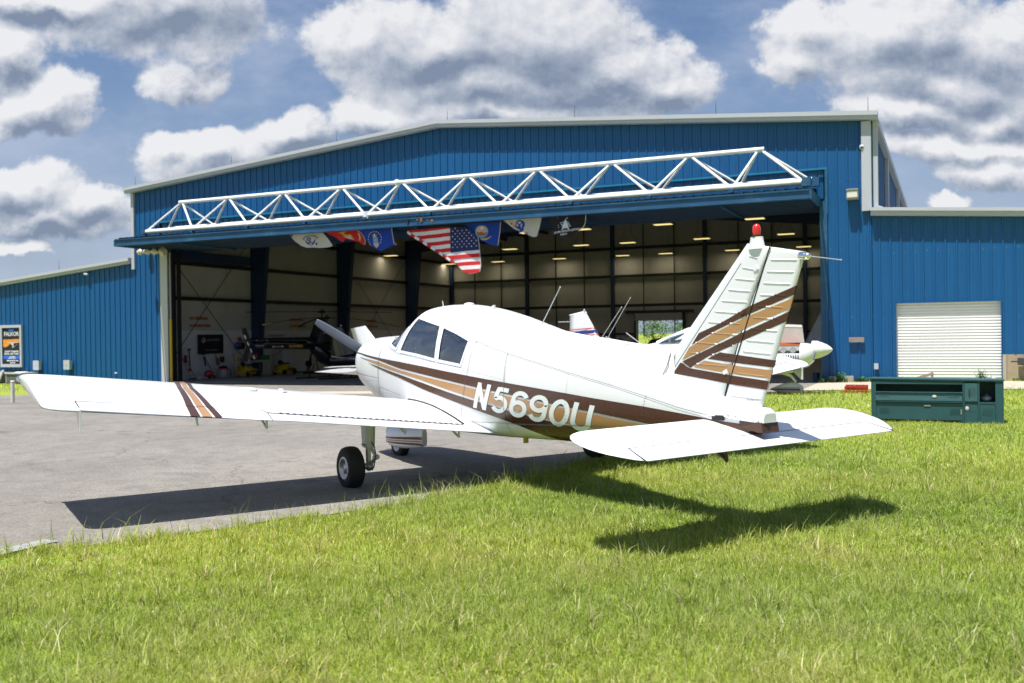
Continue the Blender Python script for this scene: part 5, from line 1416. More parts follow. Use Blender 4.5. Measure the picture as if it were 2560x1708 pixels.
mb = MB(); mb.tube([(.0, -.12, .02), (-.12, 0, .12)], .02, 8); mb.build('bracket', MA['white'], t)
for (u, w_, lab) in ((-1.1, .13, 'short white pipe stub low on the left wing wall near the opening'), ):
    mb = MB(); mb.tube([(0, 0, 0), (0, -.12, 0), (.14, -.12, -.02)], .025, 8); o = mb.build('pipe_stub', MA['white'], None, lab, 'pipe'); o.location = H(u, -.03, w_); o.rotation_euler.z = HA
t = hthing('flood_light', .95, -.05, 5.42, 'small white floodlight tucked under the left end of the folded door', 'floodlight')
mb = MB(); mb.ell((0, -.14, 0), (.17, .14, .10), 14, 8); mb.build('lamp_housing', MA['white'], t)
mb = MB(); mb.bb(-.03, .03, -.1, 0, -.16, -.05); mb.build('bracket', MA['grey'], t)
t = hthing('insulation_bundle', 1.75, -.75, 5.33, 'torn dirty white insulation bundle hanging under the left end of the folded door', 'insulation')
random.seed(11); mb = MB(); rings = []
for k in range(14):
    x = -.75+k*.115; r0 = .07+.05*math.sin(k*1.7)+.03*random.random(); r0 *= 1.5 if k > 9 else 1
    rings.append([(x, r0*.8*math.cos(a)*(1+.3*random.random()), (-.02 if k < 10 else -.06)+r0*math.sin(a)*(1+.3*random.random())) for a in np.linspace(0, 2*math.pi, 13)[:-1]])
mb.loft(rings); mb.build('bundle', mat('torn_insulation', (.62, .58, .48), .9, var=.3, scale=5, dirt=.9, dirtc=(.16, .10, .05), dscale=4), t)
# air conditioning units, post, angled dish
for (u, v, lab) in ((-8.05, -.75, 'grey slatted air conditioning unit below the poster sign at the picture edge'), (-6.25, -.75, 'grey slatted air conditioning unit right of the white post')):
    t = hthing('air_conditioner', u, v, gz_uv(u, v), lab, 'air conditioner', 'air conditioners by the left wing wall')
    mb = MB(); mb.bb(-.50, .50, -.38, .38, .03, .44); mb.build('casing', MA['dark'], t)
    for z in np.arange(.07, .44, .05):
        pass
    mb = MB()
    for z in np.arange(.07, .44, .045): mb.bb(-.515, .515, -.395, .395, z, z+.014)
    for sx_ in (-1, 1):
        for sy in (-1, 1): mb.bb(sx_*.50-.03, sx_*.50+.03, sy*.38-.03, sy*.38+.03, .0, .46)
    mb.build('louvre', MA['grey'], t)
    mb = MB(); mb.bb(-.56, .56, -.44, .44, .46, .51); mb.ell((0, 0, .51), (.34, .30, .05), 18, 8); mb.build('lid', MA['skin'], t)
t = empty('post', tuple(LD((29.5-1280)/2396*27.6, 27.6))+(gz_uv(-2.1, -4.5)-.02,), (0, R(1.5), 0), 'white pipe post standing in the grass beyond the wing tip', 'post')
mb = MB(); mb.tube([(0, 0, 0), (0, 0, .78)], .055, 14); mb.build('pipe', MA['shutter'], t)
mb = MB(); mb.tube([(0, 0, .78), (0, 0, .81)], [.062, .050], 14); mb.build('cap', MA['shutter'], t)
p_ = LD((-6-1280)/2396*27.0, 27.0)
t = empty('angled_marker', (p_[0], p_[1], -.2), (0, 0, HA), 'pale tilted triangular marker on a thin pole at the left picture edge', 'marker')
mb = MB(); mb.prism([(-.32, .60), (.20, .98), (.22, .94), (-.05, .50), (-.3, .42)], -.02, .02, 1); mb.build('panel', MA['shutter'], t)
mb = MB(); mb.tube([(.02, 0, 0), (.02, 0, .58)], .02, 8); mb.build('pole', MA['grey'], t)

# lockers
t = hthing('locker_cabinet', 31.22, -14.1, -.03, 'long row of dented teal metal lockers lying on its side in the grass', 'lockers')
LW, LH, LDp = 2.0, .745, .46
mb = MB(); th_ = .02
mb.bb(0, LW, 0, LDp, LH-th_, LH); mb.bb(0, LW, 0, LDp, 0, th_); mb.bb(0, th_, 0, LDp, th_, LH-th_); mb.bb(LW-th_, LW, 0, LDp, th_, LH-th_); mb.bb(th_, LW-th_, LDp-th_, LDp, th_, LH-th_)
mb.bb(.06, 1.42, .005, .03, .395, .42); mb.bb(th_, .075, -.004, .03, th_, LH-th_); mb.bb(1.40, 1.425, -.004, .03, th_, LH-th_); mb.bb(1.625, 1.65, -.004, .03, th_, LH-th_); mb.bb(1.88, LW-th_, -.004, .03, th_, LH-th_)
mb.bb(.075, 1.40, -.004, .03, LH-.065, LH-th_-.001); mb.bb(1.425, 1.625, .03, LDp-.03, .36, .375); mb.bb(.075, LW-.03, .05, LDp-.03, .37, .385); mb.bb(1.425, LW-.02, .003, .03, .365, .395)
mb.build('cabinet', MA['lgreen'], t)
mb = MB(); mb.box((1.0, .23, LH+.012), (2.03, .50, .018), Matrix.Rotation(R(.6), 3, 'Y')); mb.build('top_sheet', MA['lgreen'], t)
def louvre(mb, x0, x1, z0, n, y, wd=.008, h=.06):
    for k in range(n):
        x = x0+(x1-x0)*k/(n-1); mb.box((x, y, z0), (wd, .012, h), Matrix.Rotation(R(8), 3, 'Y'))
mb = MB(); mb.box((.735, -.028, .478), (1.32, .014, .135), Matrix.Rotation(R(-4), 3, 'X')); mb.box((.735, -.04, .548), (1.33, .022, .012)); mb.box((.735, -.034, .412), (1.33, .02, .01)); louvre(mb, .14, .27, .50, 7, -.036); louvre(mb, 1.20, 1.34, .50, 7, -.036); d_ = mb.build('locker_door', MA['lgreen2'], t, label='open upper door hanging down, paler')
mb = MB(); mb.ell((.98, -.042, .478), (.035, .006, .024), 12, 6); mb.build('white_sticker', MA['skin'], d_)
mb = MB(); mb.bb(.08, 1.40, -.012, .0, .09, .365); louvre(mb, .14, .27, .24, 7, -.014, h=.09); louvre(mb, 1.22, 1.36, .24, 8, -.014, h=.09); d_ = mb.build('locker_door', MA['lgreen'], t)
mb = MB(); mb.bb(.82, .92, -.024, -.013, .315, .335); mb.bb(1.37, 1.385, -.02, -.013, .19, .27); mb.build('handle', MA['alu'], d_)
mb = MB(); mb.bb(1.43, 1.62, -.012, 0, .405, .70); louvre(mb, 1.50, 1.58, .62, 4, -.014, h=.012); louvre(mb, 1.50, 1.58, .55, 4, -.014, h=.10); d_ = mb.build('locker_door', MA['lgreen2'], t)
mb = MB(); mb.bb(1.492, 1.504, -.03, -.013, .50, .59); mb.build('handle', MA['blk'], d_)
mb = MB(); mb.bb(1.43, 1.62, -.012, 0, .03, .355); louvre(mb, 1.50, 1.58, .25, 4, -.014, h=.01); d_ = mb.build('locker_door', MA['lgreen'], t)
mb = MB(); mb.ell((1.465, -.014, .29), (.03, .005, .034), 9, 6); mb.build('peeled_sticker', MA['skin'], d_)
mb = MB(); mb.bb(1.655, 1.875, -.012, 0, .03, .355); louvre(mb, 1.70, 1.82, .24, 5, -.014, h=.10); mb.build('locker_door', MA['lgreen'], t)
t2 = hthing('cloth_bag', 31.22+1.76, -14.1+.2, .385, 'crumpled grey bag inside the open right locker', 'bag')
mb = MB(); mb.ell((0, 0, .03), (.09, .1, .05), 12, 8); mb.build('bag_body', MA['grey'], t2); mb = MB(); mb.tube([(-.03, 0, .07), (0, -.02, .10), (.03, 0, .07)], .008, 6); mb.build('bag_strap', MA['grey'], t2)
# red scrap tray
t = hthing('red_crate', 30.3, -5.8, gz_uv(30.3, -5.8)+.02, 'rusty red slatted metal tray lying in the grass left of the lockers', 'tray')
mb = MB()
for k in range(6): mb.box((-.22+k*.085, 0, .13+.012*(k % 3)), (.030, .42, .02), Matrix.Rotation(R(16+5*k), 3, 'Y'))
[mb.box((-.24+k*.095, -.2, .075), (.035, .02, .17), Matrix.Rotation(R(-12+6*(k % 4)), 3, 'Y')) for k in range(6)]; mb.box((-.01, -.21, .14), (.5, .02, .03), Matrix.Rotation(R(3), 3, 'Y')); mb.box((.0, -.21, .03), (.54, .02, .03), Matrix.Rotation(R(-3), 3, 'Y')); mb.bb(-.28, .26, .19, .22, .04, .18); mb.build('slats', MA['redmetal'], t)
mb = MB(); mb.box((.32, -.1, .03), (.2, .12, .02), Matrix.Rotation(R(-12), 3, 'Y')); mb.box((-.30, -.15, .02), (.16, .1, .02)); mb.build('bent_foot', MA['redmetal'], t)
# planks behind the lockers, plants
t = hthing('wooden_plank', 31.75, -3.2, .12, 'grey plank propped behind the lockers below the roll up door', 'plank')
mb = MB(); mb.box((0, 0, .16), (.62, .16, .07), Matrix.Rotation(R(-18), 3, 'Y')); mb.build('plank', MA['wood'], t)
mb = MB(); mb.box((.26, 0, .12), (.06, .14, .3)); mb.build('prop_block', MA['wood'], t)
MA['leaf'] = mat('weed_leaf', (.05, .14, .02), .6, var=.4, scale=8)
def weed(u, v, h, n, lab, spread=.2, grp='weeds by the hangar wall'):
    t = hthing('weed', u, v, gz_uv(u, v)-.01, lab, 'weed', grp)
    rn = random.Random(int(u*100)); mb = MB(); ms = MB()
    for k in range(n):
        a = rn.random()*6.28; r_ = spread*rn.random(); hh = h*(.4+.6*rn.random()); cx, cy = r_*math.cos(a), r_*math.sin(a)
        if k % 5 == 0: ms.tube([(cx*.3, cy*.3, 0), (cx, cy, hh)], .006, 4)
        for q in range(4):
            z = hh*(.3+.7*rn.random()); s_ = .035+.04*rn.random(); b = rn.random()*6.28; px_, py_ = cx+.05*math.cos(b), cy+.05*math.sin(b)
            d1 = np.array([math.cos(b), math.sin(b), .4*rn.random()-.1]); d2 = np.array([-math.sin(b), math.cos(b), .3*rn.random()])
            p = np.array([px_, py_, z]); mb.add([p-d2*s_*.45, p+d1*s_*.8-d2*s_*.2, p+d1*s_*1.6, p+d1*s_*.7+d2*s_*.45], [(0, 1, 2, 3)])
    mb.build('leaves', MA['leaf'], t, recalc=False); ms.build('stems', MA['leaf'], t)
weed(28.95, -.35, .22, 60, 'low dark weeds at the foot of the right door jamb', .32)
weed(29.36, -.28, .36, 70, 'taller bushy weed between the two footing blocks', .2)
weed(30.0, -.25, .20, 40, 'sparse weed right of the footing blocks', .22)
weed(30.6, -.25, .16, 40, 'low weeds left of the roll up door', .3)
weed(33.25, -.9, .40, 46, 'leafy weed growing in front of the roll up door', .12)
t = hthing('rubble_heap', 33.45, -1.0, gz_uv(33, -1), 'small heap of broken grey stones beside the weed at the roll up door', 'rubble')
mb = MB()
for k in range(6): mb.ell((random.random()*.3-.15, random.random()*.2-.1, .08+.06*random.random()), (.09, .07, .07), 7, 5)
mb.build('stones', MA['grey'], t)
t = hthing('pump_motor', 34.35, -.2, .58, 'dark pump motor fixed to the block wall at the right picture edge', 'pump')
mb = MB(); mb.bb(-.12, .4, -.12, .1, -.08, .12); mb.tube([(-.30, 0, .02), (-.1, 0, .02)], .02, 8); mb.build('motor_body', MA['dark'], t)
mb = MB(); mb.tube([(-.02, -.13, -.05), (.03, -.15, -.12), (.1, -.13, -.06)], .012, 6); mb.build('cable', MA['blk'], t)
t = hthing('drum', 28.55, .6, fl(28.5), 'small navy drum standing just inside the right door jamb', 'drum')
mb = MB(); mb.tube([(0, 0, 0), (0, 0, .32)], .11, 14); mb.build('drum_body', MA['navy'], t); mb = MB(); mb.tube([(.02, 0, .32), (.06, 0, .44)], .015, 6); mb.build('spout', MA['grey'], t)
# ------------------------------------------------------------------ other aircraft (local frame: x towards the nose, y to port, z up)
def root_at(name, lat, dep, hl, hd, label, cat, z=None, group=None):
    p = LD(lat, dep); q = p-HO[:2]; u, v = q@HU[:2], q@HV[:2]
    zz = (fl(u) if v > 0 else gz_uv(u, v)+.012) if z is None else z
    return empty(name, (p[0], p[1], zz), (0, 0, heading(hl, hd)), label, cat, group)
def sring2(x, hw, zt, zb, n=20, e=.8):
    zc, hh = (zt+zb)/2, (zt-zb)/2
    return [(x, hw*math.copysign(abs(math.cos(a))**e, math.cos(a)), zc+hh*math.copysign(abs(math.sin(a))**e, math.sin(a))) for a in np.linspace(0, 2*math.pi, n+1)[:-1]]
def plate(mb, root, tip, th_, tipth=None):
    """tapered aerofoil panel between two chords given as (front point, back point)"""
    def sec(f, b, t):
        f, b = np.array(f, float), np.array(b, float); c = b-f; L = np.linalg.norm(c); up = np.array([0, 0, 1.]) if abs(c[2]) < .7*L and abs(root[0][1]-tip[0][1]) > abs(root[0][2]-tip[0][2]) else np.array([0, 1., 0])
        return [tuple(f+c*s+up*t*k) for s, k in ((0, 0), (.06, .6), (.25, 1), (.6, .75), (1, .05), (.6, -.6), (.25, -.8), (.06, -.5))]
    mb.loft([sec(*root, th_), sec(*tip, tipth or th_*.6)])
def light_plane(root, body, trim, glass=True, span=4.55, fin=True, cowl_end=None, nose=True, swept=False):
    secs = [(-.05, .05, .98, .80), (.6, .11, 1.10, .74), (1.3, .19, 1.20, .66), (2.0, .29, 1.35, .58), (2.6, .40, 1.46, .54), (3.1, .47, 1.56, .52), (3.7, .53, 1.62 if glass else 1.85, .52), (4.5, .55, 1.60, .52), (5.1, .55, 1.46, .54), (5.5, .54, 1.42, .56)]
    if cowl_end is None: secs += [(6.0, .50, 1.41, .62), (6.35, .42, 1.38, .74), (6.58, .24, 1.33, .92)]
    mb = MB(); mb.loft([sring2(*s) for s in secs]); f = mb.build('fuselage', body, root)
    if glass:
        cs = [(2.55, .26, 1.50, 1.30), (2.95, .36, 1.66, 1.3), (3.4, .44, 1.84, 1.3), (4.0, .47, 1.92, 1.3), (4.5, .47, 1.88, 1.3), (4.95, .44, 1.68, 1.3), (5.25, .40, 1.46, 1.3)]
        mb = MB(); mb.loft([sring2(x, hw*1.0, zt, zb, e=.75) for x, hw, zt, zb in cs]); mb.build('canopy', body, root)
        for sd in (1, -1):
            mb = MB(); mb.add([(x, sd*(.012+float(np.interp(x, [c[0] for c in cs], [c[1] for c in cs]))*(.985 if z < 1.6 else .93)), z) for x, z in ((2.62, 1.42), (2.95, 1.585), (3.35, 1.70), (3.42, 1.47), (3.0, 1.42))], [tuple(range(5))]); mb.build('side_window', MA['glassg'], root)
            mb = MB(); mb.add([(x, sd*(.015+.47*(.985 if z < 1.6 else .90)), z) for x, z in ((3.5, 1.47), (3.5, 1.76), (4.4, 1.76), (4.7, 1.47))], [(0, 1, 2, 3)]); mb.build('side_window', MA['glassg'], root)
    for sd in (1, -1):
        mb = MB(); plate(mb, ((.70, sd*.08, .96), (.0, sd*.08, .93)), ((.52, sd*1.42, .98), (.05, sd*1.45, .95)), .03, .015); mb.build('stabiliser', body, root)
        mb = MB(); plate(mb, ((4.85, sd*.45, .68), (3.35, sd*.45, .62)), ((4.75, sd*span, .68+.09*(span-.45)), (3.5, sd*(span+.05), .62+.09*(span-.45))), .10, .05); mb.build('wing', body, root)
    if nose:
        mb = MB(); mb.loft([[(x, r_*math.cos(a), 1.22+r_*math.sin(a)) for a in np.linspace(0, 2*math.pi, 21)[:-1]] for x, r_ in ((6.55, .23), (6.66, .225), (6.80, .18), (6.93, .12), (7.02, .05), (7.05, .005))]); mb.build('spinner', body, root)
        for sg in (1, -1):
            mb = MB(); mb.loft([[(6.63+c_*.25, sg*t_*.80*.92+c_*.06, 1.22+sg*t_*.80*.30) for c_ in (-w2/.06*.1, 0, w2/.06*.1)]+[(6.61, sg*t_*.72, 1.22+sg*t_*.22)] for t_, w2 in ((.15, .06), (.5, .07), (.9, .05), (1, .02))]); mb.build('propeller_blade', MA['prop'], root)
    if fin:
        mb = MB(); plate(mb, ((1.15, 0, 1.12), (.0, 0, 1.0)), ((.50, 0, 2.31), (.02, 0, 2.24)) if not swept else ((.16, 0, 2.05), (-.42, 0, 1.98)), .045, .025); f1 = mb.build('fin', body, root)
        if swept: return f
        mb = MB(); mb.loft([[(x, y, z) for x, y, z in ((.53, -.012, 2.30), (.53, .012, 2.30), (.0, .012, 2.23), (.0, -.012, 2.23))], [(.47, 0, 2.345), (.47, 0.001, 2.345), (.02, .001, 2.25), (.02, 0, 2.25)]]); mb.build('fin_cap', body, f1)
        mb = MB(); mb.tube([(.45, 0, 2.33), (.45, 0, 2.40)], [.03, .022], 10); mb.build('beacon', MA['skin'], f1)
        mb = MB(); mb.tube([(.02, 0, 2.05), (-.33, 0, 2.05)], .008, 6); mb.build('static_wick', MA['skin'], f1)
    return f
def gear_set(root, body, tr):
    for (x, y) in ((3.9, 1.3), (3.9, -1.3)):
        mb = MB(); mb.tube([(3.9, y*.35, .60), (3.9, y*.8, .42), (3.9, y, .2)], [.05, .045, .035], 8); lg = mb.build('gear_leg', body, root)
        w_ = MB(); w_.loft([[(x+.18*math.cos(a), y+d_, .18+.18*math.sin(a)) for a in np.linspace(0, 2*math.pi, 25)[:-1]] for d_ in (-.07, -.05, .05, .07)]); w_.build('wheel', MA['tyre'], root)
        mb = MB(); mb.loft([sring2(x+dx, hw, .24+zt, .24-zb, 16) for dx, hw, zt, zb in ((-.52, .01, .01, .01), (-.3, .07, .09, .08), (0, .11, .17, .11), (.2, .11, .17, .11), (.34, .07, .09, .09), (.40, .02, .02, .02))]); mb.build('wheel_fairing', body, root)

# E: striped low-wing aeroplane with its cowling open
E_ = root_at('light_airplane', 1.62, 27.0, .922, -.387, 'white aeroplane with red and navy stripes and its engine cover raised, behind the tail fin', 'airplane')
MW = MA['plane']
light_plane(E_, MW, None, cowl_end=5.5)
gear_set(E_, MW, None)
finE = [o for o in E_.children if o.name.startswith('fin')][0]
def finx(z): return 1.15+(.50-1.15)*(z-1.12)/(2.31-1.12)
for (z0, z1, mt) in ((1.80, 1.825, 'redp'), (1.675, 1.765, 'navyp'), (1.62, 1.645, 'redp')):
    for sd in (1, -1):
        mb = MB(); n = 8; V = []; F = []
        for i in range(n+1):
            t_ = i/n; x = .005+(finx(z0)-.02)*t_
            for z in (z0+.05*t_, z1+.055*t_):
                V.append((x, sd*(.049*(1-.35*(z-1.1)/1.2)*min(1, (1-t_)*1.9+.25)), z))
        for i in range(n): F.append((2*i, 2*i+2, 2*i+3, 2*i+1))
        mb.add(V, F); mb.build('fin_stripe', MA[mt], finE)
# firewall, engine, nose bowl, lower cowl, raised panel
mb = MB(); mb.loft([sring2(x, hw, zt, zb) for x, hw, zt, zb in ((5.49, .54, 1.42, .56), (5.52, .54, 1.42, .56))]); mb.build('firewall', MA['grey'], E_)
mb = MB(); lower = []
for x, hw, zt, zb in ((5.52, .53, 1.42, .57), (6.0, .50, 1.41, .62), (6.30, .45, 1.38, .72)):
    r_ = [p for p in sring2(x, hw, zt, zb, 32)]; zc = 1.13
    r_ = [(a, b, min(c, zc)) for a, b, c in r_]; lower.append(r_)
mb.loft(lower); mb.build('lower_cowling', MW, E_)
mb = MB(); mb.loft([sring2(x, hw, zt, zb) for x, hw, zt, zb in ((6.28, .45, 1.395, .72), (6.40, .42, 1.39, .78), (6.52, .34, 1.37, .85), (6.60, .25, 1.35, .93))]); mb.build('nose_bowl', MW, E_)
mb = MB()
for k in range(10): mb.bb(5.72+k*.058, 5.745+k*.058, -.531+.035*k/9, -.520+.035*k/9, .98, 1.12)
mb.build('cowl_stripe', MA['navyp'], E_)
mb = MB(); mb.bb(5.53, 5.72, -.535, -.524, .97, 1.05); mb.build('cowl_stripe', MA['navyp'], E_)
mb = MB(); mb.bb(5.53, 5.70, -.536, -.525, 1.06, 1.11); mb.build('cowl_stripe', MA['redp'], E_)
eng = MB(); eng.bb(5.60, 6.20, -.34, .34, .90, 1.20); eng.tube([(5.75, 0, 1.05), (6.35, 0, 1.15)], .16, 12); en = eng.build('engine', MA['dark'], E_)
for x in (5.88, 6.12):
    for sd in (-1, 1):
        mb = MB()
        for q in range(7): mb.tube([(x, sd*(.26+q*.025), 1.22), (x, sd*(.272+q*.025), 1.22)], .075, 12)
        mb.build('cylinder', MA['grey'], en)
mb = MB(); mb.bb(5.72, 6.26, -.30, .30, 1.205, 1.34); mb.build('engine_baffle', MA['skin'], en)
mb = MB(); mb.prism([(5.72, 1.341), (6.26, 1.341), (6.26, 1.365), (6.1, 1.38), (5.80, 1.41), (5.74, 1.40)], -.31, -.295, 1); mb.bb(5.72, 6.26, -.29, .30, 1.341, 1.36); mb.build('baffle_seal', MA['orange'], en)
mb = MB()
for k in range(6): mb.tube([(5.56, -.30+k*.1, 1.0), (5.62, -.34+k*.12, 1.12+.02*k), (5.70, -.25+k*.1, 1.2)], .012, 6)
mb.build('engine_hose', MA['black'], en)
mb = MB(); mb.prism([(5.52, 1.40), (6.33, 1.40), (6.28, 1.84), (5.56, 1.88)], .30, .312, 1); cp = mb.build('raised_cowl_panel', mat('cowl_inside', (.40, .40, .37), .8, var=.15, dirt=.4, dirtc=(.2, .19, .16), dscale=3), E_)
mb = MB(); mb.prism([(5.80, 1.815), (6.28, 1.815-.02), (6.27, 1.86), (5.80, 1.885)], .292, .299, 1); mb.build('white_lip', MW, cp)
mb = MB(); mb.prism([(5.56, 1.835), (5.80, 1.825), (5.80, 1.852), (5.56, 1.862)], .291, .298, 1); mb.build('red_lip', MA['redp'], cp)
mb = MB(); mb.tube([(5.72, .29, 1.62), (5.70, .0, 1.40)], .006, 5); mb.build('prop_rod', MA['grey'], cp)
# nose gear with striped fairing
mb = MB(); mb.tube([(5.55, -.1, .66), (5.78, -.05, .64), (6.02, 0, .55), (6.12, 0, .42), (6.14, 0, .24)], [.04, .04, .038, .034, .03], 10); mb.build('nose_gear_leg', MA['shutter'], E_)
mb = MB(); NP = [(5.48, .006, .005, .005), (5.62, .07, .07, .05), (5.82, .12, .15, .11), (6.02, .135, .185, .135), (6.16, .13, .17, .13), (6.27, .11, .12, .11), (6.32, .07, .07, .07)]
mb.loft([sring2(x, hw, .20+a, .20-b, 24) for x, hw, a, b in NP]); pf = mb.build('wheel_fairing', MA['skin'], E_)
for (z0, z1, mt) in ((.255, .272, 'redp'), (.175, .235, 'navyp'), (.135, .152, 'redp')):
    for sd in (1, -1):
        mb = MB(); V = []; F = []; n = 14
        for i in range(n+1):
            x = 5.50+.81*i/n; hw, a, b = [float(np.interp(x, [p[0] for p in NP], [p[k] for p in NP])) for k in (1, 2, 3)]
            for z in (z0, z1):
                f_ = min(1, .25+i/5); zz = .20+(z-.20)*f_; q = (zz-.20)/(a if zz > .2 else b); q = min(.98, abs(q)); V.append((x, sd*(hw*(1-q**(2/.8))**(.4)+.004), zz))
        for i in range(n): F.append((2*i, 2*i+2, 2*i+3, 2*i+1))
        mb.add(V, F, 0, True); mb.build('fairing_stripe', MA[mt], pf)
mb = MB(); mb.loft([[(6.05+.14*math.cos(a), d_, .14+.14*math.sin(a)) for a in np.linspace(0, 2*math.pi, 25)[:-1]] for d_ in (-.06, .06)]); mb.build('wheel', MA['tyre'], E_)
for (a, b, r_) in (((1.55, .05, 1.36), (1.05, .05, 1.62), .012), ((2.05, .1, 1.40), (1.62, .1, 1.72), .012)):
    mb = MB(); mb.tube([a, b], r_, 6); mb.build('aerial', MA['skin'], E_)

# D: white aeroplane left of our nose, C: black aircraft in the doorway, F: grey one inside on the right
D_p = root_at('light_airplane', -4.15, 26.4, .80, -.60, 'white aeroplane mostly hidden behind the nose, its fin and wing tip showing by the propeller', 'airplane')
light_plane(D_p, MW, None, span=4.75, swept=True); gear_set(D_p, MW, None)
C_p = root_at('light_airplane', -7.75, 41.0, .93, .37, 'black aeroplane with a white stripe marked N4037G just inside the hangar door', 'airplane')
light_plane(C_p, MA['blk'], None, glass=True, span=3.4); gear_set(C_p, MA['blk'], None)
mb = MB(); V = []; F = []
for i, (x, z) in enumerate(((.0, 1.02), (.5, .96), (1.0, .90), (1.5, .83), (2.0, .77), (2.5, .72))):
    hw = float(np.interp(x, [-.05, .6, 1.3, 2.0, 2.6], [.05, .11, .19, .29, .40]))
    for dz_ in (0, .045-.01*i*.5): V.append((x, -(hw*1.0+.012), z+dz_))
for i in range(5): F.append((2*i, 2*i+2, 2*i+3, 2*i+1))
mb.add(V, F); mb.build('white_stripe', MA['skin'], C_p)
mb = MB(); add_text(mb, 'N4037G', .20, lambda x, y: (1.55+x, -(.245+.13*x+.02), 1.06+y-.0*x), bold=.006); mb.build('registration_letters', MA['skin'], C_p)
for x in (1.35, 2.05):
    mb = MB(); mb.tube([(x, -.05, 1.22), (x-.16, -.05, 1.58)], [.03, .012], 6); mb.ell((x, -.05, 1.20), (.07, .04, .04), 10, 6); mb.build('aerial', MA['skin'], C_p)
F_p = root_at('light_airplane', 11.95, 35.6, -.80, .60, 'grey unpainted aeroplane deep in the shade by the right jamb, fin just visible', 'airplane')
light_plane(F_p, mat('primer_grey', (.55, .56, .58), .6), None, span=3.6); gear_set(F_p, MA['grey'], None)

# helicopters
def helicopter(lat, dep, hl, hd, s, label, blades, text=None):
    t = root_at('helicopter', lat, dep, hl, hd, label, 'helicopter', group=None); K = MA['blk']
    S_ = lambda p: tuple(q*s for q in p)
    mb = MB(); mb.loft([sring2(x*s, hw*s, zt*s, zb*s, 20, .85) for x, hw, zt, zb in ((-.75, .14, 1.62, 1.25), (-.35, .42, 1.62, .75), (.1, .55, 1.70, .55), (.7, .60, 1.78, .50), (1.3, .55, 1.62, .52), (1.75, .38, 1.30, .60), (2.05, .10, 1.0, .80))]); mb.build('cabin', K, t)
    mb = MB(); mb.loft([sring2(x*s, hw*s, zt*s, zb*s, 20, .85) for x, hw, zt, zb in ((.9, .605, 1.76, 1.05), (1.35, .545, 1.60, 1.0), (1.80, .36, 1.27, .95), (2.0, .15, 1.08, .95))]); mb.build('windscreen', MA['glass'], t)
    mb = MB(); mb.loft([[(x*s, y*s, z*s) for x, y, z in ((-.45*k, -.09*k, zz), (.15*k, -.10*k, zz), (.28*k, 0, zz), (.15*k, .10*k, zz), (-.45*k, .09*k, zz))] for k, zz in ((1.3, 1.5), (1.0, 1.9), (.75, 2.25), (.5, 2.48))]); mb.build('mast_fairing', MA['black'], t)
    mb = MB(); mb.tube([S_((0, 0, 2.4)), S_((0, 0, 2.82))], .035*s, 10); mb.ell(S_((0, 0, 2.74)), (.20*s, .10*s, .07*s), 14, 8); mb.tube([S_((-.1, 0, 2.86)), S_((.1, 0, 2.86))], .02*s, 6); mb.build('rotor_hub', MA['black'], t)
    for ang, droop, L in blades:
        a = R(ang); dx, dy = math.cos(a), math.sin(a); mb = MB(); rings = []
        for k in range(9):
            q = .12+(L-.12)*k/8; zz = 2.75-droop*(k/8)**1.8; hw = .09
            rings.append([S_((dx*q-dy*w_, dy*q+dx*w_, zz+h)) for w_, h in ((-hw, 0), (-.02, .014), (hw, 0), (-.02, -.014))])
        mb.loft(rings[:8]); bl = mb.build('rotor_blade', MA['black'], t)
        mb = MB(); mb.loft([[(p[0], p[1], p[2]) for p in rings[7]], rings[8]]); mb.build('blade_tip', MA['orangetip'], bl)
    mb = MB(); mb.tube([S_((-.6, 0, 1.48)), S_((-4.0, 0, 1.52))], [.15*s, .075*s], 14); tbm = mb.build('tail_boom', K, t)
    mb = MB(); mb.prism([(-4.35*s, 2.30*s), (-4.15*s, 2.30*s), (-3.85*s, 1.6*s), (-3.9*s, 1.4*s), (-4.25*s, .85*s), (-4.45*s, .85*s), (-4.15*s, 1.5*s)], -.03, .03, 1); mb.build('tail_fin', MA['tyre'], t)
    mb = MB(); mb.prism([(-3.75*s, 1.50*s), (-3.45*s, 1.50*s), (-3.45*s, 1.54*s), (-3.75*s, 1.54*s)], -.45*s, .45*s, 1); mb.build('tailplane', MA['black'], t)
    mb = MB()
    for k in range(7):
        q0, q1 = -.53+k*.151, -.53+(k+1)*.151
        mb.tube([(-4.05*s+q0*.45, -.12, 1.5*s-q0*.95), (-4.05*s+q1*.45, -.12, 1.5*s-q1*.95)], .03, 6, mat=k % 2)
    mb.build('tail_rotor', [MA['skin'], MA['black']], t)
    for sd in (-1, 1):
        mb = MB(); mb.tube([S_((-1.1, sd*.85, .06)), S_((1.3, sd*.85, .06)), S_((1.6, sd*.85, .16))], .03*s, 8)
        for x in (-.4, .7): mb.tube([S_((x, sd*.4, .7)), S_((x, sd*.85, .06))], .025*s, 6)
        mb.build('skid', MA['black'], t)
    if text:
        mb = MB(); add_text(mb, text, .19*s, lambda x, y: (-1.75*s+x, -(.118*s+.02*x+.012), 1.50*s+y), bold=.004); mb.build('registration_letters', MA['f_gold'], tbm)
    mb = MB(); mb.bb(-3.75*s, -3.35*s, -.115*s, -.105*s, 1.49*s, 1.58*s); mb.build('warning_label', MA['f_pink'], tbm)
    mb = MB(); mb.tube([(-2.9*s, -.13*s, 1.50*s), (-2.45*s, -.14*s, 1.50*s)], .012, 6); mb.ell((-2.9*s, -.13*s, 1.5*s), (.05, .03, .04), 8, 6); mb.ell((-2.45*s, -.14*s, 1.5*s), (.05, .03, .04), 8, 6); mb.build('boom_fitting', MA['skin'], tbm)
    return t
MA['orangetip'] = mat('amber_blade_tip', (.65, .36, .03), .4)
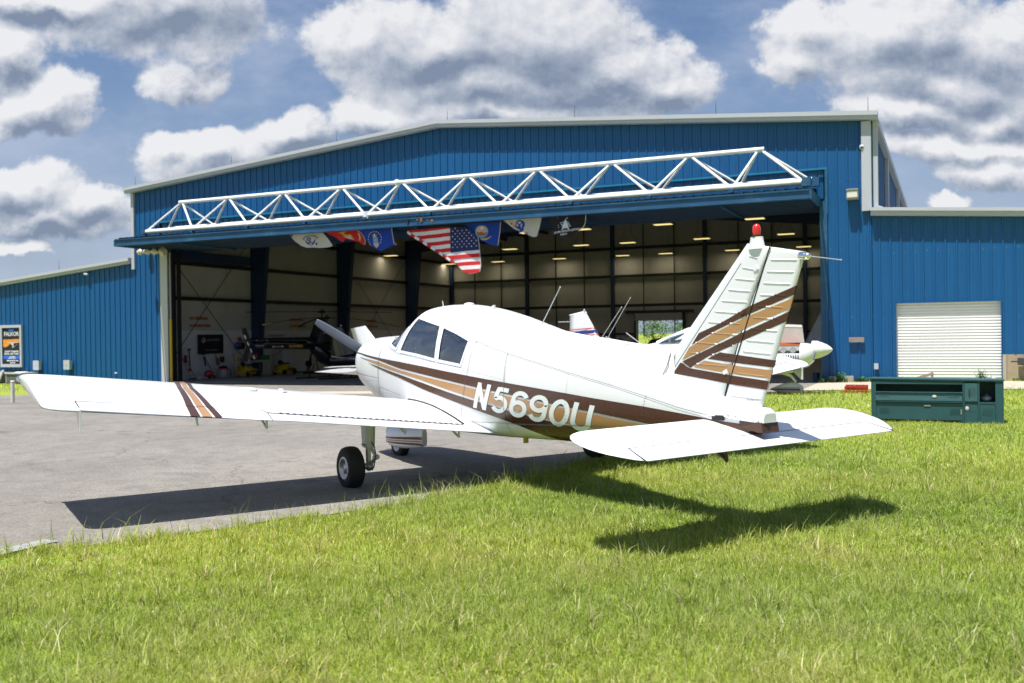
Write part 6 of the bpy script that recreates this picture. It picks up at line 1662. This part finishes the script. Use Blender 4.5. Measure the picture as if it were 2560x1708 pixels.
helicopter(-8.3, 43.0, .67, .74, 1.0, 'black helicopter with gold letters N144MA and drooping amber tipped blades', ((187, .32, 3.6), (88, .5, 2.6), (-20, .55, 3.9)), 'N144MA')
helicopter(-9.9, 50.0, .9, .44, 1.17, 'larger black helicopter parked deeper in the hangar behind the gold lettered one', ((178, .02, 4.0), (8, .05, 4.0)))

# ------------------------------------------------------------------ clutter along the left inside wall
t = hthing('banner', .28, 4.38, 1.33, 'black banner reading LIGHTSPEED with a round white emblem on the inside wall', 'banner', rot=math.pi/2)
mb = MB(); mb.bb(-.865, .865, -.02, 0, -.46, .46); mb.build('banner_cloth', MA['f_black'], t)
mb = MB()
def ringp(mb, cx, cz, r0, r1, a0, a1, y): 
    n = 20; V = []; 
    for i in range(n+1):
        a = R(a0+(a1-a0)*i/n); V += [(cx+r0*math.cos(a), y, cz+r0*math.sin(a)), (cx+r1*math.cos(a), y, cz+r1*math.sin(a))]
    mb.add(V, [(2*i, 2*i+2, 2*i+3, 2*i+1) for i in range(n)])
ringp(mb, -.50, .19, .095, .125, 0, 360, -.024); ringp(mb, -.50, .19, .03, .075, -160, 60, -.024); mb.build('emblem', MA['skin'], t)
mb = MB(); add_text(mb, 'LIGHTSPEED', .17, lambda x, y: (.16+x, -.024, .19+y)); add_text(mb, 'Authorized Dealer', .11, lambda x, y: (.02+x, -.024, -.28+y)); mb.build('lettering', MA['grey'], t)
MA['redtext'] = mat('faded_red_lettering', (.45, .075, .02), .8)
for v, lab in ((3.55, 'faded red safety wording on the inside wall above the black banner'), (11.0, 'faded red safety wording between the first two navy columns'), (18.4, 'faded red safety wording behind the far rotor blade')):
    t = hthing('wall_lettering', .215, v, 2.38, lab, 'lettering', 'red wording on the inside wall', rot=math.pi/2)
    mb = MB(); add_text(mb, 'NO SMOKING,', .19, lambda x, y: (x-.48, -.006, .17+y), align='LEFT', bold=.008); o1 = mb.build('upper_line', MA['redtext'], t)
    mb = MB(); add_text(mb, 'IN HANGAR AREA', .17, lambda x, y: (x-.48, -.006, -.17+y), align='LEFT', bold=.008); mb.build('lower_line', MA['redtext'], t)
def hang_tool(name, v, w_, label, cat, fn):
    t = hthing(name, .30, v, w_, label, cat, rot=math.pi/2); fn(t); return t
def _hoe(t):
    mb = MB(); mb.tube([(0, 0, 0), (.02, -.02, -.88)], .025, 8); mb.build('shaft', MA['black'], t)
    mb = MB(); mb.bb(-.10, .10, -.03, .02, .0, .05); mb.prism([(-.07, -.88), (.10, -.88), (.14, -.98), (-.05, -.98)], -.03, .0, 1); mb.build('head', MA['black'], t)
hang_tool('digging_tool', 2.93, 1.08, 'dark red shafted hand tool hanging left of the black banner', 'tool', _hoe)
def _brush(t):
    mb = MB(); mb.tube([(0, 0, .36), (0, 0, 0)], .006, 5); mb.build('hanging_cord', MA['grey'], t)
    mb = MB(); mb.loft([sring2(0, .09, 0, -.32)] if False else [[(.085*math.cos(a), -.04+.04*math.sin(a), z) for a in np.linspace(0, 6.283, 13)[:-1]] for z in (0, -.1, -.3, -.34)]); mb.build('bristles', MA['black'], t)
hang_tool('hanging_brush', 2.66, .83, 'black brush hanging on a cord below the brace rod', 'brush', _brush)
def _scoop(t):
    mb = MB(); mb.tube([(-.02, 0, .22), (0, 0, 0)], .018, 6); mb.build('handle', MA['lgreen'], t)
    mb = MB(); mb.loft([[(x0+.085*k*math.cos(a), -.05+.04*math.sin(a), z) for a in np.linspace(0, 6.283, 13)[:-1]] for k, x0, z in ((.6, 0, .0), (1, .02, -.1), (1.1, .06, -.3), (.8, .1, -.38))]); mb.build('scoop_head', MA['rust'], t)
hang_tool('hanging_scoop', 4.72, .68, 'brown scoop with a green handle hanging under the banner', 'tool', _scoop)
def _bag(t):
    mb = MB(); mb.loft([[(k*.15*math.cos(a), -.1+.08*math.sin(a), z) for a in np.linspace(0, 6.283, 15)[:-1]] for k, z in ((.9, 0), (1, -.1), (.8, -.24), (.4, -.28))]); mb.build('bucket_body', MA['black'], t)
    mb = MB(); mb.tube([(-.14, -.1, 0), (0, -.1, .1), (.14, -.1, 0)], .008, 5); mb.build('bucket_handle', MA['black'], t)
hang_tool('hanging_bucket', 5.03, .72, 'small black bucket hanging on the wall right of the brown scoop', 'bucket', _bag)
def _reel(t):
    mb = MB(); mb.loft([[(x, -.12+r_*.5*math.cos(a), r_*math.sin(a)) for a in np.linspace(0, 6.283, 21)[:-1]] for x, r_ in ((-.30, .05), (-.28, .16), (-.18, .19), (.02, .185), (.08, .13))]); mb.build('blue_drum', MA['navyp'], t)
    mb = MB(); mb.loft([[(x, -.12+r_*.5*math.cos(a), r_*math.sin(a)) for a in np.linspace(0, 6.283, 21)[:-1]] for x, r_ in ((.09, .13), (.14, .18), (.30, .17), (.34, .08))]); mb.build('hose_coil', MA['black'], t)
hang_tool('hose_reel', 6.28, 1.22, 'dark blue hose reel fixed on the white wall right of the banner', 'hose reel', _reel)
def _disc(t):
    mb = MB(); mb.tube([(0, 0, 0), (0, -.06, 0)], .10, 18); mb.build('alarm_bell', MA['redp'], t); mb = MB(); mb.tube([(0, -.061, 0), (0, -.09, 0)], .03, 10); mb.build('bell_striker', MA['black'], t)
hang_tool('alarm_bell', 6.40, 1.56, 'small dark red round bell above the blue hose reel', 'bell', _disc)
def _broom(t):
    mb = MB(); mb.tube([(-.15, -.1, .92), (.10, -.55, -.16)], .02, 6); mb.build('broom_handle', MA['navyp'], t)
    mb = MB(); mb.prism([(-.26, .93), (-.03, .93), (-.06, .88), (-.23, .88)], -.13, -.07, 1); mb.tube([(-.12, -.12, .8), (-.08, -.2, .35)], .045, 8); mb.build('dark_grip', MA['black'], t)
    mb = MB(); mb.ell((.11, -.57, -.20), (.05, .05, .08), 10, 6); mb.build('foot', MA['skin'], t)
t = hthing('push_broom', .45, 3.72, -.04, 'long dark pole tool leaning on the wall below the banner', 'broom', rot=math.pi/2); _broom(t)
t = hthing('hand_truck', .6, 2.45, -.28, 'red frame hand truck leaning by the door track', 'hand truck', rot=math.pi/2)
mb = MB()
for x in (-.12, .12): mb.tube([(x-.1, .1, 1.05), (x+.15, -.2, .1)], .016, 6)
for k in range(4): mb.tube([(-.22+.08*k+.0, .08-.08*k, .95-.25*k), (.02+.08*k, .08-.08*k, .95-.25*k)], .012, 5)
mb.build('frame', MA['redp'], t)
mb = MB(); mb.box((.22, -.3, .06), (.5, .3, .03)); mb.build('toe_plate', MA['black'], t)
t = hthing('white_box', .95, 2.75, -.28, 'plain white box on the floor just inside the left jamb', 'box', rot=math.pi/2)
mb = MB(); mb.bb(-.16, .16, -.12, .12, 0, .17); mb.build('box_body', MA['skin'], t); mb = MB(); mb.bb(-.17, .17, -.13, .13, .172, .20); mb.build('box_lid', MA['white'], t)
t = hthing('air_compressor', 1.0, 3.45, -.28, 'small red air compressor standing on the hangar floor', 'compressor', rot=math.pi/2)
mb = MB(); mb.ell((0, 0, .24), (.26, .18, .17), 16, 10); mb.build('tank', MA['redp'], t); mb = MB(); mb.tube([(.15, -.14, .09), (.15, -.18, .09)], .09, 14); mb.tube([(-.15, -.14, .09), (-.15, -.18, .09)], .09, 14); mb.build('wheels', MA['black'], t); mb = MB(); mb.bb(.06, .18, -.21, -.18, .12, .18); mb.build('switch', MA['red'], t)
t = hthing('shop_vacuum', 1.0, 4.4, -.28, 'grey and black shop vacuum with an orange band', 'vacuum', rot=math.pi/2)
mb = MB(); mb.tube([(0, 0, .05), (0, 0, .36)], [.20, .23], 18); mb.build('drum', MA['grey'], t); mb = MB(); mb.tube([(0, 0, .362), (0, 0, .44)], .24, 18); mb.build('orange_band', MA['orange'], t); mb = MB(); mb.loft([[(r_*math.cos(a), r_*math.sin(a), z) for a in np.linspace(0, 6.283, 19)[:-1]] for r_, z in ((.22, .442), (.20, .52), (.12, .57), (.02, .58))]); mb.build('motor_head', MA['black'], t)
mb = MB(); mb.tube([(.22, 0, .3), (.42, -.05, .42), (.50, -.05, .2), (.45, 0, .03)], .02, 8); mb.build('hose', MA['black'], t)
def tug(u, v, label, handle):
    t = hthing('yellow_mower', u, v, -.28, label, 'mower', rot=math.pi/2)
    mb = MB(); mb.loft([[(x, -.28, .12), (x, .28, .12), (x, .24, h), (x, -.24, h)] for x, h in ((-.6, .22), (-.45, .50), (-.1, .52), (.25, .40), (.6, .28))]); mb.build('hood', MA['yellow'], t)
    mb = MB(); mb.bb(-.3, .15, -.2, .2, .53, .60); mb.ell((-.35, 0, .62), (.12, .15, .12), 12, 8); mb.build('engine_block', MA['black'], t)
    for x in (-.42, .40):
        for y in (-.30, .30):
            mb = MB(); mb.tube([(x, y-.05, .13), (x, y+.05, .13)], .13, 16); mb.build('wheel', MA['black'], t)
    if handle:
        mb = MB()
        for y in (-.14, .14): mb.tube([(-.52, y, .16), (-.85, y, 1.02), (-.90, y, 1.08)], .030, 8)
        mb.tube([(-.90, -.14, 1.08), (-.90, .14, 1.08)], .03, 8); mb.build('push_handle', MA['yellow'], t)
    mb = MB(); mb.bb(-.2, .5, -.302, -.285, .25, .30); mb.build('side_grille', MA['black'], t)
tug(1.35, 5.75, 'yellow wheeled mower with a tall yellow push handle', True)
tug(1.55, 8.35, 'yellow wheeled mower without a handle, right of the folding table', False)
t = hthing('folding_table', 1.5, 5.95, -.28, 'white folding table cluttered with parts inside the left wall', 'table', rot=math.pi/2)
mb = MB(); mb.bb(-1.15, 1.15, -.36, .36, .70, .74); mb.build('table_top', MA['white'], t)
for x in (-.9, .9):
    mb = MB()
    for y in (-.3, .3): mb.tube([(x, y, 0), (x, y, .70)], .014, 6)
    mb.tube([(x, -.3, .08), (x, .3, .08)], .012, 6); mb.build('leg', MA['grey'], t)
def small(name, x, y, z, label, cat, parts, rot=math.pi/2):
    p = H(1.5, 5.95, -.28); # table frame: x along the wall, y out of it
    c = H(1.5-y, 5.95+x, -.28+z); t = empty(name, c, (0, 0, HA+rot), label, cat)
    for nm, f, m_ in parts: mb = MB(); f(mb); mb.build(nm, MA[m_], t)
small('cardboard_box', -.75, .0, .745, 'open brown cardboard box on the folding table', 'box', [('box_body', lambda m: m.bb(-.18, .18, -.14, .14, 0, .18), 'rust'), ('box_flaps', lambda m: m.box((0, -.17, .20), (.36, .12, .01), Matrix.Rotation(R(30), 3, 'X')), 'wood')])
small('paint_can', -.42, -.12, .745, 'white can at the left of the folding table', 'can', [('can_body', lambda m: m.tube([(0, 0, 0), (0, 0, .13)], .06, 12), 'white'), ('can_rim', lambda m: m.tube([(0, 0, .131), (0, 0, .142)], .063, 12), 'grey')])
small('parts_tray', .30, -.1, .745, 'lime green shallow tray on the folding table', 'tray', [('tray_base', lambda m: m.prism([(-.5, .05), (.75, .06), (.7, 0), (-.45, 0)], -.2, .2, 1), 'limeg'), ('tray_lining', lambda m: m.bb(-.48, .3, -.19, .19, .062, .085), 'f_blue')]) if MA.setdefault('limeg', mat('lime_plastic', (.20, .50, .03), .5)) else None
small('green_crate', .92, 0, .745, 'green plastic crate at the right end of the folding table', 'crate', [('crate_body', lambda m: m.bb(-.17, .17, -.15, .15, 0, .24), 'greenp'), ('crate_rim', lambda m: m.bb(-.185, .185, -.165, .165, .242, .262), 'greenp')]) if MA.setdefault('greenp', mat('green_plastic', (.01, .16, .06), .5)) else None
small('tool_bag', .15, .12, .84, 'brown and red tool bag on top of the lime tray', 'bag', [('bag_body', lambda m: m.ell((0, 0, .12), (.28, .16, .14), 14, 8), 'tan'), ('bag_trim', lambda m: m.tube([(-.25, -.05, .18), (0, -.1, .30), (.25, -.05, .18)], .02, 6), 'redp')])
small('work_lamp', .05, -.2, .88, 'small red topped work lamp above the table clutter', 'lamp', [('lamp_stem', lambda m: m.tube([(0, 0, 0), (.02, 0, .28)], .02, 8), 'redp'), ('lamp_head', lambda m: m.ell((.03, 0, .33), (.07, .06, .06), 12, 8), 'black')])
small('power_drill', -.25, .1, .745, 'dark power drill lying on the folding table', 'drill', [('drill_body', lambda m: m.tube([(-.12, 0, .06), (.12, 0, .06)], .045, 10), 'black'), ('drill_grip', lambda m: m.tube([(-.06, 0, .04), (-.08, -.1, .03)], .03, 8), 'orange')])
t = hthing('barrier_chain', 1.4, 8.6, -.28, 'red and white plastic chain sagging from the helicopter boom to the crate', 'chain', rot=math.pi/2)
mb = MB(); P_ = [(-1.75, 0, 1.02), (-1.4, 0, .98), (-1.1, 0, .98), (-.8, 0, 1.02), (-.5, 0, 1.10), (-.25, 0, 1.25), (-.08, 0, 1.42), (.05, 0, 1.62), (.15, 0, 1.80)]
for i, (a, b) in enumerate(zip(P_[:-1], P_[1:])):
    m_ = tuple((np.array(a)+np.array(b))/2); mb.tube([a, m_], .03, 6, 0); mb.tube([m_, b], .03, 6, 1)
mb.build('links', [MA['redp'], MA['skin']], t); 
mb = MB(); mb.ell((.15, 0, 1.82), (.04, .04, .04), 8, 6); mb.build('hook', MA['grey'], t)
t = hthing('office_door', .215, 9.4, -.28, 'pale grey interior door with a dark lintel on the white wall', 'door', rot=math.pi/2)
mb = MB(); mb.bb(-.45, .45, -.03, 0, 0, 1.95); mb.build('door_leaf', MA['skin'], t); mb = MB(); mb.bb(-.62, .62, -.08, 0, 1.96, 2.04); mb.build('lintel', MA['grey'], t); mb = MB(); mb.ell((.36, -.05, .95), (.03, .03, .03), 8, 6); mb.build('door_knob', MA['alu'], t)
t = hthing('engine_hoist', 2.0, 9.9, -.28, 'black angled stand with a drum and crossbar beside the second mower', 'stand', rot=math.pi/2)
mb = MB(); mb.tube([(-.35, 0, .05), (-.1, 0, .55), (.15, 0, 1.15), (.30, 0, 1.30)], .04, 8); mb.tube([(-.5, 0, .03), (.3, 0, .03)], .035, 8); mb.build('stand_frame', MA['black'], t); mb = MB(); mb.tube([(-.15, -.1, .50), (-.15, .1, .50)], .16, 16); mb.build('winch_drum', MA['black'], t); mb = MB(); mb.prism([(.0, 1.30), (.62, 1.26), (.60, 1.22), (.0, 1.24)], -.03, .03, 1); mb.build('crossbar', MA['black'], t)
t = hthing('slatted_rack', 2.6, 11.2, -.28, 'white slatted rack standing on the floor right of the black stand', 'rack', rot=math.pi/2)
mb = MB()
for k in range(6): mb.box((-.35+k*.13, 0, .24), (.07, .30, .46), Matrix.Rotation(R(-6), 3, 'Y'))
mb.build('slats', MA['skin'], t); mb = MB(); mb.bb(-.4, .36, -.16, .16, .475, .49); mb.build('rack_top', MA['skin'], t)
t = hthing('tool_cabinet', 4.0, 12.6, -.28, 'tall dark grey cabinet on the left wall beyond the slatted rack', 'cabinet', rot=math.pi/2)
mb = MB(); mb.bb(-.7, .7, -.4, .4, 0, 1.6); mb.build('carcass', MA['dark'], t); mb = MB(); mb.bb(-.66, -.02, -.42, -.402, .05, 1.55); mb.bb(.02, .66, -.42, -.402, .05, 1.55); mb.build('door_leaf', MA['grey'], t)
t = hthing('floor_fan', 13.1, 27.3, -.28, 'large dark drum fan by the back wall left of the lit opening', 'fan', rot=0)
mb = MB(); mb.loft([[(.62*math.cos(a), y, .95+.62*math.sin(a)) for a in np.linspace(0, 6.283, 29)[:-1]] for y in (-.25, .25)], caps=False); mb.loft([[(.56*math.cos(a), y, .95+.56*math.sin(a)) for a in np.linspace(0, 6.283, 29)[:-1]] for y in (-.25, .25)], caps=False); mb.build('drum', MA['black'], t)
mb = MB(); 
for k in range(3): a = k*2.09; mb.box((.25*math.cos(a), 0, .95+.25*math.sin(a)), (.5, .02, .2), Matrix.Rotation(-a, 3, 'Y'))
mb.build('blade', MA['grey'], t); mb = MB(); mb.bb(-.5, .5, -.3, .3, 0, .08); mb.bb(-.05, .05, -.05, .05, .08, .35); mb.build('stand', MA['black'], t)
# trees behind the back opening and a rail there
MA['bark'] = mat('bark', (.12, .09, .06), .9, var=.3); MA['tleaf'] = mat('tree_leaf', (.075, .17, .025), .55, var=.45, scale=1.5)
def tree(u, v, h, r_, n, label, seed):
    rn = random.Random(seed); t = hthing('tree', u, v, -.3, label, 'tree', 'trees behind the hangar')
    tk = MB(); tk.tube([(0, 0, 0), (.05, .02, h*.35), (-.05, 0, h*.6), (0, .05, h*.9)], [.11, .09, .06, .02], 8)
    tips = []
    for k in range(9):
        a = k*2.4; z0 = h*(.25+.06*k); L_ = r_*(.55+.4*rn.random()); e = (L_*math.cos(a), L_*math.sin(a), z0+h*(.15+.2*rn.random())); tk.tube([(0, 0, z0), (e[0]*.5, e[1]*.5, z0+h*.07), e], [.05, .035, .012], 6); tips.append(e)
    tips += [(0, 0, h*.92), (r_*.2, 0, h*.85), (-r_*.25, .1, h*.8)]
    tk.build('trunk', MA['bark'], t)
    mb = MB()
    for e in tips:
        for q in range(n):
            d_ = np.array([rn.gauss(0, 1), rn.gauss(0, 1), rn.gauss(0, .8)])*r_*.20; p = np.array(e)+d_; s_ = .06+.07*rn.random()
            a, b = np.array([rn.gauss(0, 1) for _ in range(3)]), np.array([rn.gauss(0, 1) for _ in range(3)]); a /= np.linalg.norm(a); b -= a*(a@b); b /= np.linalg.norm(b)
            mb.add([p, p+a*s_+b*s_*.5, p+a*s_*2.2, p+a*s_-b*s_*.5], [(0, 1, 2, 3)])
    mb.build('crown', MA['tleaf'], t, recalc=False)
tree(6.9, 57, 3.15, 1.5, 90, 'small leafy tree seen at the left side of the back opening', 1)
tree(9.0, 60, 2.9, 1.3, 90, 'taller leafy tree at the right of the back opening', 2)
tree(11.2, 58, 2.4, 1.5, 90, 'low bushy tree at the right edge of the back opening', 3)

t = hthing('covered_engine', 18.1, 20.5, -.2, 'black cloth covered engine on a stand in front of the back opening', 'covered engine')
mb = MB(); random.seed(4)
mb.loft([[(x, r_*.6*math.cos(a), 1.18+r_*.5*math.sin(a)*(1+.2*random.random())) for a in np.linspace(0, 6.283, 17)[:-1]] for x, r_ in ((-.95, .12), (-.8, .42), (-.35, .55), (.1, .42), (.5, .60), (.9, .35), (1.05, .08))]); mb.build('cloth_cover', MA['tyre'], t)
mb = MB(); mb.bb(-.8, .8, -.3, .3, .55, .75); mb.build('cradle', MA['redp'], t)
for x in (-.7, .7):
    mb = MB(); mb.tube([(x, 0, 0), (x, 0, .55)], .05, 8); mb.build('leg', MA['black'], t)
# ------------------------------------------------------------------ grass
def grass_mesh():
    rng = np.random.default_rng(5)
    bands = [(2.6, 6.5, 235000, .0038, (.035, .085)), (6.5, 10.5, 235000, .0050, (.035, .08)), (10.5, 18, 160000, .0082, (.04, .085)), (18, 33, 110000, .015, (.045, .10)), (33, 50, 30000, .026, (.06, .13))]
    P = []; WD = []; HT = []
    for (d0, d1, n, wd, hr) in bands:
        d = np.sqrt(rng.uniform(d0**2, d1**2, n)); lim = .68 if d1 < 11 else .58; a = rng.uniform(-lim, lim, n)
        th = YAW-a
        x = CAMP[0]+d*np.cos(th)/np.cos(a)*1.0; y = CAMP[1]+d*np.sin(th)/np.cos(a)*1.0
        q = np.stack([x-HO[0], y-HO[1]], 1); u = q@HU[:2]; v = q@HV[:2]
        e = np.interp(v, EV, EU)+.05*np.sin(v*3.1)+.05*np.sin(v*7.7+1)+.03*np.sin(v*19+2)+rng.normal(0, .035, n)
        right = (u > e) & (v < -.02); left = (u < .6) & (v > -11.2) & (v < -.02)
        pad = (u > 28.75) & (u < 38) & (v > -4.6+.4*np.sin(u*1.7)) & (v < -.6)
        keep = (right | left) & (~pad | (rng.uniform(0, 1, n) < .04))
        x, y, u, v = x[keep], y[keep], u[keep], v[keep]
        P.append(np.stack([x, y, u, v], 1)); WD.append(np.full(len(x), wd)); HT.append(rng.uniform(*hr, len(x)))
    # a few tall seed stalks and the ragged fringe on the asphalt edge
    n = 3200; v = rng.uniform(-28, -16, n); u = np.interp(v, EV, EU)+rng.normal(.06, .13, n)
    xy = HO[:2]+u[:, None]*HU[:2]+v[:, None]*HV[:2]; P.append(np.concatenate([xy, u[:, None], v[:, None]], 1)); WD.append(np.full(n, .006)); HT.append(rng.gamma(2.2, .038, n)+.03)
    n = 1500; d = np.sqrt(rng.uniform(16, 12**2, n)); th = YAW-rng.uniform(-.5, .5, n); x = CAMP[0]+d*np.cos(th); y = CAMP[1]+d*np.sin(th)
    q = np.stack([x-HO[0], y-HO[1]], 1); u = q@HU[:2]; v = q@HV[:2]; k = u > np.interp(v, EV, EU)+.05
    P.append(np.stack([x, y, u, v], 1)[k]); WD.append(np.full(k.sum(), .003)); HT.append(rng.uniform(.14, .27, k.sum()))
    n = 90000; d = np.sqrt(rng.uniform(10, 12**2, n)); th = YAW-rng.uniform(-.52, .52, n); x = CAMP[0]+d*np.cos(th); y = CAMP[1]+d*np.sin(th)
    cl = np.sin(x*2.3+1.3*np.sin(y*1.7))*np.sin(y*2.9+1.7*np.sin(x*1.3))+rng.normal(0, .22, n)
    q = np.stack([x-HO[0], y-HO[1]], 1); k = ((q@HU[:2]) > np.interp(q@HV[:2], EV, EU)+.12) & (cl > .18)
    P.append(np.stack([x, y, q@HU[:2], q@HV[:2]], 1)[k]); WD.append(np.full(k.sum(), .015)); HT.append(rng.uniform(.025, .05, k.sum()))
    nt_ = 900; d = np.sqrt(rng.uniform(10, 12.5**2, nt_)); th = YAW-rng.uniform(-.52, .52, nt_); tx = CAMP[0]+d*np.cos(th); ty = CAMP[1]+d*np.sin(th)
    q = np.stack([tx-HO[0], ty-HO[1]], 1); k = (q@HU[:2]) > np.interp(q@HV[:2], EV, EU)+.0; tx, ty = tx[k], ty[k]
    nb = 26; x = np.repeat(tx, nb)+rng.normal(0, .035, len(tx)*nb); y = np.repeat(ty, nb)+rng.normal(0, .035, len(tx)*nb)
    q = np.stack([x-HO[0], y-HO[1]], 1); P.append(np.stack([x, y, q@HU[:2], q@HV[:2]], 1)); WD.append(np.full(len(x), .0065)); HT.append(rng.uniform(.06, .17, len(x)))
    P = np.concatenate(P); WD = np.concatenate(WD); HT = np.concatenate(HT); N = len(P)
    def lump(x, y, f, ph): return np.sin(x*f+ph+1.3*np.sin(y*f*.7+ph))*np.sin(y*f*1.1-ph+1.7*np.sin(x*f*.6))
    L1 = lump(P[:, 0], P[:, 1], 1.3, .4); L2 = lump(P[:, 0], P[:, 1], 4.3, 2.0); L3 = lump(P[:, 0], P[:, 1], 11., 1.0)
    HT = HT*(1+.14*L1+.20*L2+.15*L3)
    far = sst_np(-22, -5, P[:, 3])*np.interp(P[:, 2], [-10, 12, 29, 32], [-.36, -.31, -.06, .03])
    z0 = far-.004
    wind = .7
    az = rng.uniform(0, 2*np.pi, N)+.5*np.sin(P[:, 0]*2.1)+.5*np.sin(P[:, 1]*1.7)
    lean = np.clip(rng.gamma(2.6, .34, N), .1, 1.5)
    flat = rng.uniform(0, 1, N) < .42; lean[flat] = rng.uniform(1.0, 1.5, flat.sum())
    dx, dy = np.cos(az), np.sin(az)
    fa = rng.uniform(0, 2*np.pi, N)*.0+az+np.pi/2+rng.normal(0, .5, N); sxv, syv = np.cos(fa), np.sin(fa)
    wd = WD*rng.uniform(.6, 1.45, N)*.5
    V = np.empty((N, 5, 3))
    base = np.stack([P[:, 0], P[:, 1], z0], 1)
    side_ = np.stack([sxv*wd, syv*wd, np.zeros(N)], 1)
    m1 = base+np.stack([dx*HT*.5*np.sin(lean*.45), dy*HT*.5*np.sin(lean*.45), HT*.5*np.cos(lean*.45)], 1)
    tip = m1+np.stack([dx*HT*.55*np.sin(lean), dy*HT*.55*np.sin(lean), HT*.55*np.cos(lean)], 1)
    V[:, 0] = base-side_; V[:, 1] = base+side_; V[:, 2] = m1+side_*.85; V[:, 3] = m1-side_*.85; V[:, 4] = tip
    me = bpy.data.meshes.new('grass')
    me.vertices.add(N*5); me.vertices.foreach_set('co', V.astype(np.float32).ravel())
    b = (np.arange(N)*5)[:, None]
    loops = np.concatenate([b+np.array([[0, 1, 2, 3]]), b+np.array([[3, 2, 4]])], 1).ravel()
    me.loops.add(len(loops)); me.loops.foreach_set('vertex_index', loops.astype(np.int32))
    ls = (np.arange(N)[:, None]*7+np.array([[0, 4]])).ravel()
    me.polygons.add(N*2); me.polygons.foreach_set('loop_start', ls.astype(np.int32))
    me.update(calc_edges=True)
    g0 = np.array([.305, .365, .060]); g1 = np.array([.165, .25, .036]); g2 = np.array([.44, .465, .13]); st = np.array([.60, .52, .30])
    m = rng.uniform(0, 1, N)[:, None]; lum = (.5+.25*L1+.2*L2)[:, None]+rng.normal(0, .18, N)[:, None]
    c = g1+(g0-g1)*np.clip(m*1.3, 0, 1); c = c+(g2-c)*np.clip(lum-.25, 0, .9)
    dry = (rng.uniform(0, 1, N) < (.09+.16*np.clip(L2*L1, 0, 1)+.10*np.clip(L3, 0, 1))) ; c[dry] = st*rng.uniform(.6, 1.1, dry.sum())[:, None]
    big = lump(P[:, 0], P[:, 1], .75, 3.1); c = c*rng.uniform(.68, 1.28, N)[:, None]*(1+.12*big)[:, None]; c[:, 0] *= (1+.10*big)
    colr = np.ones((N, 5, 4), np.float32); colr[:, :, :3] = c[:, None, :]
    at = me.color_attributes.new('tint', 'FLOAT_COLOR', 'POINT'); at.data.foreach_set('color', colr.ravel())
    me.materials.append(MA['grass'])
    o = bpy.data.objects.new('grass', me); col.objects.link(o)
    tag(o, 'bright green rough lawn with dry blades growing up to the asphalt edge', 'grass', kind='stuff')
    return o
def sst_np(a, b, x):
    t = np.clip((x-a)/(b-a), 0, 1); return t*t*(3-2*t)
grass_mesh()
